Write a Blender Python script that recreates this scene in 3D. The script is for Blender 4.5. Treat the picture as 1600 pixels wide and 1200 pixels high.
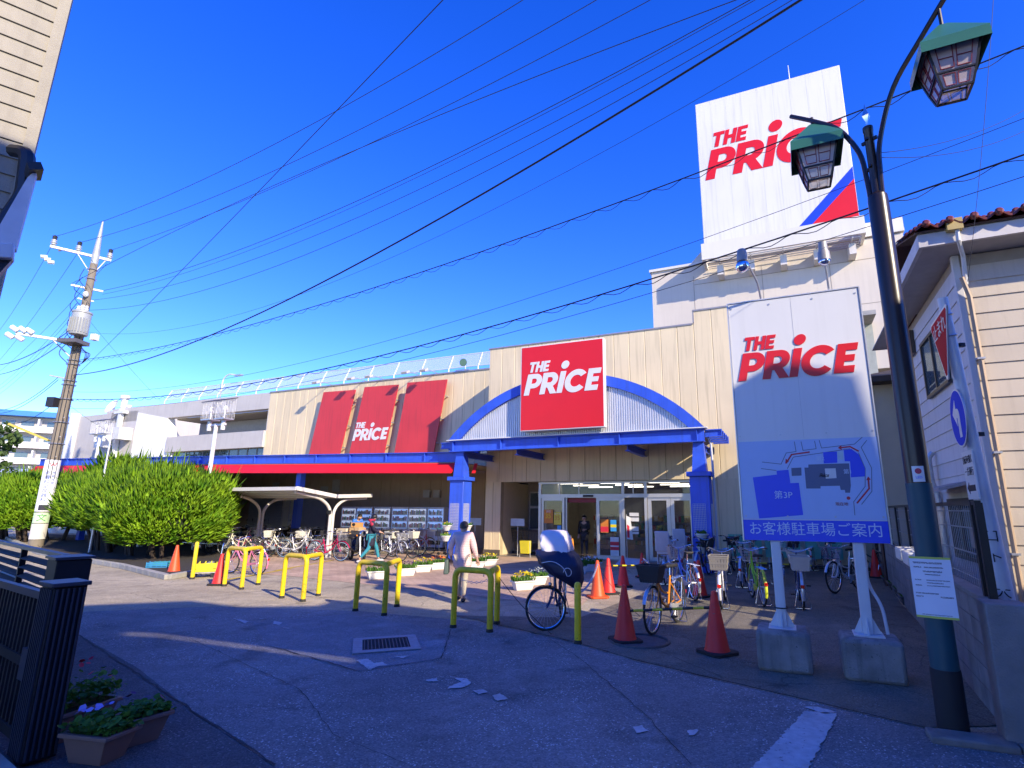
import bpy, bmesh, math, random
from math import sin, cos, pi, radians as rad, hypot, atan2, sqrt
from mathutils import Vector, Matrix
V = Vector
random.seed(7)
SC = bpy.context.scene
COL = SC.collection
for o in list(bpy.data.objects):
    bpy.data.objects.remove(o)

# ------------------------------------------------------------------ camera
cd = bpy.data.cameras.new('camera')
cam = bpy.data.objects.new('camera', cd)
COL.objects.link(cam)
pitch, roll = 12.877, 0.293
cam.rotation_mode = 'XYZ'
cam.matrix_world = Matrix.Translation((0, 0, 1.8)) @ Matrix.Rotation(rad(90 + pitch), 4, 'X') @ Matrix.Rotation(rad(roll), 4, 'Z')
cd.sensor_fit = 'HORIZONTAL'
cd.sensor_width = 36.0
cd.lens = 36.0 * 850 / 1600
cd.shift_x = -62 / 1600
cd.clip_start = 0.05
cd.clip_end = 3000
SC.camera = cam

# ------------------------------------------------------------------ daylight
SUN_AZ, SUN_EL = 130.0, 27.5          # direction the light travels (degrees from +X), height of the sun
w = bpy.data.worlds.new('World')
SC.world = w
w.use_nodes = True
nt = w.node_tree
nt.nodes.clear()
sky = nt.nodes.new('ShaderNodeTexSky')
sky.sky_type = 'NISHITA'
sky.sun_disc = False
sky.sun_elevation = rad(SUN_EL)
_sx, _sy = -cos(rad(SUN_AZ)), -sin(rad(SUN_AZ))
sky.sun_rotation = atan2(_sx, _sy)
sky.altitude = 900
sky.air_density = 1.0
sky.dust_density = 0.0
sky.ozone_density = 5.2
hsv = nt.nodes.new('ShaderNodeHueSaturation')
hsv.inputs['Saturation'].default_value = 1.26
hsv.inputs['Hue'].default_value = 0.5285
bg = nt.nodes.new('ShaderNodeBackground')
bg.inputs['Strength'].default_value = 0.15
wo = nt.nodes.new('ShaderNodeOutputWorld')
nt.links.new(sky.outputs[0], hsv.inputs['Color'])
nt.links.new(hsv.outputs[0], bg.inputs[0])
nt.links.new(bg.outputs[0], wo.inputs[0])
sd = bpy.data.lights.new('sun', 'SUN')
sd.energy = 2.75
sd.angle = rad(0.5)
sd.color = (1.0, 0.87, 0.67)
sun = bpy.data.objects.new('sun', sd)
COL.objects.link(sun)
_dir = V((cos(rad(SUN_AZ)) * cos(rad(SUN_EL)), sin(rad(SUN_AZ)) * cos(rad(SUN_EL)), -sin(rad(SUN_EL))))
sun.rotation_euler = _dir.to_track_quat('-Z', 'Y').to_euler()
vs = SC.view_settings
vs.view_transform = 'Standard'
vs.look = 'None'
vs.exposure = 1.55
vs.gamma = 1.0
vs.use_curve_mapping = False
SC.cycles.max_bounces = 8
SC.cycles.diffuse_bounces = 4
SC.cycles.transparent_max_bounces = 16
SC.cycles.use_denoising = True
SC.cycles.sample_clamp_indirect = 8


# ------------------------------------------------------------------ mesh builder
class MB:
    def __init__(s):
        s.v = []; s.f = []; s.mi = []; s.cur = 0
    def add(s, vs, fs):
        b = len(s.v)
        s.v.extend([tuple(p) for p in vs])
        for q in fs:
            s.f.append(tuple(b + i for i in q)); s.mi.append(s.cur)
        return s
    def box(s, x0, x1, y0, y1, z0, z1):
        return s.add([(x0, y0, z0), (x1, y0, z0), (x1, y1, z0), (x0, y1, z0), (x0, y0, z1), (x1, y0, z1), (x1, y1, z1), (x0, y1, z1)],
                     [(0, 3, 2, 1), (4, 5, 6, 7), (0, 1, 5, 4), (1, 2, 6, 5), (2, 3, 7, 6), (3, 0, 4, 7)])
    def cbox(s, c, d, rz=0, M=None):
        """box with centre c and full sizes d, turned by rz (or by a 3x3 matrix M)"""
        if M is None: M = Matrix.Rotation(rz, 3, 'Z')
        c = V(c); ps = []
        for k in ((-1, -1, -1), (1, -1, -1), (1, 1, -1), (-1, 1, -1), (-1, -1, 1), (1, -1, 1), (1, 1, 1), (-1, 1, 1)):
            ps.append(c + M @ V((k[0] * d[0] / 2, k[1] * d[1] / 2, k[2] * d[2] / 2)))
        return s.add(ps, [(0, 3, 2, 1), (4, 5, 6, 7), (0, 1, 5, 4), (1, 2, 6, 5), (2, 3, 7, 6), (3, 0, 4, 7)])
    def bar(s, a, b, w, h, up=(0, 0, 1)):
        """rectangular bar from a to b"""
        a = V(a); b = V(b); d = b - a; L = d.length
        x = d.normalized(); u = V(up)
        if abs(x.dot(u)) > 0.98: u = V((1, 0, 0))
        y = u.cross(x).normalized(); z = x.cross(y)
        M = Matrix((x, y, z)).transposed()
        return s.cbox((a + b) / 2, (L, w, h), M=M)
    def prism(s, pts, ext):
        """polygon (list of 3D points) pushed along ext"""
        n = len(pts); e = V(ext)
        P = [V(p) for p in pts]
        return s.add(P + [p + e for p in P], [tuple(range(n - 1, -1, -1)), tuple(range(n, 2 * n))] + [(i, (i + 1) % n, n + (i + 1) % n, n + i) for i in range(n)])
    def face(s, pts):
        return s.add(pts, [tuple(range(len(pts)))])
    def tube(s, path, r, n=8, cap=True, closed=False):
        P = [V(p) for p in path]; m = len(P)
        if isinstance(r, (int, float)): r = [r] * m
        vs = []; fs = []
        T = []
        for i in range(m):
            if closed: d = P[(i + 1) % m] - P[i - 1]
            else: d = P[min(i + 1, m - 1)] - P[max(i - 1, 0)]
            T.append(d.normalized() if d.length > 1e-9 else V((0, 0, 1)))
        u = T[0].orthogonal().normalized()
        for i in range(m):
            u = (u - T[i] * u.dot(T[i]))
            u = u.normalized() if u.length > 1e-6 else T[i].orthogonal().normalized()
            w_ = T[i].cross(u)
            for k in range(n):
                a = 2 * pi * k / n
                vs.append(P[i] + (u * cos(a) + w_ * sin(a)) * r[i])
        M = m if closed else m - 1
        for i in range(M):
            j = (i + 1) % m
            for k in range(n):
                l = (k + 1) % n
                fs.append((i * n + k, i * n + l, j * n + l, j * n + k))
        if cap and not closed:
            fs.append(tuple(range(n - 1, -1, -1))); fs.append(tuple((m - 1) * n + k for k in range(n)))
        return s.add(vs, fs)
    def cyl(s, a, b, r0, r1=None, n=12):
        return s.tube([a, b], [r0, r0 if r1 is None else r1], n)
    def lathe(s, prof, c=(0, 0, 0), n=16, ax=None, cap=True):
        """profile [(r, z)] round the vertical through c (or round axis ax)"""
        c = V(c); vs = []; fs = []
        R = Matrix.Identity(3) if ax is None else V((0, 0, 1)).rotation_difference(V(ax)).to_matrix()
        for r, z in prof:
            for k in range(n):
                a = 2 * pi * k / n
                vs.append(c + R @ V((r * cos(a), r * sin(a), z)))
        for i in range(len(prof) - 1):
            for k in range(n):
                l = (k + 1) % n
                fs.append((i * n + k, i * n + l, (i + 1) * n + l, (i + 1) * n + k))
        if cap:
            fs.append(tuple(range(n - 1, -1, -1))); fs.append(tuple((len(prof) - 1) * n + k for k in range(n)))
        return s.add(vs, fs)
    def torus(s, c, R, r, ax=(0, 0, 1), n=28, m=6, a0=0, a1=2 * pi):
        Q = V((0, 0, 1)).rotation_difference(V(ax)).to_matrix(); c = V(c)
        full = abs(a1 - a0 - 2 * pi) < 1e-6
        k = n if full else n + 1
        path = [c + Q @ V((R * cos(a0 + (a1 - a0) * i / n), R * sin(a0 + (a1 - a0) * i / n), 0)) for i in range(k)]
        return s.tube(path, r, m, closed=full)
    def ball(s, c, r, n=10, m=7):
        c = V(c); R = r if isinstance(r, (tuple, list)) else (r, r, r)
        vs = []; fs = []
        for i in range(m + 1):
            t = pi * i / m
            for k in range(n):
                a = 2 * pi * k / n
                vs.append(c + V((R[0] * sin(t) * cos(a), R[1] * sin(t) * sin(a), R[2] * cos(t))))
        for i in range(m):
            for k in range(n):
                l = (k + 1) % n
                fs.append((i * n + l, i * n + k, (i + 1) * n + k, (i + 1) * n + l))
        return s.add(vs, fs)
    def grid(s, fn, nu, nv):
        vs = [fn(i / nu, j / nv) for j in range(nv + 1) for i in range(nu + 1)]
        W = nu + 1
        return s.add(vs, [(j * W + i, j * W + i + 1, (j + 1) * W + i + 1, (j + 1) * W + i) for j in range(nv) for i in range(nu)])
    def mesh(s, name, mats, ang=38):
        me = bpy.data.meshes.new(name)
        me.from_pydata([tuple(p) for p in s.v], [], s.f)
        if not isinstance(mats, (list, tuple)): mats = [mats]
        for m in mats: me.materials.append(m)
        if len(mats) > 1: me.polygons.foreach_set('material_index', s.mi)
        me.polygons.foreach_set('use_smooth', [True] * len(me.polygons))
        me.validate(); me.update()
        me.set_sharp_from_angle(angle=rad(ang))
        return me
    def build(s, name, mats, parent=None, loc=None, rz=0, bevel=0, ang=38):
        o = link(name, s.mesh(name, mats, ang), parent)
        if loc is not None: o.location = loc
        if rz: o.rotation_euler = (0, 0, rz)
        if bevel:
            b = o.modifiers.new('bevel', 'BEVEL'); b.width = bevel; b.segments = 2; b.limit_method = 'ANGLE'; b.angle_limit = rad(50)
        return o

def link(name, data, parent=None):
    o = bpy.data.objects.new(name, data); COL.objects.link(o)
    if parent is not None: o.parent = parent
    return o
def boxes(name, lst, m, parent, bevel=0):
    for q in lst:
        b = MB(); b.box(*q); b.build(name, m, parent, bevel=bevel)
def tag(o, label, cat, group=None, kind=None):
    o['label'] = label; o['category'] = cat
    if group: o['group'] = group
    if kind: o['kind'] = kind
    return o
def thing(name, label, cat, loc=(0, 0, 0), rz=0, group=None):
    o = link(name, None)
    o.empty_display_size = 0.2
    o.location = loc if len(loc) == 3 else (loc[0], loc[1], 0); o.rotation_euler = (0, 0, rz)
    return tag(o, label, cat, group)
def struct(o):
    o['kind'] = 'structure'; return o
def kids(o): return [c for c in bpy.data.objects if c.parent == o]
def tree_of(root):
    out = {}
    for c in bpy.data.objects:
        if c.parent is not None: out.setdefault(c.parent, []).append(c)
    return out
def copy_tree(o, parent=None, tr=None):
    tr = tr or tree_of(o)
    c = o.copy(); COL.objects.link(c)
    if parent is not None: c.parent = parent
    for k in tr.get(o, []): copy_tree(k, c, tr)
    return c
def dup(root, loc, rz=0, label=None, scale=None):
    r = copy_tree(root)
    r.location = loc if len(loc) == 3 else (loc[0], loc[1], 0)
    r.rotation_euler = (0, 0, rz)
    if label: r['label'] = label
    if scale: r.scale = (scale,) * 3
    return r
def repaint(root, names, m):
    """give parts with these names (below root) another material without touching the shared mesh"""
    for c in root.children_recursive:
        if c.name.split('.')[0] in names and c.material_slots:
            c.material_slots[0].link = 'OBJECT'; c.material_slots[0].material = m
def arc(c, r, a0, a1, n, f):
    return [f(c[0] + r * cos(rad(a0 + (a1 - a0) * i / n)), c[1] + r * sin(rad(a0 + (a1 - a0) * i / n))) for i in range(n + 1)]
def bend(pts, rad_, n=5):
    """polyline with its inner corners rounded"""
    P = [V(p) for p in pts]; out = [P[0]]
    for i in range(1, len(P) - 1):
        a = (P[i - 1] - P[i]); b = (P[i + 1] - P[i])
        r = min(rad_, a.length * 0.49, b.length * 0.49)
        p0 = P[i] + a.normalized() * r; p1 = P[i] + b.normalized() * r
        for k in range(n + 1):
            t = k / n
            out.append(p0 * (1 - t) ** 2 + P[i] * 2 * t * (1 - t) + p1 * t * t)
    out.append(P[-1]); return out


# ------------------------------------------------------------------ materials
MATS = {}
def mat(name, col, rough=0.6, metal=0.0, var=0.12, scale=6.0, bump=0.0, bscale=60.0, dirt=0.0, spec=0.5, emit=0.0, streak=0.0, perobj=0.0, chips=0.0, chipcol=(.05, .03, .02)):
    """painted / plain surface with uneven tone, optional fine relief, grime and vertical streaks"""
    if name in MATS: return MATS[name]
    m = bpy.data.materials.new(name); m.use_nodes = True
    n = m.node_tree.nodes; L = m.node_tree.links
    p = n['Principled BSDF']
    p.inputs['Roughness'].default_value = rough
    p.inputs['Metallic'].default_value = metal
    p.inputs['Specular IOR Level'].default_value = spec
    tc = n.new('ShaderNodeTexCoord')
    nz = n.new('ShaderNodeTexNoise'); nz.inputs['Scale'].default_value = scale; nz.inputs['Detail'].default_value = 6
    co = tc.outputs['Object']
    if perobj:
        oi = n.new('ShaderNodeObjectInfo'); ofs = n.new('ShaderNodeVectorMath'); ofs.operation = 'ADD'
        L.new(tc.outputs['Object'], ofs.inputs[0]); L.new(oi.outputs['Location'], ofs.inputs[1]); co = ofs.outputs[0]
    L.new(co, nz.inputs['Vector'])
    mr = n.new('ShaderNodeMapRange'); mr.inputs['From Min'].default_value = 0.25; mr.inputs['From Max'].default_value = 0.75
    mr.inputs['To Min'].default_value = 1 - var; mr.inputs['To Max'].default_value = 1 + var * 0.6
    L.new(nz.outputs['Fac'], mr.inputs['Value'])
    mx = n.new('ShaderNodeVectorMath'); mx.operation = 'SCALE'; mx.inputs[0].default_value = col[:3]
    tone = mr.outputs[0]
    if perobj:
        pr = n.new('ShaderNodeMapRange'); pr.inputs['To Min'].default_value = 1 - perobj; pr.inputs['To Max'].default_value = 1 + perobj * .6; L.new(oi.outputs['Random'], pr.inputs['Value'])
        pm = n.new('ShaderNodeMath'); pm.operation = 'MULTIPLY'; L.new(tone, pm.inputs[0]); L.new(pr.outputs[0], pm.inputs[1]); tone = pm.outputs[0]
    L.new(tone, mx.inputs['Scale'])
    out = mx.outputs[0]
    if dirt or streak:
        n2 = n.new('ShaderNodeTexNoise'); n2.inputs['Detail'].default_value = 8
        n2.inputs['Scale'].default_value = 2.3
        if streak:
            mp = n.new('ShaderNodeMapping'); mp.inputs['Scale'].default_value = (5, 5, 0.25)
            L.new(co, mp.inputs['Vector']); L.new(mp.outputs[0], n2.inputs['Vector'])
        else:
            L.new(co, n2.inputs['Vector'])
        r2 = n.new('ShaderNodeMapRange'); r2.inputs['From Min'].default_value = 0.5; r2.inputs['From Max'].default_value = 0.75
        r2.inputs['To Min'].default_value = 0; r2.inputs['To Max'].default_value = max(dirt, streak)
        L.new(n2.outputs['Fac'], r2.inputs['Value'])
        mm = n.new('ShaderNodeMix'); mm.data_type = 'RGBA'
        L.new(r2.outputs[0], mm.inputs['Factor']); L.new(out, mm.inputs['A'])
        mm.inputs['B'].default_value = (col[0] * 0.35 + 0.02, col[1] * 0.33 + 0.018, col[2] * 0.3 + 0.015, 1)
        out = mm.outputs['Result']
    if chips:
        n3 = n.new('ShaderNodeTexNoise'); n3.inputs['Scale'].default_value = 26; n3.inputs['Detail'].default_value = 5; n3.inputs['Roughness'].default_value = .65
        L.new(tc.outputs['Object'], n3.inputs['Vector'])
        r3 = n.new('ShaderNodeMapRange'); r3.inputs['From Min'].default_value = .66 - chips * .1; r3.inputs['From Max'].default_value = .70 - chips * .1; L.new(n3.outputs['Fac'], r3.inputs['Value'])
        m3 = n.new('ShaderNodeMix'); m3.data_type = 'RGBA'; L.new(r3.outputs[0], m3.inputs['Factor']); L.new(out, m3.inputs['A']); m3.inputs['B'].default_value = (*chipcol, 1); out = m3.outputs['Result']
    L.new(out, p.inputs['Base Color'])
    if emit:
        L.new(out, p.inputs['Emission Color']); p.inputs['Emission Strength'].default_value = emit
    if bump:
        nb = n.new('ShaderNodeTexNoise'); nb.inputs['Scale'].default_value = bscale; nb.inputs['Detail'].default_value = 4
        L.new(tc.outputs['Object'], nb.inputs['Vector'])
        b = n.new('ShaderNodeBump'); b.inputs['Strength'].default_value = bump; b.inputs['Distance'].default_value = 0.02
        L.new(nb.outputs['Fac'], b.inputs['Height']); L.new(b.outputs[0], p.inputs['Normal'])
    MATS[name] = m
    return m

def asphalt(name, base, spot, crack=0.0, stain=0.35, warm=(1, 1, 1)):
    m = bpy.data.materials.new(name); m.use_nodes = True
    n = m.node_tree.nodes; L = m.node_tree.links
    p = n['Principled BSDF']; p.inputs['Roughness'].default_value = 0.88
    p.inputs['Specular IOR Level'].default_value = 0.25
    tc = n.new('ShaderNodeTexCoord')
    def noise(sc, det=5, ro=0.6):
        z = n.new('ShaderNodeTexNoise'); z.inputs['Scale'].default_value = sc; z.inputs['Detail'].default_value = det; z.inputs['Roughness'].default_value = ro
        L.new(tc.outputs['Object'], z.inputs['Vector']); return z.outputs['Fac']
    def rng(src, a, b, c, d):
        r = n.new('ShaderNodeMapRange'); r.inputs['From Min'].default_value = a; r.inputs['From Max'].default_value = b
        r.inputs['To Min'].default_value = c; r.inputs['To Max'].default_value = d; L.new(src, r.inputs['Value']); return r.outputs[0]
    def mul(a, b):
        q = n.new('ShaderNodeMath'); q.operation = 'MULTIPLY'; L.new(a, q.inputs[0]); L.new(b, q.inputs[1]); return q.outputs[0]
    big = rng(noise(0.35, 6), 0.3, 0.7, 1 - stain, 1 + stain * 0.5)
    mid = rng(noise(3.0, 8, 0.7), 0.3, 0.7, 0.82, 1.15)
    vo = n.new('ShaderNodeTexVoronoi'); vo.inputs['Scale'].default_value = 85; L.new(tc.outputs['Object'], vo.inputs['Vector'])
    sep = n.new('ShaderNodeSeparateColor'); L.new(vo.outputs['Color'], sep.inputs[0])
    grain = rng(sep.outputs[0], 0, 1, 0.7, 1.25)
    fleck = rng(sep.outputs[1], 0.93, 0.96, 0.0, 1.0)
    k = mul(mul(big, mid), grain)
    k = mul(k, rng(noise(1.15, 3, 0.55), .60, .70, 1.0, .62))
    k = mul(k, rng(noise(7.0, 4, 0.6), .62, .72, 1.0, .78))
    k = mul(k, rng(noise(0.9, 2, 0.5), .28, .36, 1.22, 1.0))
    if crack:
        dist = n.new('ShaderNodeTexNoise'); dist.inputs['Scale'].default_value = 2.0; L.new(tc.outputs['Object'], dist.inputs['Vector'])
        ad = n.new('ShaderNodeVectorMath'); ad.operation = 'MULTIPLY_ADD'; ad.inputs[1].default_value = (0.5, 0.5, 0.5)
        L.new(dist.outputs['Color'], ad.inputs[0]); L.new(tc.outputs['Object'], ad.inputs[2])
        vc = n.new('ShaderNodeTexVoronoi'); vc.feature = 'DISTANCE_TO_EDGE'; vc.inputs['Scale'].default_value = 0.42
        L.new(ad.outputs[0], vc.inputs['Vector'])
        k = mul(k, rng(vc.outputs['Distance'], 0.0, 0.006, 1 - crack, 1.0))
    sc = n.new('ShaderNodeVectorMath'); sc.operation = 'SCALE'; sc.inputs[0].default_value = (base * warm[0], base * warm[1], base * warm[2])
    L.new(k, sc.inputs['Scale'])
    mm = n.new('ShaderNodeMix'); mm.data_type = 'RGBA'
    L.new(mul(fleck, rng(noise(1.3, 3), 0.4, 0.6, 0.15, 0.8)), mm.inputs['Factor']); L.new(sc.outputs[0], mm.inputs['A']); mm.inputs['B'].default_value = (spot, spot, spot * 0.95, 1)
    L.new(mm.outputs['Result'], p.inputs['Base Color'])
    b = n.new('ShaderNodeBump'); b.inputs['Strength'].default_value = 0.6; b.inputs['Distance'].default_value = 0.012
    L.new(vo.outputs['Distance'], b.inputs['Height']); L.new(b.outputs[0], p.inputs['Normal'])
    return m

def glass(name, tint=(0.6, 0.7, 0.75), alpha=0.3, rough=0.03):
    """window glass: mostly clear with a coated reflection"""
    if name in MATS: return MATS[name]
    m = bpy.data.materials.new(name); m.use_nodes = True
    n = m.node_tree.nodes; L = m.node_tree.links
    p = n['Principled BSDF']; p.inputs['Base Color'].default_value = (*tint, 1); p.inputs['Roughness'].default_value = rough
    p.inputs['Alpha'].default_value = alpha; p.inputs['Specular IOR Level'].default_value = 0.9
    p.inputs['Coat Weight'].default_value = 0.3
    MATS[name] = m
    return m

# a few shared finishes
M_chrome = mat('chrome', (0.72, 0.72, 0.74), 0.22, 1.0, 0.08)
M_steel = mat('galvanised_steel', (0.55, 0.56, 0.57), 0.45, 0.8, 0.2, 12)
M_alu = mat('aluminium', (0.62, 0.61, 0.58), 0.4, 0.55, 0.1, 8)
M_black = mat('black_plastic', (0.015, 0.015, 0.017), 0.5, 0, 0.2)
M_rubber = mat('tyre_rubber', (0.018, 0.018, 0.018), 0.85, 0, 0.25)
M_white = mat('white_paint', (0.66, 0.66, 0.64), 0.45, 0, 0.06, dirt=0.15)
M_ink = mat('dark_print', (0.02, 0.02, 0.03), 0.7, 0, 0.02)
M_red = mat('sign_red', (0.66, 0.008, 0.010), 0.38, 0, 0.05, 1.5)
M_signwhite = mat('sign_white', (0.68, 0.68, 0.66), 0.4, 0, 0.04, 1.5, streak=0.08)
M_blue = mat('steel_blue_paint', (0.030, 0.095, 0.60), 0.42, 0, 0.16, 2.5, 0.05, 40, streak=0.35)
M_concrete = mat('concrete', (0.34, 0.33, 0.30), 0.85, 0, 0.25, 4, 0.3, 80, dirt=0.35)
M_soil = mat('soil', (0.045, 0.035, 0.025), 0.95, 0, 0.4, 20, 0.8, 60)

def text(s, size, m, parent=None, loc=(0, 0, 0), rot=(0, 0, 0), depth=0.002, name='lettering', align='CENTER', bold=0.0, width=None, shear=0.0, spacing=1.0, line=1.0):
    cu = bpy.data.curves.new(name, 'FONT')
    cu.body = s; cu.size = size; cu.extrude = depth; cu.align_x = align; cu.align_y = 'CENTER'
    cu.offset = bold; cu.shear = shear; cu.space_character = spacing; cu.space_line = line
    cu.resolution_u = 3
    t = bpy.data.objects.new('tmp_text', cu); COL.objects.link(t)
    bpy.context.view_layer.update()
    dg = bpy.context.evaluated_depsgraph_get()
    me = bpy.data.meshes.new_from_object(t.evaluated_get(dg))
    bpy.data.objects.remove(t); bpy.data.curves.remove(cu)
    me.name = name
    me.materials.clear(); me.materials.append(m)
    if width and len(me.vertices):
        xs = [v.co.x for v in me.vertices]; k = width / max(1e-6, max(xs) - min(xs))
        for v in me.vertices: v.co.x *= k
    o = link(name, me, parent); o.location = loc; o.rotation_euler = rot
    return o

def logo_mesh(unit, depth, m):
    """the store's two-line slanted logotype; unit = cap height of the big line, origin at its lower left corner"""
    cu = bpy.data.curves.new('logo', 'CURVE'); cu.dimensions = '2D'; cu.fill_mode = 'BOTH'; cu.extrude = depth
    sh = 0.23
    def sp_(pts, ox=0, oy=0, k=1.0):
        s_ = cu.splines.new('POLY'); s_.points.add(len(pts) - 1); s_.use_cyclic_u = True
        for q, (x, y) in zip(s_.points, pts):
            x = ox + x * k; y = oy + y * k
            q.co = ((x + sh * y) * unit, y * unit, 0, 1)
    def A(cx, cy, rx, ry, a0, a1, n=18): return [(cx + rx * cos(rad(a0 + (a1 - a0) * i / n)), cy + ry * sin(rad(a0 + (a1 - a0) * i / n))) for i in range(n + 1)]
    t = 0.27
    # P
    sp_([(0, 0), (t, 0), (t, 0.32)] + A(0.42, 0.66, 0.36, 0.34, -90, 90) + [(0, 1)], 0)
    sp_([(t, 0.54)] + A(0.40, 0.66, 0.12, 0.12, -90, 90, 10) + [(t, 0.78)], 0)
    # R
    sp_([(0, 0), (t, 0), (t, 0.30), (0.34, 0.30), (0.54, 0), (0.86, 0), (0.60, 0.36)] + A(0.43, 0.66, 0.36, 0.34, -55, 90) + [(0, 1)], 0.80)
    sp_([(t, 0.53)] + A(0.41, 0.655, 0.12, 0.125, -90, 90, 10) + [(t, 0.78)], 0.80)
    # i with its big round dot
    sp_([(0, 0), (t, 0), (t, 1), (0, 1)], 1.66)
    sp_(A(0, 0, 0.19, 0.19, 0, 351, 30), 1.83 - 0.02, 1.30)
    # C
    sp_(A(0.54, 0.5, 0.54, 0.53, 38, 322, 34) + A(0.54, 0.5, 0.27, 0.27, 318, 42, 26), 1.97)
    # E
    sp_([(0, 0), (0.60, 0), (0.60, 0.24), (t, 0.24), (t, 0.39), (0.56, 0.39), (0.56, 0.61), (t, 0.61), (t, 0.76), (0.60, 0.76), (0.60, 1), (0, 1)], 3.02)
    k = 0.50; oy = 1.08
    sp_([(0.20, 0), (0.45, 0), (0.45, 0.77), (0.66, 0.77), (0.66, 1), (0, 1), (0, 0.77), (0.20, 0.77)], -0.02, oy, k)
    sp_([(0, 0), (0.24, 0), (0.24, 0.39), (0.47, 0.39), (0.47, 0), (0.71, 0), (0.71, 1), (0.47, 1), (0.47, 0.62), (0.24, 0.62), (0.24, 1), (0, 1)], 0.33, oy, k)
    sp_([(0, 0), (0.58, 0), (0.58, 0.22), (0.24, 0.22), (0.24, 0.39), (0.54, 0.39), (0.54, 0.61), (0.24, 0.61), (0.24, 0.78), (0.58, 0.78), (0.58, 1), (0, 1)], 0.71, oy, k)
    o = bpy.data.objects.new('tmp_logo', cu); COL.objects.link(o)
    bpy.context.view_layer.update()
    me = bpy.data.meshes.new_from_object(o.evaluated_get(bpy.context.evaluated_depsgraph_get()))
    bpy.data.objects.remove(o)
    me.materials.clear(); me.materials.append(m); me.name = 'logo_lettering'
    return me
def logo(unit, m, parent, loc, rot, depth=0.004):
    o = link('logo_lettering', logo_mesh(unit, depth, m), parent); o.location = loc; o.rotation_euler = rot
    return o
FRONT = (rad(90), 0, 0)      # stands text upright, facing -y of its parent

# store frame: s to the right along the facade, y into the building, z up
SO = V((-2.33, 22.14, 0)); SR = atan2(-0.39774, 0.91750)
_c, _s = cos(SR), sin(SR)
def st(s, y, z=0.0): return (SO.x + s * _c - y * _s, SO.y + s * _s + y * _c, z)


# ================================================================== GROUND
def sheet(name, pts, z, m):
    b = MB(); b.face([(x, y, z) for x, y in pts]); return struct(b.build(name, m))
sheet('ground', [(-260, -60), (260, -60), (260, 420), (-260, 420)], 0.0, asphalt('worn_asphalt', 0.40, 0.5, 0.45, 0.35, (1.20, 1.0, 0.66)))
sheet('road', [(-60, -12), (30, -12), (30, 1.2), (3.184,5.111), (2.638,5.632), (1.079,7.122), (0.18,8.245), (-1.141,9.447), (-3.418,10.34), (-6.262,10.71), (-8.321,10.083), (-30, 21), (-60, 36)], 0.004,
      asphalt('road_asphalt', 0.26, 0.7, 0.15, 0.40, (1.06, 1.0, 0.94)))
sheet('road_patch', [(-9.5, 8.2), (-7.122,8.691), (-4.688,6.752), (-3.223,5.435), (-1.942,4.359), (-0.9, 2.5), (-7, 1.5)], 0.008, asphalt('patched_asphalt', 0.12, 0.3, 0.0, 0.3))
sheet('apron', [(3.191,5.138), (2.655,5.667), (1.088,7.179), (0.181,8.283), (-1.154,9.549), (-1.755,9.969), (0.483,9.805), (1.912,12.345), (6.884,22.695), (14.052,23.129), (9.8, 17.0), (6.9, 11.4), (4.0, 5.2)], 0.008,
      asphalt('apron_asphalt', 0.19, 0.3, 0.4, 0.4, (1.15, 1.0, 0.74)))

# tiled forecourt before the entrance: warm interlocking blocks, some bands yellow
def tiles():
    m = bpy.data.materials.new('forecourt_tiles'); m.use_nodes = True
    n = m.node_tree.nodes; L = m.node_tree.links; p = n['Principled BSDF']; p.inputs['Roughness'].default_value = 0.85
    tc = n.new('ShaderNodeTexCoord')
    mp = n.new('ShaderNodeMapping'); mp.inputs['Rotation'].default_value = (0, 0, rad(23.44)); L.new(tc.outputs['Object'], mp.inputs['Vector'])
    br = n.new('ShaderNodeTexBrick'); br.inputs['Scale'].default_value = 1.0
    br.inputs['Brick Width'].default_value = 0.30; br.inputs['Row Height'].default_value = 0.15; br.inputs['Mortar Size'].default_value = 0.006
    br.inputs['Color1'].default_value = (0.55, 0.38, 0.25, 1); br.inputs['Color2'].default_value = (0.47, 0.31, 0.20, 1); br.inputs['Mortar'].default_value = (0.12, 0.09, 0.07, 1)
    L.new(mp.outputs[0], br.inputs['Vector'])
    nz = n.new('ShaderNodeTexNoise'); nz.inputs['Scale'].default_value = 0.8; nz.inputs['Detail'].default_value = 6; L.new(tc.outputs['Object'], nz.inputs['Vector'])
    mr = n.new('ShaderNodeMapRange'); mr.inputs['From Min'].default_value = 0.3; mr.inputs['From Max'].default_value = 0.7; mr.inputs['To Min'].default_value = 0.72; mr.inputs['To Max'].default_value = 1.2
    L.new(nz.outputs['Fac'], mr.inputs['Value'])
    sc = n.new('ShaderNodeVectorMath'); sc.operation = 'SCALE'; L.new(br.outputs['Color'], sc.inputs[0]); L.new(mr.outputs[0], sc.inputs['Scale'])
    L.new(sc.outputs[0], p.inputs['Base Color'])
    b = n.new('ShaderNodeBump'); b.inputs['Strength'].default_value = 0.5; b.inputs['Distance'].default_value = 0.01
    iv = n.new('ShaderNodeMath'); iv.operation = 'SUBTRACT'; iv.inputs[0].default_value = 1; L.new(br.outputs['Fac'], iv.inputs[1]); L.new(iv.outputs[0], b.inputs['Height'])
    L.new(b.outputs[0], p.inputs['Normal'])
    return m
sheet('tiled_forecourt', [(-9.666,16.299), (-7.035,15.357), (-4.655,13.922), (-2.392,12.655), (-0.773,11.597), (0.532,10.772), (1.501,15.025), (3.032,19.372), st(6.5, -0.2)[:2], st(0.4, -0.2)[:2], st(-2.2, 2.5)[:2], st(-4, -1.8)[:2], st(-15, -3.5)[:2], (-12.86,20.413)], 0.006, tiles())
M_road_yellow = mat('worn_yellow_line', (0.62, 0.42, 0.03), 0.8, 0, 0.35, 14, dirt=0.5)
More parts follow.
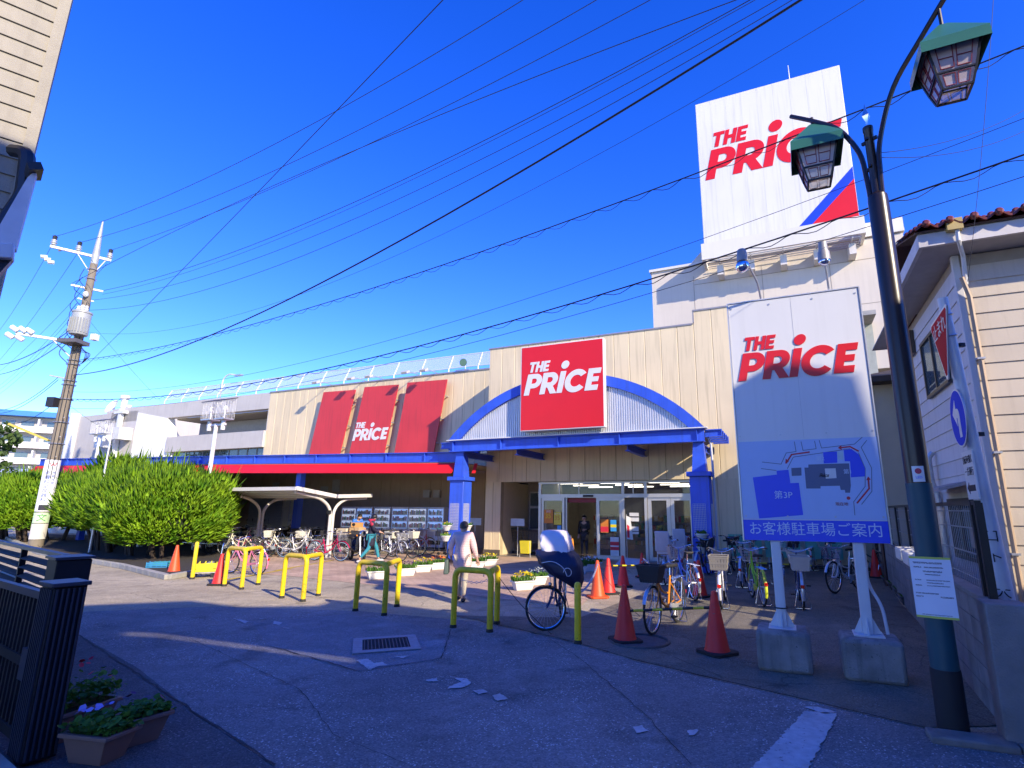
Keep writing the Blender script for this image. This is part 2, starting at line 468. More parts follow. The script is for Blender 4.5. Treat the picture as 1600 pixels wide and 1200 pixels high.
def line(name, a, b, w_, m, z=0.011):
    a = V((*a, z)); b = V((*b, z)); d = (b - a).normalized(); n_ = V((-d.y, d.x, 0)) * w_ / 2
    q = MB(); q.face([a - n_, b - n_, b + n_, a + n_]); return struct(q.build(name, m))
line('yellow_line', (-8.179,14.383), (-7.743,17.061), 0.12, M_road_yellow)
line('yellow_line', (-9.207,15.265), (-8.853,17.934), 0.12, M_road_yellow)
line('yellow_line', (-7.963,16.539), (-7.543,19.723), 0.12, M_road_yellow)
line('yellow_line', (-10.197,16.275), (-10.098,17.491), 0.12, M_road_yellow)

# white road paint: worn flakes and the stop line
M_roadwhite = mat('worn_white_road_paint', (0.52, 0.52, 0.51), 0.8, 0, 0.2, 18, 0.3, 90, dirt=0.4, chips=.35, chipcol=(.15, .15, .16))
def flake(pts, z=0.013, seed=0):
    r = random.Random(seed); out = []
    for i in range(len(pts)):
        a = pts[i]; b = pts[(i + 1) % len(pts)]
        L_ = hypot(b[0] - a[0], b[1] - a[1]); k = max(1, int(L_ / 0.03))
        for j in range(k):
            t = j / k; e = 0.012
            out.append((a[0] + (b[0] - a[0]) * t + r.uniform(-e, e), a[1] + (b[1] - a[1]) * t + r.uniform(-e, e), z))
    q = MB(); q.face(out); return q
struct(flake([(2.325,5.497), (2.586,5.438), (2.405,5.17), (1.822,4.352), (1.413,4.348)], seed=3).build('stop_line', M_roadwhite))
struct(flake([(2.364,5.595), (2.479,5.613), (2.614,5.469), (2.474,5.42)], seed=9).build('road_paint_flake', M_roadwhite))
for i, q in enumerate((
    ((-2.32,7.115), (-2.209,7.174), (-2.078,6.982), (-1.989,7.038), (-1.89,6.905), (-1.992,6.851), (-2.038,6.699), (-2.162,6.874)),
    ((-1.314,6.361), (-1.212,6.43), (-1.197,6.319), (-1.293,6.296)),
    ((-1.058,6.455), (-0.906,6.412), (-0.829,6.261), (-0.896,6.094), (-1.042,6.072), (-0.986,6.237), (-0.926,6.28)),
    ((-0.788,6.016), (-0.677,6.057), (-0.61,5.98), (-0.702,5.903)),
    ((-0.571,5.849), (-0.49,5.925), (-0.409,5.779), (-0.495,5.707)),
    ((-5.24,9.603), (-4.821,9.354), (-4.822,9.206), (-5.06,9.45)),
    ((-4.925,9.664), (-4.615,9.513), (-4.745,9.562)),
    ((-4.461,9.414), (-4.267,9.269), (-4.214,9.077), (-4.36,9.169)),
    ((-4.109,8.94), (-3.893,8.855), (-3.949,8.809)),
    ((0.693,5.106), (0.784,5.135), (0.809,5.027), (0.716,4.973)),
    ((1.133,5.031), (1.23,5.059), (1.175,4.928), (1.123,4.927)),
    ((-1.901,7.267), (-1.744,7.329), (-1.792,7.21)))):
    struct(flake(q, seed=20 + i).build('road_paint_flake', M_roadwhite))

# drain grating in its frame
M_iron = mat('cast_iron', (0.10, 0.10, 0.10), 0.6, 0.5, 0.25, 20, 0.2)
M_galv = mat('drain_frame', (0.34, 0.34, 0.34), 0.7, 0.2, 0.2, 15)
M_gbar = mat('drain_bar', (0.07, 0.07, 0.075), 0.7, 0.2, 0.2, 15)
gt = thing('drain_grating', 'square steel drain grating set flush in the road', 'drain', (-2.21, 7.91, 0.012), rad(-23.44 + 42))
b = MB(); b.box(-0.36, 0.36, -0.36, 0.36, 0, 0.004); b.build('drain_pit', mat('pit_black', (0.008, 0.008, 0.008), 0.9), gt)
b = MB()
for k in (-1, 1): b.box(-0.42, 0.42, k * 0.36 - 0.06, k * 0.36 + 0.06, 0, 0.012); b.box(k * 0.36 - 0.06, k * 0.36 + 0.06, -0.30, 0.30, 0, 0.012)
b.build('frame', M_galv, gt)
g0 = None
for k in range(13):
    x = -0.276 + k * 0.046
    if g0 is None:
        q = MB(); q.box(-0.007, 0.007, -0.30, 0.30, 0.004, 0.014); g0 = q.build('bar', M_gbar, gt); g0.location = (x, 0, 0)
    else:
        c = g0.copy(); COL.objects.link(c); c.location = (x, 0, 0)
g1 = None
for k in range(9):
    y = -0.272 + k * 0.068
    if g1 is None:
        q = MB(); q.box(-0.30, 0.30, -0.007, 0.007, 0.003, 0.012); g1 = q.build('crossbar', M_gbar, gt); g1.location = (0, y, 0)
    else:
        c = g1.copy(); COL.objects.link(c); c.location = (0, y, 0)
# manhole under the front cone
mh = thing('manhole_cover', 'round grey concrete manhole cover under the red cone and the orange bicycle wheel', 'manhole cover', (1.24, 8.15, 0.009))
b = MB(); b.lathe([(0.36, 0), (0.36, 0.006), (0.30, 0.009)], n=40); b.build('cover', mat('manhole_grey', (.10, .10, .10), .85, 0, .3, 12, .4, 60), mh)
b = MB(); b.torus((0, 0, 0.004), 0.40, 0.022, n=44, m=6); b.build('rim', M_iron, mh)

# kerb stones round the shrub bed
M_kerb = mat('kerb_concrete', (0.36, 0.34, 0.29), 0.85, 0, 0.2, 9, 0.25, 90, dirt=0.3)
kerb = link('kerb', None); struct(kerb); kerb.empty_display_size = .2
kp = [V((*p, 0)) for p in ((-30.0, 31.2), (-19.523,21.674), (-12.756,17), (-9.635,14.45), (-9.606,15.682), (-10.609,17.847))]
for a, c in zip(kp[:-1], kp[1:]):
    L_ = (c - a).length; n_ = max(1, round(L_ / 0.62)); dv = (c - a) / n_
    for k in range(n_):
        q = MB(); q.bar(a + dv * k + V((0, 0, .065)), a + dv * (k + 1) * 1.0 - dv.normalized() * 0.012 + V((0, 0, .065)), 0.16, 0.13)
        o = q.build('kerb_stone', M_kerb, kerb, bevel=0.012)
bed = [(-20.053,22.251), (-13.025,17.349), (-9.806,14.699), (-9.791,15.977), (-10.725,18.038), (-12.5, 24.5), (-24, 33), (-32, 36)]
sheet('planting_bed', bed, 0.05, M_soil)

# repair seams and older patches in the road
M_seam = mat('tar_seam', (.020, .020, .022), .8, 0, .2)
sheet('road_patch', [(-4.692,9.209), (-3.534,10.037), (-1.543,8.821), (-1.326,7.219), (-2.152,6.672), (-3.728,7.801)], 0.0062, asphalt('old_patch', 0.26, 0.4, 0.2, 0.4, (1.0, 1.0, 1.02)))
def seam(pts, wd_=.018, z=.0135, seed=1):
    r = random.Random(seed); P = []
    for a, c in zip(pts[:-1], pts[1:]):
        n__ = max(2, int(hypot(c[0] - a[0], c[1] - a[1]) / .12))
        for i in range(n__): t = i / n__; P.append((a[0] + (c[0] - a[0]) * t + r.uniform(-.012, .012), a[1] + (c[1] - a[1]) * t + r.uniform(-.012, .012)))
    P.append(pts[-1]); q = MB()
    for a, c in zip(P[:-1], P[1:]):
        l = hypot(c[0] - a[0], c[1] - a[1]) or 1; nx, ny = -(c[1] - a[1]) / l, (c[0] - a[0]) / l; w_ = wd_ * r.uniform(.5, 1.1) / 2
        q.face([(a[0] - nx * w_, a[1] - ny * w_, z), (c[0] - nx * w_, c[1] - ny * w_, z), (c[0] + nx * w_, c[1] + ny * w_, z), (a[0] + nx * w_, a[1] + ny * w_, z)])
    struct(q.build('road_crack', M_seam))
seam([(-1.141,9.447), (0.18,8.245), (1.079,7.122), (2.638,5.632), (3.184,5.111)], .03, seed=2)
seam([(-7.122,8.691), (-3.223,5.435), (-1.952,4.379)], .022, seed=3)
seam([(-3.728,7.801), (-2.152,6.672), (-1.326,7.219), (-1.503,8.867)], .014, seed=4)
seam([(-9.148,11.187), (-7.344,12.486), (-4.413,11.72)], .012, seed=5)
seam([(0,8.241), (0.355,7.251), (0.856,5.368), (1.014,4.412)], .009, seed=6)
seam([(-4.959,8.134), (-2.501,6.009), (-1.753,4.917), (-0.999,4.389)], .008, seed=7)
seam([(1.29,7.905), (1.889,6.504), (2.521,6.189)], .010, seed=8)


# ================================================================== STORE
M_panel = mat('cream_panel', (0.70, 0.57, 0.35), 0.55, 0, 0.09, 0.7, 0.10, 30, streak=0.32, perobj=0.05)
M_gap = mat('panel_joint', (0.40, 0.32, 0.19), 0.9)
M_cap = mat('coping_metal', (0.30, 0.28, 0.27), 0.45, 0.4, 0.1)
M_grey = mat('grey_render', (0.50, 0.47, 0.43), 0.8, 0, 0.08, 1.2, 0.15, 40, streak=0.15)
M_lightwall = mat('white_render', (0.66, 0.63, 0.57), 0.75, 0, 0.05, 1, streak=0.08)
M_tower = mat('tower_cladding', (0.66, 0.64, 0.60), 0.5, 0, 0.05, 0.6, streak=0.20)
M_dark = mat('dark_interior', (0.05, 0.045, 0.04), 0.8)
M_soffit = mat('soffit', (0.33, 0.27, 0.19), 0.8)
M_frame = mat('silver_door_frame', (0.55, 0.53, 0.50), 0.38, 0.5, 0.06)
M_glass = glass('shop_glass', (0.05, 0.06, 0.07), 0.28)
M_winglass = glass('office_glass', (0.10, 0.14, 0.16), 0.75)
store = thing('store_building', 'long cream supermarket building with tall white tower and glass entrance', 'supermarket', tuple(SO), SR)
WY = 2.75
def panels(s0, s1, z0, z1, y, wdt=0.6):
    n_ = max(1, round((s1 - s0) / wdt)); d = (s1 - s0) / n_
    q = MB(); g = 0.007; h = z1 - z0
    q.prism([(g, 0.012, 0), (g + 0.012, 0, 0), (d - g - 0.012, 0, 0), (d - g, 0.012, 0), (d - g, 0.03, 0), (g, 0.03, 0)], (0, 0, h))
    me = q.mesh('wall_panel', M_panel)
    for k in range(n_):
        o = link('wall_panel', me, store); o.location = (s0 + k * d, y, z0)
    q = MB(); q.box(s0 + .002, s1 - .002, y + 0.016, y + 0.25, z0 + .002, z1 - .002); q.build('wall_backing', M_gap, store)
# entrance block
panels(-0.34, 0.37, 0, 2.81, 0, 0.36); panels(-0.34, 8.17, 2.81, 8.37, 0); panels(8.17, 9.43, 2.81, 8.87, 0, 0.62); panels(7.9, 9.43, 0, 2.81, 0, 0.62)
panels(9.43, 14.0, 0, 4.0, 0.0, 0.62)
boxes('return_wall', [(-0.34, -0.3, 0.25, WY, 0, 8.36), (.33, .365, .25, 2.5, 0, 2.81), (9.40, 9.43, 0.25, 1.44, 4.06, 8.86)], mat('cream_return', (0.60, 0.49, 0.30), 0.6, 0, 0.06), store)
boxes('coping', [(-0.38, 8.14, -0.03, 0.35, 8.37, 8.43), (8.15, 9.46, -0.03, 0.35, 8.87, 8.93), (-0.38, -0.30, .352, WY + 1, 8.37, 8.43), (8.15, 8.2, -0.02, 3, 8.44, 8.868), (9.44, 14.05, -0.03, 0.3, 4.0, 4.05)], M_cap, store)
# dado plinth along the base
boxes('plinth', [(-0.36, 0.385, -0.02, -0.001, 0, 0.22), (7.88, 14, -0.02, -0.001, 0, 0.16)], mat('dark_plinth', (0.10, 0.08, 0.06), 0.7), store)
# wing
panels(-16.63, -0.34, 4.3, 8.32, WY)
b = MB()
b.box(-29.0, -0.35, WY + 0.02, WY + 0.3, 0, 4.3); b.build('ground_floor_wall', mat('brown_wall', (0.42, 0.32, 0.21), 0.75, 0, 0.1, 1.5, streak=0.2), store)
b = MB()
for k in range(27): b.box(-16.4 + k * 0.6, -16.385 + k * 0.6, WY + 0.005, WY + 0.02, 0, 4.3)
o = b.build('wall_joints', M_gap, store)
b = MB(); b.box(-16.66, -0.36, WY - 0.04, WY + 0.35, 8.32, 8.40); b.build('coping', M_cap, store)
b = MB(); b.box(-16.6, -0.3, WY + 0.5, 26, 8.0, 8.2); b.box(0, 14, .4, 26, 8.1, 8.25); b.build('roof', M_concrete, store)
b = MB(); b.box(-16.6, 14.0, 8.8, 9.0, 0, 8.0); b.build('back_wall', M_dark, store)
# concrete wing with a deep ribbon recess and windows below it
x0, x1 = -25.6, -16.63
b = MB()
b.box(-32.0, x1, WY, WY + 0.5, 7.40, 8.36)                     # parapet band
b.box(x0 + .3, x1, WY - 0.15, WY + 0.4, 5.15, 6.1)             # balcony band
b.box(x1 - 0.05, x1 - 0.004, WY + .01, WY + 0.4, 4.3, 7.39)
b.build('parapet', M_grey, store)
b = MB(); b.prism([(x0 - .2, WY + 2.2, 6.1), (x1 - .06, WY + 2.2, 6.1), (x1 - .06, WY + 2.2, 7.39), (x0 - .2, WY + 2.2, 7.39)], (0, .1, 0))
b.box(x0, x1 - .06, WY + .4, WY + 2.2, 6.0, 6.09); b.build('recess_wall', mat('recess_wall', (0.40, 0.38, 0.36), 0.8), store)
b = MB(); b.box(x0, x1 - .06, WY + 0.5, WY + 2.2, 7.30, 7.395); b.build('recess_soffit', M_soffit, store)
wd = (x1 - x0 - .3) / 11
b = MB(); b.box(0.04, wd - .04, 0, 0.02, 0.0, 0.85); me = b.mesh('pane', M_winglass)
b = MB(); b.box(0, .04, -.02, .05, 0, .85); b.box(wd - .04, wd, -.02, .05, 0, .85); mf = b.mesh('window_frame', mat('dark_frame', (0.12, 0.13, 0.13), 0.5))
for k in range(11):
    o = link('window', mf, store); o.location = (x0 + .3 + k * wd, WY + .2, 4.3)
    c = link('pane', me, o)
b = MB(); b.box(x0, x1, WY + .3, WY + .35, 4.3, 5.15); b.build('window_backing', M_dark, store)
# white splayed wall and the stair block on the far left
b = MB(); b.prism([(-29.0, WY - .02, 0), (-25.0, WY - 1.0, 0), (-24.6, WY - 1.0, 0), (-24.6, WY + .1, 0), (-29, WY + .1, 0)], (0, 0, 4.3)); b.build('wall_base', M_lightwall, store)
b = MB(); b.prism([(-29.0, WY - .02, 4.3), (-24.6, WY - .02, 4.3), (-25.8, WY - .02, 7.38), (-29.0, WY - .02, 7.95)], (0, .5, 0)); b.build('white_wall', mat('sunlit_render', (.84, .82, .76), .7, 0, .04), store)  # whiter than the other render: sun on the angled face put into colour
b = MB(); b.box(-36.0, -29.02, WY, WY + 9, 0, 8.1); b.build('stair_block', M_grey, store)
b = MB(); b.cyl((-36.1, WY - .1, 0), (-36.1, WY - .1, 8.3), .35, n=12); b.build('duct', M_white, store)
b = MB(); b.cyl((-31.9, WY + .6, 7.9), (-31.9, WY + .6, 9.2), .20, n=12); b.cyl((-31.9, WY + .6, 9.2), (-31.9, WY + .6, 9.45), .30, n=12); b.cyl((-31.4, WY + .7, 7.9), (-31.4, WY + .7, 8.75), .14, n=10); b.build('chimney', M_white, store)
b = MB(); b.box(-33.2, -30.6, WY + .3, WY + 3, 8.1, 8.35); b.build('roof_slab', M_grey, store)
b = MB(); b.box(-30.7, -30.45, WY - .3, WY - .05, 3, 8.3); b.box(-31.1, -30.1, WY - .35, WY + .1, 7.95, 8.12); b.build('rain_pipe', M_white, store)
b = MB(); b.box(-31.6, -30.75, WY - .9, WY - .002, 5.6, 6.6); b.build('wall_box', M_white, store)
b = MB(); b.box(-30.0, -29.25, WY - .8, WY - .002, 6.1, 6.9); b.build('wall_vent', M_white, store)
dish = thing('satellite_dish', 'white round satellite dish on the far left roof corner', 'satellite dish', st(-34.2, WY + 1.2, 8.1), SR)
b = MB(); b.lathe([(0.02, 0.0), (0.3, .05), (.55, .18), (.56, .2), (.3, .08), (.02, .03)], n=18, c=(0, 0, .75), ax=(0, -.8, .35)); b.build('dish', M_white, dish)
b = MB(); b.cyl((0, 0.05, 0), (0, .02, .75), .05); b.build('mast', M_steel, dish)
b = MB(); b.box(9.44, 14.0, 1.45, 1.55, 3.9, 8.1); b.box(11.2, 14.0, 0.3, 1.45, 4.05, 5.1); b.build('side_wall', mat('pale_green_wall', (0.36, 0.38, 0.33), 0.8, streak=.15), store)
# upper storey and sign tower
b = MB(); b.box(6.38, 13.95, 1.5, 12, 8.1, 11.35); b.box(13.95, 15.3, 1.5, 12, 6.5, 11.3); b.build('upper_storey', mat('upper_wall', (0.60, 0.53, 0.43), 0.7, 0, 0.05, 1.0, 0.1, 40, streak=0.10), store)
b = MB()
for s_ in (8.05, 10.6, 12.9): b.box(s_, s_ + .02, 1.494, 1.5, 8.6, 10.9)
b.box(8.06, 15.29, 1.495, 1.5, 10.52, 10.545); b.box(12.92, 15.29, 1.495, 1.5, 8.86, 8.88); b.build('wall_joints', mat('hairline', (0.33, 0.28, 0.22), 0.9), store)
b = MB(); b.box(6.30, 15.35, 1.42, 12, 11.35, 11.45); b.build('coping', M_lightwall, store)
b = MB(); b.prism([(7.3, 2.6, 11.45), (8.54, 2.6, 11.45), (8.54, 2.6, 12.7)], (0, 2.0, 0)); b.build('stair_roof', M_grey, store)
b = MB(); b.box(8.55, 14.05, 0.5, 0.60, 11.08, 11.74); b.box(8.55, 8.65, .601, 1.495, 11.08, 11.74); b.box(13.95, 14.05, .601, 1.495, 11.08, 11.74); b.build('catwalk_parapet', M_lightwall, store)
b = MB(); b.box(8.58, 14.12, 1.46, 4.8, 11.452, 12.08); b.build('tower_base', M_lightwall, store)
b = MB(); b.box(14.1, 15.4, 1.7, 4.8, 11.46, 12.0); b.build('roof_upstand', M_lightwall, store)
tw = MB(); tw.box(8.55, 14.05, 1.42, 4.6, 12.082, 18.68); tw.build('sign_tower', M_tower, store, bevel=0.02)
bk = MB(); bk.box(0, .22, 0.9, 1.495, .0, .40); bk.box(.09, .13, .56, 1.495, .44, .52); mb_ = bk.mesh('bracket', mat('bracket_paint', (0.62, 0.58, 0.52), 0.6))
for k in range(5):
    o = link('bracket', mb_, store); o.location = (9.05 + k * 1.12, 0, 10.55)
b = MB()
for k in range(5): b.cyl((8.7, .66 + k * .18, 11.05), (13.9, .66 + k * .18, 11.05), .018, n=6)
b.build('catwalk_rail', M_steel, store)
b = MB(); b.cyl((12.3, 2.0, 18.68), (12.3, 2.0, 19.8), .03, .012, n=6); b.build('lightning_rod', M_steel, store)
# logo and stripe on the tower
o = logo(1.33, M_red, store, (8.78, 1.412, 14.98), FRONT, 0.006)
b = MB(); b.prism([(11.95, 1.413, 12.09), (12.40, 1.413, 12.09), (14.04, 1.413, 13.72), (14.04, 1.413, 14.22)], (0, .004, 0)); b.build('blue_stripe', mat('sign_blue', (0.01, 0.05, 0.55), 0.4), store)
b = MB(); b.prism([(12.405, 1.413, 12.09), (14.04, 1.413, 12.09), (14.04, 1.413, 13.715)], (0, .004, 0)); b.build('red_corner', M_red, store)
b = MB()
for k in range(1, 9): b.box(8.55 + k * .611, 8.558 + k * .611, 1.4165, 1.4185, 12.1, 18.65)
b.build('cladding_joints', mat('faint_joint', (0.62, 0.60, 0.57), 0.8), store)

# ---- entrance glazing
DY = 0.3
b = MB()
zt = 2.72
def post(x, w_=.06, z1=zt): b.box(x - w_ / 2, x + w_ / 2, DY - .05, DY + .05, 0, z1)
for x in (1.95, 5.28, 6.12): post(x, .10)
post(7.85, .1)
b.box(1.9, 7.9, DY - .06, DY + .06, 2.20, 2.33); b.box(1.9, 7.9, DY - .06, DY + .06, 2.72, 2.80)
for x in (2.75, 3.55, 5.65): b.box(x, x + .03, DY - .03, DY + .03, 2.33, 2.72)
b.build('entrance_frame', M_frame, store)
b = MB(); b.box(3.75, 4.15, DY - .10, DY - .06, 2.22, 2.30); b.build('door_sensor', M_black, store)
def leaf(name, x, wd_, y, st_=.09):
    q = MB(); q.box(0, st_, -.025, .025, 0, 2.19); q.box(wd_ - st_, wd_, -.025, .025, 0, 2.19); q.box(st_, wd_ - st_, -.025, .025, 0, .14); q.box(st_, wd_ - st_, -.025, .025, 2.08, 2.19)
    o = q.build(name, M_frame, store); o.location = (x, y, 0.01)
    q = MB(); q.box(st_, wd_ - st_, -.005, .005, .14, 2.08); q.build('pane', M_glass, o); return o
leaf('sliding_door', 2.02, .95, DY); leaf('sliding_door', 2.10, .95, DY + .08); leaf('sliding_door', 4.28, .95, DY); leaf('sliding_door', 4.22, .95, DY + .08)
leaf('hinged_door', 6.19, .80, DY, .13); leaf('hinged_door', 7.0, .80, DY, .13)
b = MB(); b.box(5.33, 6.07, DY - .005, DY + .005, .06, 2.20); b.box(1.99, 7.84, DY - .004, DY + .004, 2.34, 2.71); b.build('pane', M_glass, store)
# red strip over the doorway inside
b = MB(); b.box(2.95, 4.3, DY + .14, DY + .17, 2.02, 2.18); b.build('door_header', mat('header_red', (0.25, 0.01, 0.02), 0.5), store)
# trolley bay at the left of the door
b = MB(); b.box(0.38, 1.9, 2.5, 2.6, 0, 2.81); b.build('bay_wall', mat('bay_wall', (0.33, 0.29, 0.24), 0.8), store)
for (xa, xb) in ((.45, 1.0), (1.55, 1.88)):
    q = MB(); q.box(xa, xb, 2.46, 2.5, .9 if xa < 1 else 0, 2.5); q.box(xa + .05, xb - .05, 2.45, 2.47, 1.0 if xa < 1 else .1, 1.75); o = q.build('bay_window', M_alu, store)
    q = MB(); q.box(xa + .05, xb - .05, 2.44, 2.449, .95 if xa < 1 else .1, 1.8); q.box(xa + .05, xb - .05, 2.44, 2.449, 1.9, 2.44); q.build('pane', M_winglass, o)
# interior
b = MB()
b.box(0.4, 13.8, 8.6, 8.7, 0, 3.4); b.box(.3, .4, 2.6, 8.6, 0, 3.4); b.box(13.7, 13.8, .5, 8.6, 0, 3.4); b.box(1.85, 1.93, .36, 2.6, 0, 2.81); b.build('inner_wall', mat('inner_wall', (0.35, 0.32, 0.28), 0.8), store)
b = MB(); b.box(0.4, 13.7, .25, 8.6, 2.86, 2.95); b.build('ceiling', mat('ceiling', (0.45, 0.42, 0.38), 0.8), store)
b = MB(); b.box(.4, 13.7, -0.15, 8.6, 0.005, 0.025); b.build('floor', mat('shop_floor', (0.20, 0.17, 0.14), 0.35, 0, .1, 2), store)
tube_m = mat('ceiling_lamp', (1, 0.93, 0.8), 0.5, emit=2.2, var=0)
q = MB(); q.box(-.6, .6, -.05, .05, 0, .04); lm = q.mesh('ceiling_lamp', tube_m)
for i in range(3):
    for j in range(5):
        o = link('ceiling_lamp', lm, store); o.location = (2.4 + j * 2.0, 2.2 + i * 2.1, 2.80)
shelf_m = [mat('shelf_grey', (0.30, 0.29, 0.28), 0.6), mat('goods_red', (0.32, .05, .04), .5), mat('goods_yellow', (.40, .28, .05), .5), mat('goods_white', (.5, .5, .48), .5), mat('goods_green', (.06, .22, .08), .5)]
rr = random.Random(4)
for k, sx in enumerate((2.6, 4.5, 6.2, 7.6, 9.4)):
    q = MB(); y0 = 4.6 if k < 2 else 2.6
    q.box(sx, sx + 1.2, y0, y0 + .5, 0, .25); q.box(sx, sx + 1.2, y0 + .45, y0 + .5, .25, 1.6)
    for z in (.55, .9, 1.25):
        q.box(sx, sx + 1.2, y0, y0 + .45, z, z + .03)
    o = q.build('shelf_rack', shelf_m, store)
    q = MB()
    for z in (.26, .59, .94, 1.29):
        x = sx + .03
        while x < sx + 1.1:
            wd_ = rr.uniform(.06, .16); q.cur = rr.randint(1, 4); q.box(x, x + wd_, y0 + .05, y0 + .4, z, z + rr.uniform(.15, .26)); x += wd_ + .01
    q.build('goods', shelf_m, o)


# ================================================================== ENTRANCE CANOPY
can = thing('entrance_canopy', 'blue steel entrance canopy with arched corrugated gable on two square blue pillars', 'canopy', tuple(SO), SR)
AC, AR, AZ = 4.1, 6.1, 0.21
def arcz(s_, R=AR): return AZ + sqrt(max(0, R * R - (s_ - AC) ** 2))
F0, F1 = -0.48, 8.66
def pillar(x0):
    b = MB(); b.box(x0, x0 + .57, -2.5, -1.93, 0, 2.76); o = b.build('pillar', M_blue, can, bevel=0.012)
    b = MB(); b.box(x0 - .08, x0 + .65, -2.58, -1.85, 2.762, 2.90); b.build('pillar_cap', M_blue, o, bevel=0.01)
    b = MB(); b.prism([(x0 + .07, -2.42, 2.902), (x0 + .50, -2.42, 2.902), (x0 + .50, -2.02, 2.902), (x0 + .07, -2.02, 2.902)], (0, 0, .02))
    c = (x0 + .285, -2.215); v = []
    for z, h in ((2.92, .21), (3.80, .15)): v += [(c[0] - h, c[1] - h, z), (c[0] + h, c[1] - h, z), (c[0] + h, c[1] + h, z), (c[0] - h, c[1] + h, z)]
    b.add(v, [(0, 3, 2, 1), (4, 5, 6, 7), (0, 1, 5, 4), (1, 2, 6, 5), (2, 3, 7, 6), (3, 0, 4, 7)]); b.build('post', M_blue, o)
    for face in (0, 1):
        q = MB()
        for k in range(9):
            a = .06 + k * .045
            if face == 0: q.box(x0 + a, x0 + a + .006, -2.515, -2.509, 1.05, 1.95)
            else: q.box(x0 + .579, x0 + .585, -2.5 + a, -2.494 + a, 1.05, 1.95)
        for k in range(18):
            z = 1.05 + k * .053
            if face == 0: q.box(x0 + .06, x0 + .426, -2.509, -2.503, z, z + .006)
            else: q.box(x0 + .573, x0 + .579, -2.44, -2.074, z, z + .006)
        q.build('trellis', M_white, o)
pillar(-0.37); pillar(8.16)
def ibeam(s0, s1, y, z0, z1, name, parent, fl=.11, m=M_blue):
    b = MB(); b.box(s0, s1, y - fl, y + fl, z0, z0 + .03); b.box(s0, s1, y - fl, y + fl, z1 - .03, z1); b.box(s0, s1, y - .012, y + .012, z0 + .03, z1 - .03)
    return b.build(name, m, parent)
ibeam(F0, F1, -2.4, 3.80, 4.20, 'front_beam', can)
q = MB(); q.box(-.008, .008, -.105, .105, 3.832, 4.168); me = q.mesh('stiffener', M_blue)
for s_ in (-.33, 1.66, 3.86, 6.0, 8.45):
    o = link('stiffener', me, can); o.location = (s_, -2.4, 0)
q = MB(); q.box(F0 - .1, F1 + .1, -2.56, -2.28, 4.205, 4.235); q.build('gable_sill', M_signwhite, can)
# arch band
n_ = 36; b = MB()
pts = []
ang = math.acos((4.235 - AZ) / AR)
for k in range(n_ + 1):
    a = -ang + 2 * ang * k / n_
    pts.append((AC + AR * sin(a), AZ + AR * cos(a)))
ang2 = math.acos((4.235 - AZ) / (AR - .34)); inn = []
for k in range(n_ + 1):
    a = -ang2 + 2 * ang2 * k / n_
    inn.append((AC + (AR - .34) * sin(a), AZ + (AR - .34) * cos(a)))
for k in range(n_):
    for y in (-2.54, -2.40):
        pass
    A_ = [(pts[k][0], -2.54, pts[k][1]), (pts[k + 1][0], -2.54, pts[k + 1][1]), (inn[k + 1][0], -2.54, inn[k + 1][1]), (inn[k][0], -2.54, inn[k][1])]
    b.prism(A_, (0, .14, 0))
b.build('arch_band', M_blue, can)
# corrugated gable cladding
b = MB(); pitch_ = 0.078; x = AC - (AR - .36) * sin(ang2); x1 = AC + (AR - .36) * sin(ang2); cols = []
while x < x1:
    for dx, dy in ((0, 0), (.028, 0), (.039, .035), (.067, .035)):
        xx = x + dx
        if xx < x1: cols.append((xx, -2.45 + dy, arcz(xx, AR - .30)))
    x += pitch_
for i in range(len(cols) - 1):
    a, c = cols[i], cols[i + 1]
    b.face([(a[0], a[1], 4.24), (c[0], c[1], 4.24), (c[0], c[1], c[2]), (a[0], a[1], a[2])])
b.build('corrugated_gable', mat('corrugated_steel', (0.66, 0.67, 0.68), 0.4, 0.35, 0.08, 3, streak=0.15), can, ang=10)
b = MB()
for k in range(n_):
    b.face([(pts[k][0], -2.54, pts[k][1] - .004), (pts[k + 1][0], -2.54, pts[k + 1][1] - .004), (pts[k + 1][0], -0.01, pts[k + 1][1] - .004), (pts[k][0], -0.01, pts[k][1] - .004)])
b.build('vault_roof', mat('vault_sheet', (0.30, 0.33, 0.36), 0.4, 0.5), can)
b = MB(); b.box(F0, F1, -2.36, -0.02, 4.10, 4.16); b.build('soffit', M_soffit, can)
for s_ in (-.05, 2.2, 6.2, 8.4):
    ibeam(-2.27, -0.02, 0, 3.62, 3.86, 'side_beam', can, .08).matrix_basis = Matrix.Translation((s_, 0, 0)) @ Matrix.Rotation(rad(90), 4, 'Z')
q = MB(); q.box(0, .50, -.07, .07, 0, .03); q.box(0, .50, -.07, .07, .20, .23); q.box(0, .50, -.012, .012, .03, .20); q.box(.49, .50, -.07, .07, .03, .2); me = q.mesh('purlin_end', M_blue)
for k in range(5):
    for s_ in (F0 - .50, F1):
        o = link('purlin_end', me, can); o.location = (s_, -2.25 + k * .48, 3.95)
b = MB(); b.tube(bend([(8.72, -2.2, 3.98), (8.80, -2.15, 3.8), (8.80, -2.05, 3.3), (8.80, -1.98, 2.6), (8.80, -1.98, 0.05)], .12), .035, 8); b.build('downpipe', M_white, can)

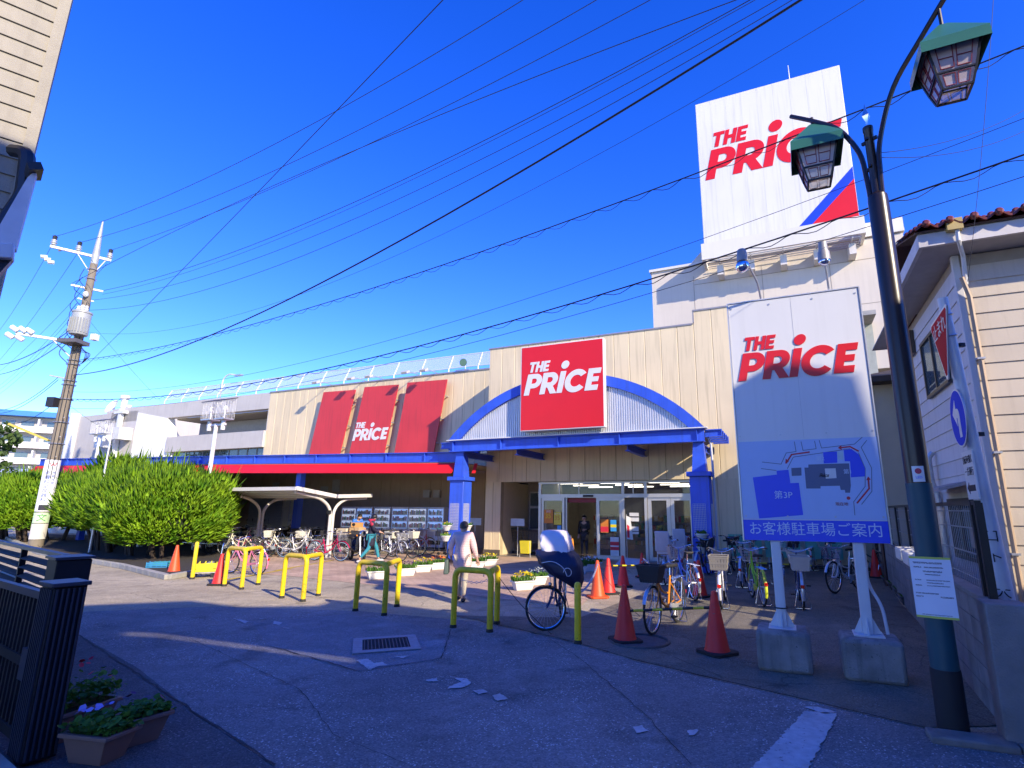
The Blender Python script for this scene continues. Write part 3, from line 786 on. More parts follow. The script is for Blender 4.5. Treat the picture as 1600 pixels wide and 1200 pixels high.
# ================================================================== SIDE AWNING
aw = thing('side_awning', 'long awning with bright red fascia under a blue steel beam along the store side', 'awning', tuple(SO), SR)
def T_(s_): return -0.021 * s_
b = MB(); A0, A1 = -29.0, -0.36
def slope_prism(b, prof, s0, s1):
    P = [(s0, y, z + T_(s0)) for y, z in prof] + [(s1, y, z + T_(s1)) for y, z in prof]; n = len(prof)
    b.add(P, [tuple(range(n - 1, -1, -1)), tuple(range(n, 2 * n))] + [(i, (i + 1) % n, n + (i + 1) % n, n + i) for i in range(n)])
slope_prism(b, [(-2.50, 3.02), (-2.46, 3.02), (-2.03, 3.42), (-2.07, 3.42)], A0, A1)
b.build('red_fascia', mat('awning_red', (0.72, 0.012, 0.008), 0.45, 0, .12, 1.5, streak=.25), aw)
b = MB(); slope_prism(b, [(-2.0, 3.05), (-1.96, 3.05), (-1.80, 3.42), (-1.84, 3.42)], A1 + .58, 0.35); b.build('red_fascia', MATS['awning_red'], aw)
for (y, z0, z1) in ((-1.95, 3.46, 3.84),):
    b = MB()
    slope_prism(b, [(y - .1, z1 - .03), (y + .1, z1 - .03), (y + .1, z1), (y - .1, z1)], A0, A1); slope_prism(b, [(y - .1, z0), (y + .1, z0), (y + .1, z0 + .03), (y - .1, z0 + .03)], A0, A1)
    slope_prism(b, [(y - .012, z0 + .03), (y + .012, z0 + .03), (y + .012, z1 - .03), (y - .012, z1 - .03)], A0, A1); b.build('blue_beam', M_blue, aw)
q = MB(); q.box(-.008, .008, -2.045, -1.855, 3.492, 3.808); me = q.mesh('stiffener', M_blue)
s_ = -1.9
while s_ > A0:
    o = link('stiffener', me, aw); o.location = (s_, 0, T_(s_)); s_ -= 1.86
b = MB(); slope_prism(b, [(-2.03, 3.425), (WY - .02, 3.425), (WY - .02, 3.455), (-2.03, 3.455)], A0, -.36); b.build('soffit', M_soffit, aw)
for s_ in (-8.4, -16.2, -23.8):
    b = MB(); b.box(s_ - .13, s_ + .13, -2.0, -1.74, 0, 3.42 + T_(s_)); b.build('column', M_blue, aw)
q = MB(); q.box(-.16, .16, -.16, .16, -.14, 0); me = q.mesh('soffit_lamp', mat('lamp_box', (0.55, 0.50, 0.42), .5))
for s_ in (-4.6, -7.2, -9.9, -11.2, -13.0):
    o = link('soffit_lamp', me, aw); o.location = (s_, -1.2, 3.424 + T_(s_))

# ================================================================== SIGNS ON THE STORE
sq = thing('store_sign', 'square red store sign with white THE PRICE lettering over the entrance arch', 'sign', tuple(SO), SR)
b = MB(); b.box(2.57, 5.62, -2.80, -2.56, 4.36, 7.36); b.build('sign_case', M_signwhite, sq, bevel=.01)
b = MB(); b.box(2.60, 5.59, -2.806, -2.801, 4.39, 7.33); b.build('sign_face', M_red, sq)
logo(0.74, M_signwhite, sq, (2.70, -2.812, 5.60), FRONT, 0.004)
b = MB(); b.box(2.9, 3.0, -2.555, -2.38, 4.5, 4.6); b.box(5.2, 5.3, -2.555, -2.38, 4.5, 4.6); b.build('mount', M_steel, sq)
M_banner = mat('banner_red', (0.58, 0.035, 0.04), 0.5, 0, 0.10, 1.0, streak=0.25)
for k, (q4, lab) in enumerate(((((-12.043,7.92), (-9.793,7.879), (-10.532,4.457), (-12.735,4.496)), 'leftmost slanted plain red panel on the cream store wall'),
                             (((-9.197,7.968), (-6.986,7.917), (-7.604,4.423), (-9.922,4.404)), 'middle slanted red panel carrying white THE PRICE lettering'),
                             (((-6.429,7.969), (-4.044,7.922), (-4.608,4.413), (-7.006,4.403)), 'slanted plain red panel on the store wall nearest the entrance arch'))):
    tl, tr, br, bl = q4
    bl = (bl[0], 4.10); br = (br[0] - .05, 4.10)
    t = thing('wall_banner', lab, 'sign', tuple(SO), SR, 'slanted red panels on the store wall')
    b = MB(); b.prism([(bl[0], 2.33, bl[1]), (br[0], 2.33, br[1]), (tr[0], 2.33, tr[1]), (tl[0], 2.33, tl[1])], (0, .05, 0)); b.build('panel', M_banner, t)
    q = MB()
    for f_ in (.2, .5, .8):
        for a, c in ((bl, tl), (br, tr)):
            sx = a[0] + (c[0] - a[0]) * f_; z = a[1] + (c[1] - a[1]) * f_; sx += .06 if a is bl else -.06
            q.box(sx - .02, sx + .02, 2.381, WY + .01, z - .02, z + .02)
    q.build('standoff', M_steel, t)
    if k == 1: logo(0.60, M_signwhite, t, (-9.72, 2.322, 5.15), FRONT, 0.005)
def flood(s_, lab):
    t = thing('floodlight', lab, 'floodlight', st(s_, WY, 8.36), SR, 'floodlights over the red wall panels')
    b = MB(); b.tube(bend([(0, .3, .04), (0, -.2, .10), (0, -.95, .05)], .2), .022, 6); b.build('arm', M_steel, t)
    b = MB(); b.cbox((0, -1.05, -.02), (.34, .26, .10), M=Matrix.Rotation(rad(28), 3, 'X')); b.build('lamp_head', mat('floodlight_case', (.5, .48, .42), .5), t)
    b = MB(); b.cbox((0, -1.03, -.075), (.30, .22, .012), M=Matrix.Rotation(rad(28), 3, 'X')); b.build('lens', M_winglass, t)
for s_, lab in ((-12.0, 'floodlight on an arm above the leftmost red wall panel'), (-9.6, 'floodlight on an arm above the left edge of the lettered red panel'), (-8.4, 'floodlight on an arm above the right part of the lettered red panel'),
                (-6.1, 'floodlight on an arm above the left half of the red panel nearest the arch'), (-5.0, 'floodlight on an arm above the right half of the red panel nearest the arch')): flood(s_, lab)
t = thing('spot_lamp', 'small round green spot lamp on the wing roof by the fence', 'spot lamp', st(-3.3, WY - .1, 8.4), SR)
b = MB(); b.cyl((0, .1, 0), (0, .1, .25), .02); b.cyl((-.5, 0, .02), (.3, 0, .02), .025); b.build('stand', M_steel, t)
b = MB(); b.lathe([(.02, 0), (.16, .03), (.2, .12), (.19, .13), (.02, .13)], c=(0, -.02, .36), n=14, ax=(0.2, -1, -.1)); b.build('lamp_head', mat('green_lamp', (.08, .16, .10), .3), t)

# ---- roof fence
rf = thing('roof_fence', 'white mesh fence leaning back along the wing roof', 'fence', tuple(SO), SR)
M_mesh = bpy.data.materials.new('white_wire_mesh'); M_mesh.use_nodes = True
_n = M_mesh.node_tree.nodes; _p = _n['Principled BSDF']; _p.inputs['Base Color'].default_value = (.48, .49, .58, 1); _p.inputs['Roughness'].default_value = .5
_tc = _n.new('ShaderNodeTexCoord'); _mp = _n.new('ShaderNodeMapping'); _mp.inputs['Rotation'].default_value = (0, rad(45), 0)
_ck = _n.new('ShaderNodeTexBrick'); _ck.inputs['Scale'].default_value = 1; _ck.inputs['Brick Width'].default_value = .05; _ck.inputs['Row Height'].default_value = .05; _ck.offset = 0; _ck.inputs['Mortar Size'].default_value = .0085
_ck.inputs['Color1'].default_value = _ck.inputs['Color2'].default_value = (0, 0, 0, 1); _ck.inputs['Mortar'].default_value = (1, 1, 1, 1); _ck.inputs['Mortar Smooth'].default_value = 0
_sp = _n.new('ShaderNodeSeparateXYZ'); _cb = _n.new('ShaderNodeCombineXYZ')
M_mesh.node_tree.links.new(_tc.outputs['Object'], _mp.inputs[0]); M_mesh.node_tree.links.new(_mp.outputs[0], _sp.inputs[0])
M_mesh.node_tree.links.new(_sp.outputs[0], _cb.inputs[0]); M_mesh.node_tree.links.new(_sp.outputs[2], _cb.inputs[1]); M_mesh.node_tree.links.new(_cb.outputs[0], _ck.inputs['Vector'])
M_mesh.node_tree.links.new(_ck.outputs['Color'], _p.inputs['Alpha'])
sp_ = 1.72; fe = [-1.0 - k * sp_ for k in range(16)]
q = MB(); q.tube([(0, WY + .25, 8.38), (0, WY + .25, 8.62), (0, WY + .62, 9.42)], .03, 6); mp_ = q.mesh('fence_post', M_white)
q = MB(); q.prism([(-sp_ + .02, WY + .26, 8.5), (-.02, WY + .26, 8.5), (-.02, WY + .26, 8.62), (-.02, WY + .62, 9.41), (-sp_ + .02, WY + .62, 9.41), (-sp_ + .02, WY + .26, 8.62)], (0, .004, 0))
q = MB(); q.face([(-sp_ + .02, WY + .27, 8.64), (-.02, WY + .27, 8.64), (-.02, WY + .62, 9.40), (-sp_ + .02, WY + .62, 9.40)]); mm_ = q.mesh('mesh_panel', M_mesh)
q = MB(); q.tube([(-sp_, WY + .62, 9.42), (0, WY + .62, 9.42)], .022, 6); q.tube([(-sp_, WY + .25, 8.66), (0, WY + .25, 8.66)], .018, 6); mr_ = q.mesh('rail', M_white)
for i, s_ in enumerate(fe):
    o = link('fence_post', mp_, rf); o.location = (s_, 0, 0)
    if i < len(fe) - 1:
        o = link('mesh_panel', mm_, rf); o.location = (s_, 0, 0)
        o = link('rail', mr_, rf); o.location = (s_, 0, 0)
t = thing('roof_lamp', 'curved white lamp arm rising over the roof fence at the left', 'lamp', st(-21.6, WY + .4, 8.36), SR)
b = MB(); b.tube(bend([(0, 0, 0), (.05, 0, 1.35), (.5, 0, 1.62), (1.2, 0, 1.5)], .4), .04, 7); b.build('arm', M_white, t)
b = MB(); b.cbox((1.45, 0, 1.45), (.6, .2, .09)); b.build('lamp_head', M_steel, t)

# ---- vending machines along the wing wall
def vending(s_, wdt, lab, body, seed, dark=False):
    r = random.Random(seed)
    t = thing('vending_machine', lab, 'vending machine', st(s_, WY - .78), SR, 'vending machines along the store wall')
    h = 1.83
    b = MB(); b.box(0, wdt, 0.02, .74, .06, h); b.build('cabinet', body, t, bevel=.012)
    b = MB(); b.box(.03, wdt - .03, .06, .70, 0, .06); b.build('foot', M_black, t)
    f = MB(); z0, z1 = 0.86, 1.74
    f.box(.0, wdt, -.02, .02, .06, z0); f.box(0, .05, -.02, .02, z0, h); f.box(wdt - .05, wdt, -.02, .02, z0, h); f.box(.05, wdt - .05, -.02, .02, z1, h); fr = f.build('door', body, t)
    b = MB(); b.box(.05, wdt - .05, .005, .019, z0, z1); b.build('display_back', mat('display_blue', (.30, .48, .90), .5, emit=.30) if seed % 2 else mat('display_pale', (.60, .68, .85), .5, emit=.25), t)
    cols = [mat('can_' + n__, c, .3) for n__, c in (('red', (.5, .03, .03)), ('brown', (.16, .07, .03)), ('white', (.7, .7, .7)), ('green', (.07, .3, .1)), ('gold', (.5, .33, .06)), ('navy', (.03, .05, .25)))]
    b = MB()
    for row in range(3):
        z = z0 + .05 + row * .29
        x = .08
        while x < wdt - .13:
            b.cur = r.choice((0, 0, 1, 1, 2, 3, 4, 5)) if not dark else r.choice((0, 1, 1, 0, 4))
            hh = r.choice((.13, .16, .2)); b.cyl((x + .03, -.006, z), (x + .03, -.006, z + hh), .028, n=6); x += .075
    b.build('drink_samples', cols, t)
    b = MB()
    for row in range(3): b.box(.05, wdt - .05, -.03, .004, z0 + .02 + row * .29, z0 + .045 + row * .29)
    b.build('display_shelf', M_signwhite, t)
    b = MB(); b.box(.05, wdt - .05, -.034, -.030, z0 + .001, z1 - .001); b.build('display_glass', glass('display_glass', (.7, .8, 1.0), .12), t)
    b = MB(); b.box(wdt * .55, wdt * .88, -.03, -.019, .55, .78); b.build('coin_panel', mat('coin_panel', (.25, .27, .32), .4, .4), fr)
    b = MB(); b.box(.12, wdt * .85, -.026, -.019, .18, .36); b.build('pickup_flap', M_black, fr)
    b = MB(); b.box(.10, wdt * .45, -.024, -.019, .48, .74); b.build('poster', mat('pale_poster', (.5, .6, .75), .5), fr)
vm = mat('vending_white', (.86, .88, .92), .35, 0, .04)
vb = mat('vending_bluewhite', (.70, .80, .94), .35, 0, .04)
for k, (s_, wd_, lab, m_, dk) in enumerate((((-4.513,0.755)[0], .92, 'rightmost vending machine of the row beside the blue pillar', vb, 0), ((-5.589,0.733)[0], 1.05, 'second vending machine from the right in the row', vb, 0),
     ((-6.551,0.714)[0], .98, 'third vending machine from the right, with many red cans', vm, 1), ((-7.618,0.692)[0], 1.0, 'third vending machine from the left, just right of the walker', vb, 0),
     ((-8.72,0.67)[0], 1.0, 'second vending machine from the left, brown display behind the walker', vm, 1), ((-9.652,0.651)[0], .95, 'leftmost vending machine beside the bicycle shelter post', vm, 0))):
    vending(s_, wd_, lab, m_, k + 1, bool(dk))
for k, u in enumerate((-5.3, -4.72)):
    t = thing('wall_vent', 'left of the two small grey wall vents above the vending machines' if k == 0 else 'right of the two small grey wall vents above the vending machines', 'vent', st(u, WY + .016, 2.28), SR, 'wall vents')
    b = MB(); b.box(0, .36, -.14, 0, 0, .34); b.build('hood', mat('vent_grey', (.45, .42, .36), .5), t)
    for j in range(4):
        q = MB(); q.box(.03, .33, -.15, -.141, .05 + j * .07, .085 + j * .07); q.build('slat', MATS['vent_grey'], t)
# dim ground floor fittings behind the shelter: shutters, a lit window, notices
M_shut = mat('shutter_grey', (.36, .36, .35), .5, .3)
for k, (s_, wd_) in enumerate(((-13.4, 2.0), (-17.2, 2.6))):
    t = MB(); t.box(s_, s_ + wd_, WY - .03, WY + .018, 0, 2.3); o = t.build('roller_shutter', M_shut, store)
    for j in range(15):
        q = MB(); q.box(s_ + .02, s_ + wd_ - .02, WY - .045, WY - .031, .05 + j * .15, .17 + j * .15); q.build('slat', M_shut, o)
b = MB(); b.box(-15.05, -13.55, WY - .02, WY + .018, .5, 2.3); o = b.build('window', M_frame, store)
for k in range(3):
    q = MB(); q.box(-15.0 + k * .48, -14.58 + k * .48, WY - .03, WY - .021, .55, 2.25); q.build('blind', mat('cream_blind', (.75, .68, .42), .7), o)
for k, (s_, z) in enumerate(((-12.0, 2.25), (-15.6, 2.5), (-11.2, 2.6))):
    q = MB(); q.box(s_, s_ + .5, WY - .012, WY + .018, z, z + .62); q.build('notice', mat('notice_grey', (.40, .39, .36), .7), store)
t = MB(); t.box(-21.0, -19.4, WY - .5, WY, 0, 1.9); t.build('blue_cabinet', mat('cabinet_blue', (.02, .03, .16), .5), store)


# ================================================================== CAR PARK SIGNBOARD
BC = (2.719, 6.939)
sb = thing('parking_signboard', 'tall white signboard with THE PRICE lettering and a blue car park map on two posts', 'signboard', (*BC, 0), SR)
M_mapbg = mat('map_ground', (0.40, 0.52, 0.76), .45, 0, .03)  # blue-grey print, made bluer to carry the shade on the lower board
M_mapblue = mat('map_blue', (0.012, 0.06, 0.72), .42, 0, .03)
M_mapdark = mat('map_grey', (0.10, 0.13, 0.22), .5, 0, .03)
b = MB(); b.box(-.32, 1.25, -.05, .10, 1.43, 4.53); b.build('board', M_signwhite, sb, bevel=.008)
yy = -.0515
def flat(name, pts, m, dy=0.0):
    q = MB(); q.prism([(x, yy - dy - .002, z) for x, z in pts], (0, .002, 0)); return q.build(name, m, sb)
flat('map_field', [(-.315, 1.685), (1.245, 1.685), (1.245, 2.645), (-.315, 2.645)], M_mapbg)
flat('blue_banner', [(-.318, 1.432), (1.248, 1.432), (1.248, 1.675), (-.318, 1.675)], M_mapblue)
M_bannertext = mat('banner_text', (0.55, 0.66, 0.82), .5, 0, .03)
text('お客様駐車場ご案内', .165, M_bannertext, sb, (.465, yy - .004, 1.562), FRONT, .001, 'banner_lettering', width=1.42)
flat('map_building', [(0.437,2.302), (0.481,2.301), (0.484,2.338), (0.863,2.341), (0.925,2.34), (0.917,2.078), (0.899,1.997), (0.85,1.998), (0.849,2.03), (0.805,2.03), (0.8,2.079), (0.594,2.077), (0.592,2.049), (0.435,2.05)], M_mapdark, .001)
flat('map_building', [(0.289,2.3), (0.403,2.303), (0.397,2.207), (0.286,2.203)], M_mapdark, .001)
flat('map_car_park', [(-0.166,2.194), (0.119,2.224), (0.118,2.27), (0.256,2.281), (0.264,2.117), (0.359,2.12), (0.374,1.737), (-0.128,1.69)], M_mapblue, .001)
flat('map_car_park', [(0.66,2.482), (0.811,2.485), (0.802,2.351), (0.654,2.347)], M_mapblue, .0012)
flat('map_car_park', [(0.884,2.499), (0.969,2.509), (1.036,2.444), (1.083,2.278), (1.073,2.184), (0.927,2.176), (0.937,2.364), (0.881,2.366)], M_mapblue, .0013)
flat('map_lot', [(0.811,2.485), (0.875,2.486), (0.868,2.386), (0.808,2.385)], mat('map_pale', (.45, .58, .62), .5), .001)
flat('map_logo_plate', [(0.66,2.285), (0.776,2.286), (0.775,2.17), (0.659,2.164)], M_signwhite, .0022)
text('第3P', .105, M_bannertext, sb, (.17, yy - .005, 1.97), FRONT, .001)
text('第2', .062, M_bannertext, sb, (.62, yy - .005, 2.405), FRONT, .001)
text('第1', .062, M_bannertext, sb, (.90, yy - .005, 2.24), FRONT, .001)
text('現在地', .046, mat('map_redbrown', (.28, .03, .05), .5), sb, (.80, yy - .005, 1.865), FRONT, .001)
logo(.028, M_ink, sb, (.592, yy - .008, 2.185), FRONT, .001)
def strip(name, pts, wd_, m, dy=.0015):
    q = MB()
    for a, c in zip(pts[:-1], pts[1:]):
        dx, dz = c[0] - a[0], c[1] - a[1]; l = hypot(dx, dz) or 1; nx, nz = -dz / l * wd_ / 2, dx / l * wd_ / 2; ex, ez = dx / l * wd_ * .3, dz / l * wd_ * .3
        q.prism([(a[0] - nx - ex, yy - dy - .001, a[1] - nz - ez), (c[0] - nx + ex, yy - dy - .001, c[1] - nz + ez), (c[0] + nx + ex, yy - dy - .001, c[1] + nz + ez), (a[0] + nx - ex, yy - dy - .001, a[1] + nz - ez)], (0, .001, 0))
        dy += .0002
    return q.build(name, m, sb)
for pts in ([(-0.04,2.383), (0.177,2.351), (0.248,2.487), (0.361,2.501), (0.352,2.622)], [(-0.059,2.302), (0.115,2.274)], [(0.245,2.295), (0.323,2.433), (0.952,2.513)], [(0.428,2.619), (0.44,2.512), (0.588,2.527), (0.58,2.621)], [(0.631,2.627), (0.648,2.533), (1.005,2.566), (1.094,2.644)],
            [(1.137,2.605), (1.071,2.525), (1.152,2.28), (1.126,2.012), (1.006,1.864)], [(1.037,2.46), (1.086,2.275), (1.063,2.068), (0.927,1.893), (0.923,1.742)]):
    strip('map_road_line', pts, .008, M_mapdark)
M_arrow = mat('map_arrow_red', (.50, .02, .04), .5, 0, .03)
for pts, hd in (([(0.508,2.489), (0.307,2.465), (0.238,2.363)], ((0.224,2.353), (0.236,2.419), (0.271,2.383))), ([(1.037,2.482), (0.955,2.538), (0.86,2.53)], ((0.825,2.528), (0.865,2.56), (0.864,2.5))), ([(0.962,1.88), (1.101,2.044), (1.105,2.148)], ((1.106,2.184), (1.081,2.139), (1.13,2.145)))):
    strip('map_arrow', pts, .018, M_arrow, .002); flat('map_arrow_head', hd, M_arrow, .0016)
cx_, cz_ = (0.877,1.935); flat('map_you_are_here', [(cx_ + .020 * cos(k * pi / 8), cz_ + .020 * sin(k * pi / 8)) for k in range(16)], M_arrow, .0018)
logo(.372, M_red, sb, (-.255, yy - .006, 3.445), FRONT, .003)
boxes('edge_trim', [(-.335, -.321, -.06, .11, 1.42, 4.54), (1.251, 1.265, -.06, .11, 1.42, 4.54), (-.32, 1.25, -.06, .11, 4.531, 4.545)], M_alu, sb)
for x in (-.28, .2, .72, 1.21):
    for z in (1.72, 2.72, 4.46):
        q = MB(); q.lathe([(.012, 0), (.010, .006)], c=(x, yy, z), n=8, ax=(0, -1, 0)); q.build('bolt', M_steel, sb)
boxes('seam', [(.463, .466, yy - .0006, yy - .0002, 2.66, 4.52)], mat('board_seam', (.45, .45, .45), .7), sb)
for k, x in enumerate((.035, .925)):
    b = MB(); b.box(x - .055, x + .055, -.03, .08, .43, 1.428); o = b.build('post', mat('post_white', (.62, .63, .64), .45, 0, .05, streak=.25), sb, bevel=.008)
    q = MB(); q.box(x - .15, x + .15, -.13, .18, .431, .447)
    for a in range(4):
        A_ = a * pi / 2; c_, s_ = cos(A_), sin(A_)
        q.prism([(x + c_ * .056 - s_ * .006, .025 + s_ * .056 + c_ * .006, .448), (x + c_ * .14 - s_ * .006, .025 + s_ * .14 + c_ * .006, .448), (x + c_ * .056 - s_ * .006, .025 + s_ * .056 + c_ * .006, .62)], (s_ * .012, -c_ * .012, 0))
    q.build('base_plate', MATS['post_white'], o)
    b = MB(); r = random.Random(k)
    b.prism([(x - .29, -.27, 0), (x + .29, -.27, 0), (x + .29, .27, 0), (x - .29, .27, 0)], (0, 0, .44)) if k == 0 else b.prism([(x - .30, -.28, 0), (x + .30, -.28, 0), (x + .30, .26, 0), (x - .30, .26, 0)], (0, 0, .43))
    b.build('concrete_block', mat('stained_concrete', (0.27, 0.26, 0.245), 0.9, 0, .45, 4, .6, 60, streak=.95, chips=.25, chipcol=(.07, .07, .065)), sb, bevel=.045)
b = MB(); b.tube(bend([(.99, .10, 1.42), (.99, .12, .95), (1.10, .06, .75), (1.12, .02, .45)], .2), .018, 8); b.build('cable_conduit', MATS['post_white'], sb)
b = MB(); b.torus((.035, .025, .66), .085, .008, n=16, m=5); b.build('tie_band', M_black, sb)
for x, lab in ((.03, 'left reflector spotlight on a bent arm above the signboard'), (.93, 'right spotlight on a straight arm above the signboard')):
    t = thing('spotlight', lab, 'spotlight', (BC[0] + x * _c, BC[1] + x * _s, 4.53), SR, 'spotlights over the signboard')
    k = 1 if x < .5 else -1
    if k == 1:
        b = MB(); b.tube(bend([(.08, 0, 0), (.06, -.25, .18), (-.02, -.42, .34)], .1), .014, 7); b.build('arm', M_steel, t)
        b = MB(); b.lathe([(.045, .14), (.055, .13), (.065, .05), (.07, -.03)], c=(-.10, -.42, .46), n=16); b.build('socket', mat('lamp_socket_grey', (.32, .31, .30), .5, .3), t)
        b = MB(); b.ball((-.10, -.42, .36), (.088, .088, .085), 18, 12); b.build('bulb', mat('mirror_bulb', (.8, .82, .86), .06, 1.0, .02), t)
    else:
        b = MB(); b.tube([(0, 0, 0), (-.03, -.22, .36)], .014, 7); b.build('arm', M_steel, t)
        b = MB(); b.lathe([(.075, -.10), (.07, 0), (.068, .02), (.055, .03), (.05, .15)], c=(-.035, -.25, .44), n=16); b.build('socket', MATS['lamp_socket_grey'], t)
        b = MB(); b.ball((-.035, -.25, .33), (.07, .07, .06), 14, 10); b.build('bulb', MATS['mirror_bulb'], t)

# ================================================================== STREET LAMP
M_brown = mat('lamp_brown', (0.020, 0.013, 0.012), 0.32, 0.1, .15, 5, dirt=.15)
M_teal = mat('lamp_teal', (0.010, 0.065, 0.085), 0.5, 0, .12, 5, dirt=.35)
LP = (3.36, 5.05)
sl = thing('street_lamp', 'tall brown and teal street lamp post carrying two green roofed lanterns', 'street lamp', (*LP, 0))
b = MB(); b.lathe([(.115, 0), (.113, .47), (.110, .49)], n=20); b.build('base_sleeve', mat('sleeve_black', (.012, .012, .014), .7, 0, .2), sl)
b = MB(); b.lathe([(.106, .49), (.104, 2.04)], n=20); b.build('lower_post', M_teal, sl)
b = MB(); b.lathe([(.100, 2.04), (.094, 4.9), (.090, 4.96), (.05, 5.0)], n=20); b.build('post', M_brown, sl)
b = MB(); b.lathe([(.045, 4.99), (.045, 5.72), (.050, 5.73), (.050, 5.78), (.02, 5.80)], n=14)
b.build('upper_post', M_brown, sl)
b = MB(); b.lathe([(.012, 5.80), (.016, 5.86), (.045, 5.92), (.02, 5.99), (.001, 6.08)], n=4); b.build('finial', M_chrome, sl, ang=20)
aa = rad(-60); ax_, ay_ = cos(aa), sin(aa)
b = MB()
for z in (5.62, 5.30): b.cbox((0, 0, z), (.16, .03, .03), aa); b.cbox((0, 0, z), (.03, .14, .025), aa)
b.build('clamp', M_brown, sl)
M_lampgreen = mat('lantern_green', (0.035, 0.14, 0.085), 0.32, 0, .12, 3)
M_lampframe = mat('lantern_frame', (0.018, 0.020, 0.022), .4, 0.2, .1)
M_lampglass = glass('lantern_glass', (.60, .50, .50), .70, .35)
M_lampred = mat('lantern_trim', (0.20, .015, .03), .5)
for sgn in (1, -1):
    r = .82 * sgn if sgn == 1 else -.74
    up = .28 if sgn == 1 else .05
    P = lambda d, z: (ax_ * d, ay_ * d, z)
    b = MB()
    if sgn == 1: path = [P(.05, 4.96), P(.06, 5.2), P(.10, 5.55), P(.30, 6.05), P(.62, 6.40), P(1.0, 6.78)]
    else: path = [P(-.07, 4.98), P(-.08, 5.2), P(-.12, 5.55), P(-.30, 5.95), P(-.52, 6.20), P(-.86, 6.52)]
    Q = []
    for i in range(len(path) - 1):
        p0 = V(path[max(0, i - 1)]); p1 = V(path[i]); p2 = V(path[i + 1]); p3 = V(path[min(len(path) - 1, i + 2)])
        for k in range(5):
            t = k / 5; Q.append(.5 * ((2 * p1) + (p2 - p0) * t + (2 * p0 - 5 * p1 + 4 * p2 - p3) * t * t + (3 * p1 - p0 - 3 * p2 + p3) * t ** 3))
    Q.append(V(path[-1])); b.tube(Q, .026, 8); arm = b.build('arm', M_brown, sl)
    zt = (6.36 if sgn == 1 else 6.21); d_ = .80 if sgn == 1 else -.60
    o = link('lantern', None, sl); o.empty_display_size = .1; o.scale = (.93,) * 3; o.location = P(d_, zt); o.rotation_euler = (0, 0, aa + rad(36))
    q = MB(); q.cyl((0, 0, 0), (0, 0, .22 if sgn == 1 else .12), .018, n=8); q.build('hanger', M_brown, o)
    def fr(z, h): return [(-h, -h, z), (h, -h, z), (h, h, z), (-h, h, z)]
    q = MB(); v = fr(0, .04) + fr(-.34, .285) + fr(-.46, .287); q.add(v, [(0, 1, 2, 3)] + [(i, 4 + i, 4 + (i + 1) % 4, (i + 1) % 4) for i in range(4)] + [(4 + i, 8 + i, 8 + (i + 1) % 4, 4 + (i + 1) % 4) for i in range(4)])
    q.add(fr(-.335, .275) + fr(-.01, .035), [(i, (i + 1) % 4, 4 + (i + 1) % 4, 4 + i) for i in range(4)]); q.build('roof', M_lampgreen, o, ang=20)
    q = MB(); zs = (-.32, -.66, -.82); hs = (.235, .165, .125)
    for i in range(4):
        for a_ in range(2):
            p0 = V(fr(zs[a_], hs[a_])[i]); p1 = V(fr(zs[a_ + 1], hs[a_ + 1])[i]); q.tube([p0, p1], .014, 4)
    for z, h in zip(zs, hs):
        c4 = fr(z, h)
        for i in range(4): q.tube([c4[i], c4[(i + 1) % 4]], .013, 4)
    q.build('frame', M_lampframe, o)
    for i in range(4):
        j = (i + 1) % 4
        q = MB()
        for a_ in range(2):
            c0, c1 = fr(zs[a_], hs[a_] * .97), fr(zs[a_ + 1], hs[a_ + 1] * .97); q.face([c0[i], c0[j], c1[j], c1[i]])
        q.build('pane', M_lampglass, o)
        q = MB()
        for a_ in range(2):
            c0, c1 = fr(zs[a_], hs[a_]), fr(zs[a_ + 1], hs[a_ + 1])
            A, B_, C_, D_ = V(c0[i]), V(c0[j]), V(c1[j]), V(c1[i])
            W_ = lambda u, v_: (A.lerp(B_, u)).lerp(D_.lerp(C_, u), v_)
            for (u0, u1) in ((.14, .46), (.54, .86)):
                lo, hi = (.25, .9) if a_ == 0 else (.15, .85)
                ring = [W_(u0, lo), W_(u1, lo), W_(u1, hi), W_(u0, hi)]
                for n__ in range(4): q.tube([ring[n__], ring[(n__ + 1) % 4]], .005, 4)
                if a_ == 0: q.tube([W_(u0, .6), W_(u1, .6)], .005, 4)
        q.build('glazing_trim', M_lampred, o)
    q = MB(); q.ball((0, 0, -.36), (.07, .07, .11), 10, 8); q.cyl((0, 0, -.2), (0, 0, -.28), .03); q.build('bulb', mat('bulb_white', (.8, .8, .78), .3), o)
# notice and LED sticker wrapped on the post
th = atan2(-LP[1], -LP[0])
def wrap(name, z0, z1, wd_, r, m, parent, off=0.0, flatten=1.0):
    q = MB(); n_ = 8; ha = wd_ / r / 2
    q.grid(lambda u, v_: (r * cos(th + off + (u - .5) * 2 * ha), r * sin(th + off + (u - .5) * 2 * ha), z0 + (z1 - z0) * v_), n_, 1)
    return q.build(name, m, parent)
tx, ty = -sin(th), cos(th)
st_ = wrap('led_sticker', 2.05, 2.19, .095, .1035, M_signwhite, sl, .10)
q = MB(); c_ = V((cos(th + .1) * .106, sin(th + .1) * .106, 2.145)); q.prism([c_ + V((tx, ty, 0)) * .026 * cos(k * pi / 8) + V((0, 0, .026 * sin(k * pi / 8))) for k in range(16)], (cos(th) * .001, sin(th) * .001, 0)); q.build('sticker_disc', mat('sticker_crimson', (.45, .02, .06), .5), st_)
text('LED', .03, M_mapblue, st_, (cos(th + .1) * .107, sin(th + .1) * .107, 2.088), (rad(90), 0, th + .1 + rad(90)), .0005)
po = thing('paper_notice', 'white printed notice with yellow edges tied round the lamp post', 'notice', (*LP, 0))
pa = MB()
def wn(u, z):
    wd_ = .30; x = (u - .5) * wd_; d = .112 - .010 * abs(u - .5) * 2
    return (cos(th) * d - sin(th) * -x * -1, sin(th) * d + cos(th) * -x * -1, z)
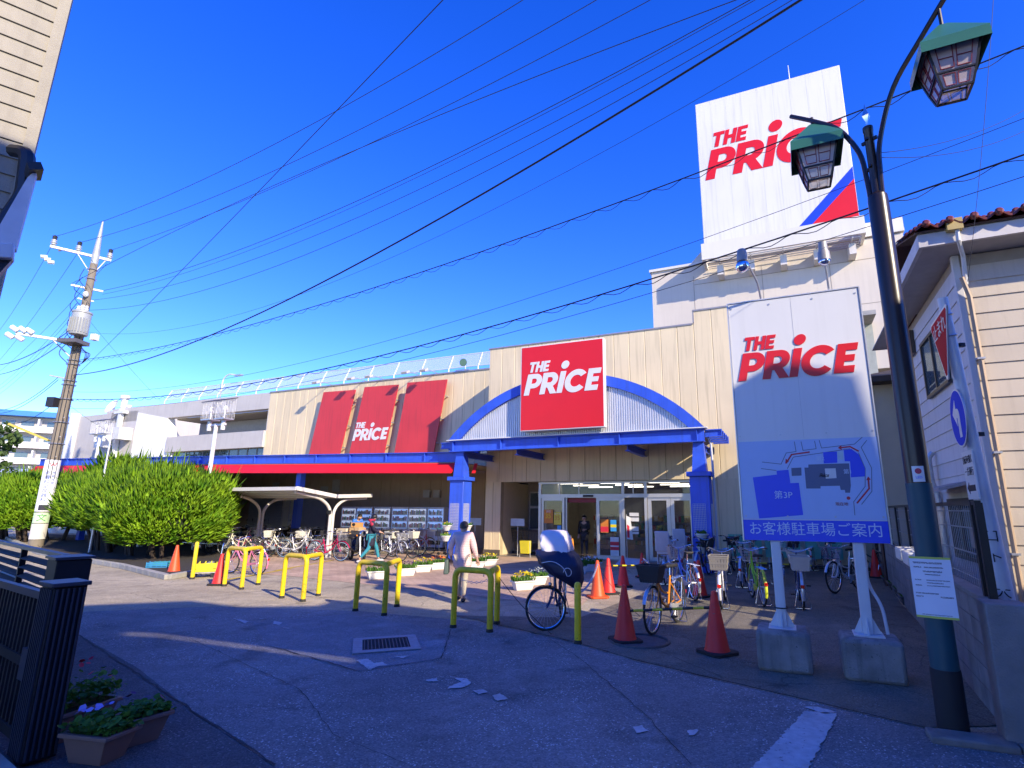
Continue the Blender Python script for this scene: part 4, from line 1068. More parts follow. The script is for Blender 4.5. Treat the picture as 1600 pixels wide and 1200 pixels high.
pa = MB(); pa.grid(lambda u, v_: wn(u, .90 + .50 * v_), 6, 1); pa.build('paper', mat('notice_paper', (.72, .74, .80), .7, 0, .04), po)
for z in (.90, 1.385):
    pa = MB(); pa.grid(lambda u, v_: tuple(V(wn(u, z + .018 * v_)) + V((cos(th), sin(th), 0)) * .002), 6, 1); pa.build('yellow_edge', mat('notice_yellow', (.55, .60, .10), .6), po)
r_ = random.Random(2)
for row, (z, u0, u1, h) in enumerate(((1.345, .08, .78, .014), (1.310, .08, .26, .012), (1.310, .34, .80, .010), (1.275, .30, .75, .012), (1.252, .34, .7, .008), (1.205, .08, .24, .009), (1.205, .36, .92, .008), (1.183, .36, .75, .008), (1.160, .08, .24, .009), (1.160, .36, .9, .008), (1.095, .06, .60, .010), (1.068, .06, .22, .010), (1.068, .64, .94, .012), (.925, .15, .85, .006))):
    q = MB(); u = u0
    while u < u1:
        du = .022 if h > .009 else .016
        A = V(wn(u, z)); B_ = V(wn(u + du * .72, z)); nrm = V((cos(th), sin(th), 0)) * .0015
        for zz in ((0, .3), (.38, .62), (.72, 1.0)):
            if r_.random() < .85: q.face([A + nrm + V((0, 0, h * zz[0])), B_ + nrm + V((0, 0, h * zz[0])), B_ + nrm + V((0, 0, h * zz[1])), A + nrm + V((0, 0, h * zz[1]))])
        if r_.random() < .8:
            m_ = A.lerp(B_, .45); m2 = A.lerp(B_, .65); q.face([m_ + nrm * 1.2, m2 + nrm * 1.2, m2 + nrm * 1.2 + V((0, 0, h)), m_ + nrm * 1.2 + V((0, 0, h))])
        u += du
    q.build('print', M_ink, po)['kind'] = 'stuff'

# ================================================================== TRAFFIC SIGN POLE
TP0, TP1 = V((4.62, 5.80, 0)), V((4.05, 5.30, 3.95))
ts = thing('traffic_sign_pole', 'leaning white traffic sign pole with stop triangle and blue arrow disc', 'road sign', tuple(TP0))
D_ = TP1 - TP0
M_pole = mat('pole_white_shaded', (.62, .66, .72), .4, .1, .06, streak=.3)  # white pole; the blue cast of its shade is put into the colour
b = MB(); b.tube([V((0, 0, 0)), D_ * .55, D_], [.080, .062, .048], 16); b.build('pole', M_pole, ts)
for f_ in (.90, .955): 
    q = MB(); q.torus(D_ * f_, .053, .012, ax=D_, n=16, m=6); q.build('strap', M_steel, ts)
def onpole(z): return D_ * (z / D_.z)
xn = V((-.39774, -.9175, 0)); nn = V((-.9175, .39774, 0))    # sign face: right hand side and outward normal
SROT = Matrix((xn, V((0, 0, 1)), nn)).transposed().to_4x4()
SROT = Matrix.Rotation(rad(-1.5), 4, 'Z') @ SROT
def plate(name, pts, z, d0, d1, m, parent=None):
    o = MB(); o.prism([(x, y, d0) for x, y in pts], (0, 0, d1 - d0)); o = o.build(name, m, ts)
    o.matrix_basis = Matrix.Translation(onpole(z)) @ SROT; return o
def tri(k): return [(-.40 * k, .23 * k), (-.40 * k + .03, .26 * k), (.40 * k - .03, .26 * k), (.40 * k, .23 * k), (.03, -.43 * k), (-.03, -.43 * k)]
R_ = .07
plate('sign_back', tri(1), 3.53, R_, R_ + .012, M_steel); plate('white_triangle', tri(.985), 3.53, R_ + .012, R_ + .014, M_signwhite); plate('red_triangle', tri(.90), 3.53, R_ + .014, R_ + .016, mat('traffic_red', (.50, .006, .02), .75, 0, .05, spec=.15))
t = text('止まれ', .19, M_signwhite, ts, depth=.001); t.matrix_basis = Matrix.Translation(onpole(3.53)) @ SROT @ Matrix.Translation((0, .10, R_ + .019))
circ = lambda r: [(r * cos(k * pi / 18), r * sin(k * pi / 18)) for k in range(36)]
plate('sign_back', circ(.30), 2.72, R_, R_ + .012, M_steel); plate('white_disc', circ(.295), 2.72, R_ + .012, R_ + .014, M_signwhite); plate('blue_disc', circ(.280), 2.72, R_ + .014, R_ + .016, mat('traffic_blue', (.008, .045, .55), .7, 0, .05, spec=.2))
arw = [(.055, -.20), (.055, .02)] + [(-.02 + .075 * cos(rad(a)), .02 + .075 * sin(rad(a))) for a in range(0, 91, 15)] + [(-.06, .095), (-.06, .19), (-.20, .055), (-.06, -.08), (-.06, .005), (-.03, .005), (-.03, -.20)]
plate('turn_arrow', [(x + .03, y) for x, y in arw], 2.72, R_ + .016, R_ + .018, M_signwhite)
plate('supplementary_plate', [(-.20, -.24), (.20, -.24), (.20, .24), (-.20, .24)], 2.15, R_, R_ + .014, M_signwhite)
for s_, y, w__ in (('自転車を除く', .15, .34), ('一方通行', .03, .32)):
    t = text(s_, .09, M_ink, ts, depth=.001, width=w__); t.matrix_basis = Matrix.Translation(onpole(2.15)) @ SROT @ Matrix.Translation((0, y, R_ + .016))
plate('black_arrow', [(-.16, -.13), (-.08, -.07), (-.08, -.10), (.14, -.10), (.14, -.16), (-.08, -.16), (-.08, -.19)], 2.15, R_ + .014, R_ + .016, M_ink)
for z in (3.45, 2.55):
    q = MB(); p = onpole(z); q.cbox(p + V((.07, -.03, 0)), (.05, .04, .04)); q.build('bracket_bolt', M_black, ts)
r_ = random.Random(5)
for z, s_ in ((1.55, '口'), (1.35, 'ト'), (1.02, '大'), (.62, '文'), (.36, '田')):
    t = text(s_, .13, M_ink, ts, depth=.001); d = V((-.75, -.66, 0)).normalized(); p = onpole(z) + d * .073
    t.location = p; t.rotation_euler = (rad(90), 0, atan2(d.y, d.x) + rad(90))


# ================================================================== RIGHT HOUSE (local frame: x along its street front, y down the lane)
HC = (6.35, 7.95)
hs = thing('siding_house', 'cream clapboard house with dark red tiled eaves at the right of the lane', 'house', (*HC, 0), SR)
M_side = mat('cream_siding', (0.54, 0.46, 0.35), .65, 0, .07, 1.5, .08, 60, streak=.2, perobj=.05)
M_sidew = mat('white_siding', (0.58, 0.56, 0.54), .65, 0, .07, 1.5, .08, 60, streak=.2, perobj=.05)
HW, HL, HZ = 9.0, 5.6, 5.72
EL = 2.6
bh = .262
def board(L_, m, nm):
    q = MB(); q.prism([(0, -.030, 0), (0, -.012, bh), (0, .02, bh), (0, .02, 0)], (L_, 0, 0)); return q.mesh('siding_board', m)
mf_, ms_ = board(HW, M_side, 'f'), board(HL - .08, M_sidew, 's')
n_ = int((HZ - .55) / bh)
for k in range(n_):
    o = link('siding_board', mf_, hs); o.location = (0.06, -.001, .55 + k * bh)
    o = link('siding_board', ms_, hs); o.location = (-.001, HL, .55 + k * bh); o.rotation_euler = (0, 0, rad(-90))
b = MB(); b.box(.022, HW, .022, HL, .5, HZ); b.build('wall', mat('house_core', (.35, .3, .25), .8), hs)
b = MB(); b.box(-.02, HW, -.02, HL, 0, .5); b.build('footing', M_concrete, hs)
b = MB(); b.box(-.035, .058, -.040, .06, .5, HZ); b.build('corner_trim', M_sidew, hs, bevel=.006)
b = MB(); b.tube([(.10, -.085, .12), (.10, -.085, 5.0), (.02, -.16, 5.3)], .035, 8); b.build('downpipe', mat('tan_pipe', (.42, .30, .19), .5), hs)
for z in (1.2, 2.6, 4.0):
    q = MB(); q.box(.05, .15, -.13, -.03, z, z + .03); q.build('pipe_clip', M_steel, hs)
# eaves: fascia and soffit, then curved tiles
b = MB(); b.box(-.54, HW, -.52, -.46, 5.74, 5.95); b.box(-.54, -.48, -.455, EL, 5.74, 5.95); b.build('fascia', mat('fascia_white', (.60, .57, .54), .6, 0, .1, dirt=.3), hs)
b = MB(); b.box(-.478, HW, -.458, HL, 5.74, 5.77); b.build('soffit', mat('soffit_grey', (.42, .40, .38), .8), hs)
b = MB()
b.prism([(-.57, -.56, 5.955), (HW, -.56, 5.955), (HW, 1.0, 6.45), (-.57, 1.0, 6.45)], (0, 0, .03)); b.prism([(-.57, 1.002, 6.45), (HW, 1.002, 6.45), (HW, EL + .3, 6.2), (-.57, EL + .3, 6.2)], (0, 0, .03)); b.box(0, HW, EL + .31, HL, HZ + .01, HZ + .16); b.build('roof', mat('roof_underlay', (.10, .05, .04), .8), hs)
M_tile = mat('red_brown_tile', (0.17, 0.035, 0.022), .38, 0, .25, 6, dirt=.2)
q = MB(); sl_ = 1.2 / 3.66
for r in range(4):
    y0, y1 = -.72 + r * .30, -.72 + (r + 1) * .30 + .04
    z0, z1 = 6.0 + r * .098 + .03, 6.0 + (r + 1) * .098 + .03
me_t = MB(); P_ = []
for i in range(9):
    a = i / 8
    P_.append((a * .30 - .15, .045 * sin(a * pi * 2 - pi / 2) + .045))
v = [(x, 0, z + .035) for x, z in P_] + [(x, .34, z + .11) for x, z in P_] + [(x, 0, z) for x, z in P_] + [(x, .34, z + .075) for x, z in P_]
me_t.add(v, [(i, i + 1, 9 + i + 1, 9 + i) for i in range(8)] + [(18 + i + 1, 18 + i, i, i + 1)[::-1] for i in range(8)] + [(18 + i, 27 + i, 27 + i + 1, 18 + i + 1) for i in range(8)])
me_t.lathe([(.055, -.02), (.055, .03), (.03, .05)], c=(.0, -.01, .085), n=10, ax=(0, -1, .15))
mt_ = me_t.mesh('roof_tile', M_tile)
for r in range(5):
    for k in range(31):
        x = -.44 + k * .30
        o = link('roof_tile', mt_, hs); o.location = (x, -.64 + r * .30, 5.97 + r * .098)
b = MB(); b.box(-.18, .02, -.64, -.53, 5.90, 6.08); b.build('gutter_box', mat('gutter_tan', (.45, .34, .12), .5), hs)
b = MB(); b.tube([(-.05, -.58, 5.90), (-.05, -.56, 5.76), (.06, -.25, 5.60), (.08, -.09, 5.2)], .03, 8); b.build('gutter_elbow', M_white, hs)
# lane side: windows, hood, pipes
M_dframe = mat('bronze_frame', (.05, .04, .035), .45, .3)
def lanewin(y0, y1, z0, z1, hood=False):
    b = MB(); b.box(-.09, -.031, y0, y1, z0, z0 + .06); b.box(-.09, -.031, y0, y1, z1 - .06, z1); b.box(-.09, -.031, y0, y0 + .06, z0 + .06, z1 - .06); b.box(-.09, -.031, y1 - .06, y1, z0 + .06, z1 - .06); b.box(-.085, -.035, (y0 + y1) / 2 - .03, (y0 + y1) / 2 + .03, z0 + .06, z1 - .06)
    o = b.build('window', M_dframe, hs)
    q = MB(); q.box(-.06, -.05, y0 + .06, y1 - .06, z0 + .06, z1 - .06); q.build('pane', M_winglass, o)
    if hood:
        q = MB(); q.prism([(-.5, y0 - .15, z1 + .10), (-.031, y0 - .15, z1 + .22), (-.031, y0 - .15, z1 + .27), (-.5, y0 - .15, z1 + .15)], (0, y1 - y0 + .3, 0)); q.build('hood', mat('hood_grey', (.30, .29, .30), .6), o)
lanewin(1.0, 2.6, 3.9, 5.0); lanewin(.9, 2.3, 1.0, 2.0, True); lanewin(3.2, 4.4, 1.2, 2.1)
b = MB(); b.tube(bend([(-.08, 2.9, 2.9), (-.16, 2.9, 2.8), (-.16, 2.9, 2.3), (-.09, 2.9, 2.1), (-.09, 2.9, .6)], .1), .055, 8); b.build('soil_pipe', M_steel, hs)
b = MB(); b.box(-.22, -.035, .35, .60, 1.25, 1.55); b.build('electric_meter', mat('meter_grey', (.22, .22, .23), .5), hs, bevel=.02)
b = MB(); b.tube(bend([(-.05, .3, 2.6), (-.06, .3, 1.3), (-.12, .45, 1.0), (-.1, .5, 1.25)], .1), .016, 6); b.build('meter_cable', M_black, hs)
b = MB(); b.torus((-.10, .55, 3.05), .10, .010, ax=(1, 0, 0), n=14, m=5, a0=-2.2, a1=1.9); b.build('cable_hook', M_steel, hs)
b = MB(); b.box(-.10, -.03, 3.2, 3.6, 5.0, 5.5); b.build('vent_grille', M_dframe, hs)

# second house further down the lane
h2 = thing('timber_trim_house', 'cream house with dark timber trim and small tiled hood further down the lane', 'house', (*st(13.05, -3.2)[:2], 0), SR)
b = MB(); b.box(0, 6, 0, 6, 0, 5.0); b.build('wall', mat('mortar_cream', (.58, .48, .34), .85, 0, .08, 2, .1), h2)
b = MB(); b.prism([(-.5, -.5, 5.0), (6.5, -.5, 5.0), (6.5, 6.5, 5.0), (-.5, 6.5, 5.0)], (0, 0, .14)); b.prism([(-.5, -.5, 5.142), (6.5, -.5, 5.142), (3.2, 3, 6.3)], (0, .01, 0)); b.build('roof', mat('dark_timber', (.045, .032, .025), .7), h2)
b = MB(); b.box(-.08, -.002, -.08, .1, 0, 5); b.box(-.07, -.002, 2.0, 2.12, 0, 4.99); b.box(.9, 1.02, -.08, -.002, 0, 4.99); b.build('timber_trim', MATS['dark_timber'], h2)
b = MB(); b.box(-.12, -.002, .5, 1.7, 3.2, 4.4); o = b.build('window', M_dframe, h2); q = MB(); q.box(-.125, -.121, .56, 1.64, 3.26, 4.34); q.build('pane', M_winglass, o)
b = MB(); b.prism([(-.7, .1, 2.55), (-.002, .1, 2.95), (-.002, .1, 3.03), (-.7, .1, 2.63)], (0, 2.2, 0)); o = b.build('hood', MATS['dark_timber'], h2)
tm = MB(); tm.lathe([(.06, 0), (.06, .75)], c=(0, 0, 0), n=8, ax=(.7, 0, .40)); tme = tm.mesh('roof_tile', mat('buff_tile', (.42, .36, .26), .6, 0, .15))
for k in range(14):
    t = link('roof_tile', tme, o); t.location = (-.74, .18 + k * .16, 2.64)
b = MB(); b.tube([(-.16, -.14, 4.95), (-.16, -.14, 0)], .045, 8); b.build('downpipe', mat('brown_pipe', (.08, .03, .02), .5), h2)
b = MB(); b.tube([(-.55, -.55, 4.95), (-.55, 6.5, 4.95)], .05, 8); b.build('gutter', MATS['brown_pipe'], h2)
h3 = thing('grey_roof_house', 'plain house behind the clapboard house with grey tiled gable', 'house', (*st(14.6, -7.2)[:2], 0), SR)
b = MB(); b.box(0, 6, 0, 3.6, 0, 4.7); b.build('wall', mat('grey_cream', (.45, .41, .36), .85, 0, .08), h3)
b = MB(); b.prism([(-.4, -.3, 4.7), (6.4, -.3, 4.7), (6.4, -.3, 4.85), (-.4, -.3, 4.85)], (0, 4.2, 0)); b.build('roof', mat('slate', (.12, .12, .13), .6), h3)
b = MB(); b.box(-.1, -.002, .8, 2.0, 2.8, 3.8); o = b.build('window', M_dframe, h3); q = MB(); q.box(-.105, -.101, .86, 1.94, 2.86, 3.74); q.build('pane', M_winglass, o)

# ---- block wall with mesh fence along the lane
WA = V((3.83, 4.98, 0)); WB = V((8.6, 14.6, 0)); wd = (WB - WA).normalized(); wl = (WB - WA).length; wrz = atan2(wd.y, wd.x)
bw = thing('block_wall', 'grey concrete block garden wall running down the lane beside the lamp post', 'wall', tuple(WA), wrz)
M_block = mat('wall_block', (0.22, 0.21, 0.20), .9, 0, .22, 5, .5, 70, dirt=.6, perobj=.10)
q = MB(); q.box(.004, .396, -.06, .06, .004, .196); me = q.mesh('concrete_block', M_block)
b = MB(); b.box(0.01, wl, -.045, .045, 0, .98); b.build('mortar_core', mat('mortar', (.13, .13, .125), .95), bw)
for r in range(5):
    k = 0
    while k * .4 < wl - .3:
        o = link('concrete_block', me, bw); o.location = (k * .4 + (0 if r % 2 == 0 else -.2) + (.2 if r % 2 else 0) * 1.0, 0, r * .2); k += 1
b = MB(); b.box(-.03, wl, -.075, .075, 1.0, 1.05); b.build('coping', M_block, bw, bevel=.008)
b = MB(); b.box(-.34, -.03, -.16, .14, 0, 1.06); b.build('end_pier', M_block, bw, bevel=.01)
fz = thing('mesh_fence', 'black wire mesh fence with square posts on top of the lane wall', 'fence', (WA.x, WA.y, 1.05), wrz)
M_fb = mat('fence_black', (.015, .014, .014), .45, .2, .1)
for k in range(7):
    x = .05 + k * 1.7
    if k == 1: continue
    b = MB(); b.box(x - .03, x + .03, -.03, .03, 0, .82); b.build('fence_post', M_fb, fz)
b = MB(); b.box(.20, .26, -.03, .03, 0, .84); b.build('fence_post', M_fb, fz)
b = MB(); b.box(0.05, wl, -.025, .025, .80, .84); b.build('top_rail', M_fb, fz)
for z in (.1, .34, .58, .74):
    b = MB(); b.box(0.05, wl, -.012, .0, z, z + .012); b.build('rail', mat('fence_wire', (.35, .35, .36), .4, .5), fz)
b = MB()
for k in range(int(wl / .09)): b.box(.1 + k * .09, .104 + k * .09, .001, .005, .05, .8)
w_ = b.build('vertical_wires', MATS['fence_wire'], fz); w_['kind'] = 'stuff'
# front wall to the right of the pier
FW = V((3.98, 4.86, 0)); frz = SR
fwall = thing('front_wall', 'low concrete block wall along the street in front of the clapboard house', 'wall', tuple(FW), frz)
b = MB(); b.box(.01, 6, .015, .10, 0, .78); b.build('mortar_core', MATS['mortar'], fwall)
for r in range(4):
    for k in range(15):
        o = link('concrete_block', me, fwall); o.location = (k * .4 + (.2 if r % 2 else 0), .06, r * .2)
b = MB(); b.box(0, 6, -.02, .14, .80, .84); b.build('coping', M_block, fwall, bevel=.008)
for a_, c_ in (((3.06, 4.92), (3.60, 4.71)), ((3.61, 4.705), (4.15, 4.49)), ((4.16, 4.485), (4.70, 4.27))):
    b = MB(); b.bar((*a_, .028), (*c_, .028), .22, .06); struct(b.build('kerb_slab', mat('dirty_kerb', (.22, .205, .18), .9, 0, .3, 7, .4, 70, dirt=.7), None, bevel=.015))

# ================================================================== LEFT HOUSE
LC = (-5.15, 4.74)
lh = thing('brick_tile_house', 'beige lap sided house rising at the left edge of the picture', 'house', (*LC, 0), rad(-139.5))
# local x runs left along the wall away from its right hand corner, local y is outward (towards the lens)
M_lsid = mat('beige_siding', (.31, .28, .22), .7, 0, .18, 3, .3, 70, streak=.3)
lb = MB(); lb.prism([(0, -.02, 0), (0, .022, 0), (0, .004, .178), (0, -.02, .178)], (4.0, 0, 0)); lme = lb.mesh('siding_board', M_lsid)
for k in range(40):
    o = link('siding_board', lme, lh); o.location = (.07, 0, .4 + k * .18)
b = MB(); b.prism([(.05, -.021, 0), (4.1, -.021, 0), (5.4, -3.2, 0), (1.6, -3.2, 0)], (0, 0, 7.29)); b.build('wall', mat('house_core', (.35, .3, .25), .8), lh)
b = MB(); b.box(-.02, .07, -.06, .035, .3, 7.6); b.build('corner_trim', M_lsid, lh)
b = MB(); b.box(.92, .97, .0, .030, .4, 7.6); b.build('wall_joint', mat('joint_trim', (.36, .33, .27), .7), lh)
b = MB(); b.prism([(-.10, .16, 7.3), (4.2, .16, 7.3), (5.4, -3.2, 7.3), (1.5, -3.2, 7.3)], (0, 0, .12)); b.build('eave', mat('dark_eave', (.05, .045, .045), .5), lh)
b = MB(); b.box(-.12, 4.2, .165, .24, 7.28, 7.46); b.build('gutter', mat('gutter_white', (.6, .6, .58), .5), lh)
dp = thing('bay_hood', 'white sloping porch hood with dark elbow downpipe on the left house', 'porch hood', (*LC, 0), rad(-139.5))
dp.location = (0, 0, 0); dp.rotation_euler = (0, 0, 0)
dn = V((.649, -.760, 0))
b = MB(); b.tube(bend([V((-5.162,4.578,5.104)), V((-4.984,4.552,5.072)), V((-4.938,4.558,4.622)), V((-4.971,4.492,4.322)), V((-5.032,4.424,3.941))], .08), .06, 8); b.build('downpipe', mat('downpipe_black', (.015, .014, .016), .4), dp)
b = MB(); b.prism([V((-4.842,4.485,4.709)), V((-4.807,4.522,4.834)), V((-4.817,4.511,4.017)), V((-4.936,4.382,3.952))], dn * .10); b.build('hood_panel', mat('hood_white', (.62, .60, .60), .5), dp)
b = MB(); b.bar(V((-4.822,4.433,4.787)), V((-4.761,4.498,4.831)), .26, .07); b.build('hood_cap', MATS['downpipe_black'], dp)
b = MB(); b.prism([V((-4.889,4.283,3.944)), V((-4.754,4.433,4.021)), V((-4.744,4.443,3.879)), V((-4.877,4.297,3.833))], dn * .14); b.build('hood_end', MATS['hood_white'], dp, bevel=.01)
b = MB(); b.prism([V((-4.889,4.313,3.817)), V((-4.764,4.451,3.883)), V((-4.813,4.398,3.69)), V((-4.878,4.327,3.484))], dn * .10); b.build('hood_bracket', MATS['downpipe_black'], dp)

# dark louvre fence and gate before it
M_gate = mat('gate_charcoal', (.013, .012, .015), .6, 0, .2, 6, spec=.25)
M_gatec = mat('gate_cap', (.030, .032, .050), .5, .1, .1)
fd = V((-.79, .61, 0)).normalized(); FO = V((-4.83, 5.80, 0))
lf = thing('louvre_fence', 'dark horizontal louvre fence behind the gate at the left edge', 'fence', tuple(FO), atan2(fd.y, fd.x))
for x0 in (0, 2.0, 4.0):
    b = MB(); b.box(x0 + .38, x0 + .44, -.03, .03, 0, 1.26); b.build('post', M_gate, lf)
    sl0 = MB(); sl0.cbox((x0 + 1.38, 0, 0), (1.88, .012, .085), M=Matrix.Rotation(rad(68), 3, 'X')); sm_ = sl0.mesh('slat', M_gate)
    for k in range(10):
        o = link('slat', sm_, lf); o.location = (0, 0, .22 + k * .105)
b = MB(); b.box(.38, 6.4, -.035, .035, 1.26, 1.30); b.build('top_rail', M_gatec, lf)
pb = thing('gate_pillar', 'dark grey gate pillar with mailbox top at the left', 'gate pillar', (-4.80, 5.78, 0), atan2(fd.y, fd.x))
b = MB(); b.box(-.02, .36, -.12, .16, 0, 1.27); b.build('pillar', M_gate, pb, bevel=.01)
b = MB(); b.box(-.04, .38, -.14, .18, 1.275, 1.30); b.build('cap', M_gatec, pb)
GO = V((-3.62, 4.36, 0)); gd = V((-.83, .56, 0)).normalized()
ga = thing('sliding_gate', 'dark folding driveway gate with ribbed end at the lower left corner', 'gate', tuple(GO), atan2(gd.y, gd.x))
b = MB(); b.box(0.02, .30, -.10, .10, .03, 1.20); b.build('gate_post', M_gate, ga, bevel=.008)
b = MB(); b.box(0, .32, -.12, .12, 1.205, 1.235); b.build('gate_cap', M_gatec, ga, bevel=.006)
gb = MB(); gb.box(0, .012, 0, .012, .05, 1.19); gm = gb.mesh('rib', M_gatec)
for k in range(6):
    o = link('rib', gm, ga); o.location = (.006, -.09 + k * .033, 0)
for k in range(7):
    o = link('rib', gm, ga); o.location = (.04 + k * .038, .102, 0)
gb = MB(); gb.box(0, .035, -.012, .012, .12, 1.06); gm = gb.mesh('bar', M_gate)
for k in range(16):
    o = link('bar', gm, ga); o.location = (.36 + k * .10, 0, 0)
for nm, z0, z1, m_ in (('top_rail', 1.062, 1.12, M_gatec), ('middle_rail', .55, .62, M_gate), ('bottom_rail', .05, .118, M_gate)):
    b = MB(); b.box(.305, 2.4, -.025, .025, z0, z1); b.build(nm, m_, ga)
b = MB(); b.cbox((.42, .06, .62), (.16, .06, .22)); b.build('latch_case', M_gatec, ga)
b = MB(); b.box(-.16, 2.6, .14, .34, 0, .06); struct(b.build('gate_kerb', M_kerb, None)).matrix_basis = Matrix.Translation(GO) @ Matrix.Rotation(atan2(gd.y, gd.x), 4, 'Z')

# ================================================================== HOUSES BEHIND THE CAMERA (they throw the shade over the street)
M_back = mat('back_house_wall', (.50, .46, .40), .8, 0, .1, 1.5)
M_backroof = mat('back_house_roof', (.13, .09, .08), .7, 0, .15)
def shade_house(name, lab, sil, t, depth=6.0, screen=None):
    """house whose roofline towards the street follows the (u, e) outline sil seen from the sun; screen = an unseen slab added above it to shape the shade"""
    U_ = V((sin(rad(SUN_AZ)), -cos(rad(SUN_AZ)), 0)); D_h = V((cos(rad(SUN_AZ)), sin(rad(SUN_AZ)), 0))
    Z = lambda e: (e + .4617 * t) / .887
    x0 = sil[0][0]; top = [(u - x0, Z(e)) for u, e in sil]; O = U_ * x0 - D_h * t
    h = thing(name, lab, 'house', (O.x, O.y, 0), atan2(U_.y, U_.x)); zmin = min(z for _, z in top) - .4; W_ = top[-1][0]
    b = MB(); b.box(0.05, W_ - .05, -depth + .05, -.05, 0, zmin); b.build('wall', M_back, h)
    b = MB(); b.prism([(x, 0, z) for x, z in top] + [(W_, 0, zmin), (0, 0, zmin)], (0, -depth, 0)); b.build('roof', M_backroof, h)
    if screen:
        b = MB(); b.prism([(u - x0, -.02, Z(e)) for u, e in screen], (0, -.2, 0)); b.build('roof_upstand', M_back, h)  # added screen, its gap to the roof cut to let a sun streak through
    for k in range(3):
        q = MB(); q.box(1 + k * 2.2, 2.4 + k * 2.2, -.048, .02, 1.4, 2.6); w__ = q.build('window', M_dframe, h); q = MB(); q.box(1.06 + k * 2.2, 2.34 + k * 2.2, .021, .03, 1.46, 2.54); q.build('pane', M_winglass, w__)
    return h
shade_house('gable_house', 'two storey house with added shade screen behind the camera across the street', [(-9.5, 5.0), (.35, 5.0), (1.1, 4.60), (2.75, 3.20), (3.0, 3.6), (3.75, 3.6)], 7.0,
            screen=[(-9.5, 4.6), (.5, 4.6), (.75, 4.95), (1.1, 4.76), (2.75, 3.36), (3.0, 3.0), (3.75, 3.0), (3.75, 5.12), (2.5, 5.5), (1.9, 6.12), (-.2, 6.5), (-.35, 6.7), (-.5, 7.8), (-3.2, 8.1), (-6, 8.2), (-9.5, 7.0)])
shade_house('gable_house', 'lower house with long sloping roof behind the camera at the right', [(3.5, 5.1), (4.1, 5.32), (4.85, 4.75), (5.3, 4.15), (5.9, 4.1), (6.2, 4.75), (6.6, 4.8), (7.0, 4.2), (7.1, 3.0), (8.05, 2.3), (9.2, 1.7), (12.5, 1.0)], 6.2)


# ================================================================== UTILITY POLE
UP = V((-22.95, 25.25, 0))
up = thing('utility_pole', 'tall grey concrete utility pole with transformer and white crossarms at the left', 'utility pole', tuple(UP))
M_upole = mat('pole_concrete', (.21, .175, .13), .85, 0, .12, 3, .2, 60, streak=.25)
M_insul = mat('insulator_white', (.6, .6, .56), .25, 0, .05)
M_xarm = mat('crossarm_white', (.42, .42, .41), .5, .3, .1)
b = MB(); b.tube([(0, 0, 0), (0, 0, 7), (0, 0, 13.9)], [.275, .21, .15], 16); b.build('shaft', M_upole, up)
b = MB(); b.tube([(0, 0, 13.6), (0, 0, 14.0), (0, 0, 15.95)], [.155, .16, .035], 14); b.build('top_sleeve', mat('sleeve_grey', (.36, .38, .38), .5, .2), up)
ad = V((-.735, -.66, 0)).normalized() * .68    # crossarms point left and towards the lens
def xarm(z, a, c, th_=.09):
    q = MB(); q.bar(ad * a + V((0, 0, z)), ad * c + V((0, 0, z)), th_, th_); return q.build('crossarm', M_xarm, up)
def insul(d, z, parent, big=1.0):
    q = MB(); q.lathe([(.03, 0), (.12 * big, .05), (.06, .10), (.14 * big, .16), (.06, .22), (.12 * big, .28), (.05, .34)], c=tuple(ad * d + V((0, 0, z))), n=10); o = q.build('insulator', M_insul, parent)
    q = MB(); q.lathe([(.09, .34), (.10, .50), (.03, .55)], c=tuple(ad * d + V((0, 0, z))), n=8); q.build('cap', M_black, o)
a_ = xarm(14.0, -.9, 2.5, .11)
for d in (-.78, 1.0, 2.35): insul(d, 14.06, a_)
b = MB(); b.bar(ad * 1.9 + V((-.5, .5, 14.2)), ad * 1.9 + V((.5, -.6, 13.6)), .07, .07); b.build('switch_arm', mat('arm_dark', (.10, .09, .09), .5), up)
for k in range(3):
    q = MB(); q.cyl(ad * (2.15 + k * .1) + V((-.1 * k, .05, 13.25 + .12 * k)), ad * (2.5 + k * .1) + V((-.1 * k, .05, 13.2 + .12 * k)), .09, n=8); q.build('cutout', M_insul, up)
b = MB(); b.tube([V((0, 0, 13.0)), ad * 1.0 + V((0, 0, 13.95))], .025, 6); b.tube([V((0, 0, 13.0)), ad * -.6 + V((0, 0, 13.95))], .025, 6); b.build('brace', M_xarm, up)
xarm(12.3, -.8, 1.0, .08); xarm(11.7, -.4, .5, .06)
for z in (11.9, 11.2, 10.9):
    q = MB(); q.ball((.12, -.25, z), (.12, .12, .16), 8, 6); q.build('spool', M_insul, up)
tf = MB(); tf.lathe([(.34, 0), (.37, .05), (.37, 1.05), (.40, 1.08), (.40, 1.15), (.26, 1.22)], c=tuple(ad * -.15 + V((.25, -.5, 9.75))), n=20); tr_ = tf.build('transformer', mat('transformer_grey', (.34, .35, .34), .45, .1, .08), up)
q = MB()
for k in range(12):
    a = pi + k * pi / 11; c = ad * -.15 + V((.25, -.5, 9.75)); q.box(c.x + .38 * cos(a) - .012, c.x + .38 * cos(a) + .012, c.y + .38 * sin(a) - .05, c.y + .38 * sin(a) + .02, 9.85, 10.55)
q.build('cooling_fins', MATS['transformer_grey'], tr_)
for k in range(3):
    q = MB(); c = ad * -.15 + V((.25 + .2 * (k - 1), -.55, 10.95)); q.lathe([(.06, 0), (.09, .08), (.05, .14), (.08, .2), (.04, .26)], c=tuple(c), n=8); q.build('bushing', M_insul, tr_)
xarm(9.5, -.5, 3.2, .11)
b = MB(); b.tube([V((0, 0, 8.6)), ad * 1.3 + V((0, 0, 9.45))], .03, 6); b.build('brace', M_xarm, up)
b = MB(); b.cbox((.15, -.4, 9.4), (.9, .8, .18)); b.build('transformer_shelf', MATS['arm_dark'], up)
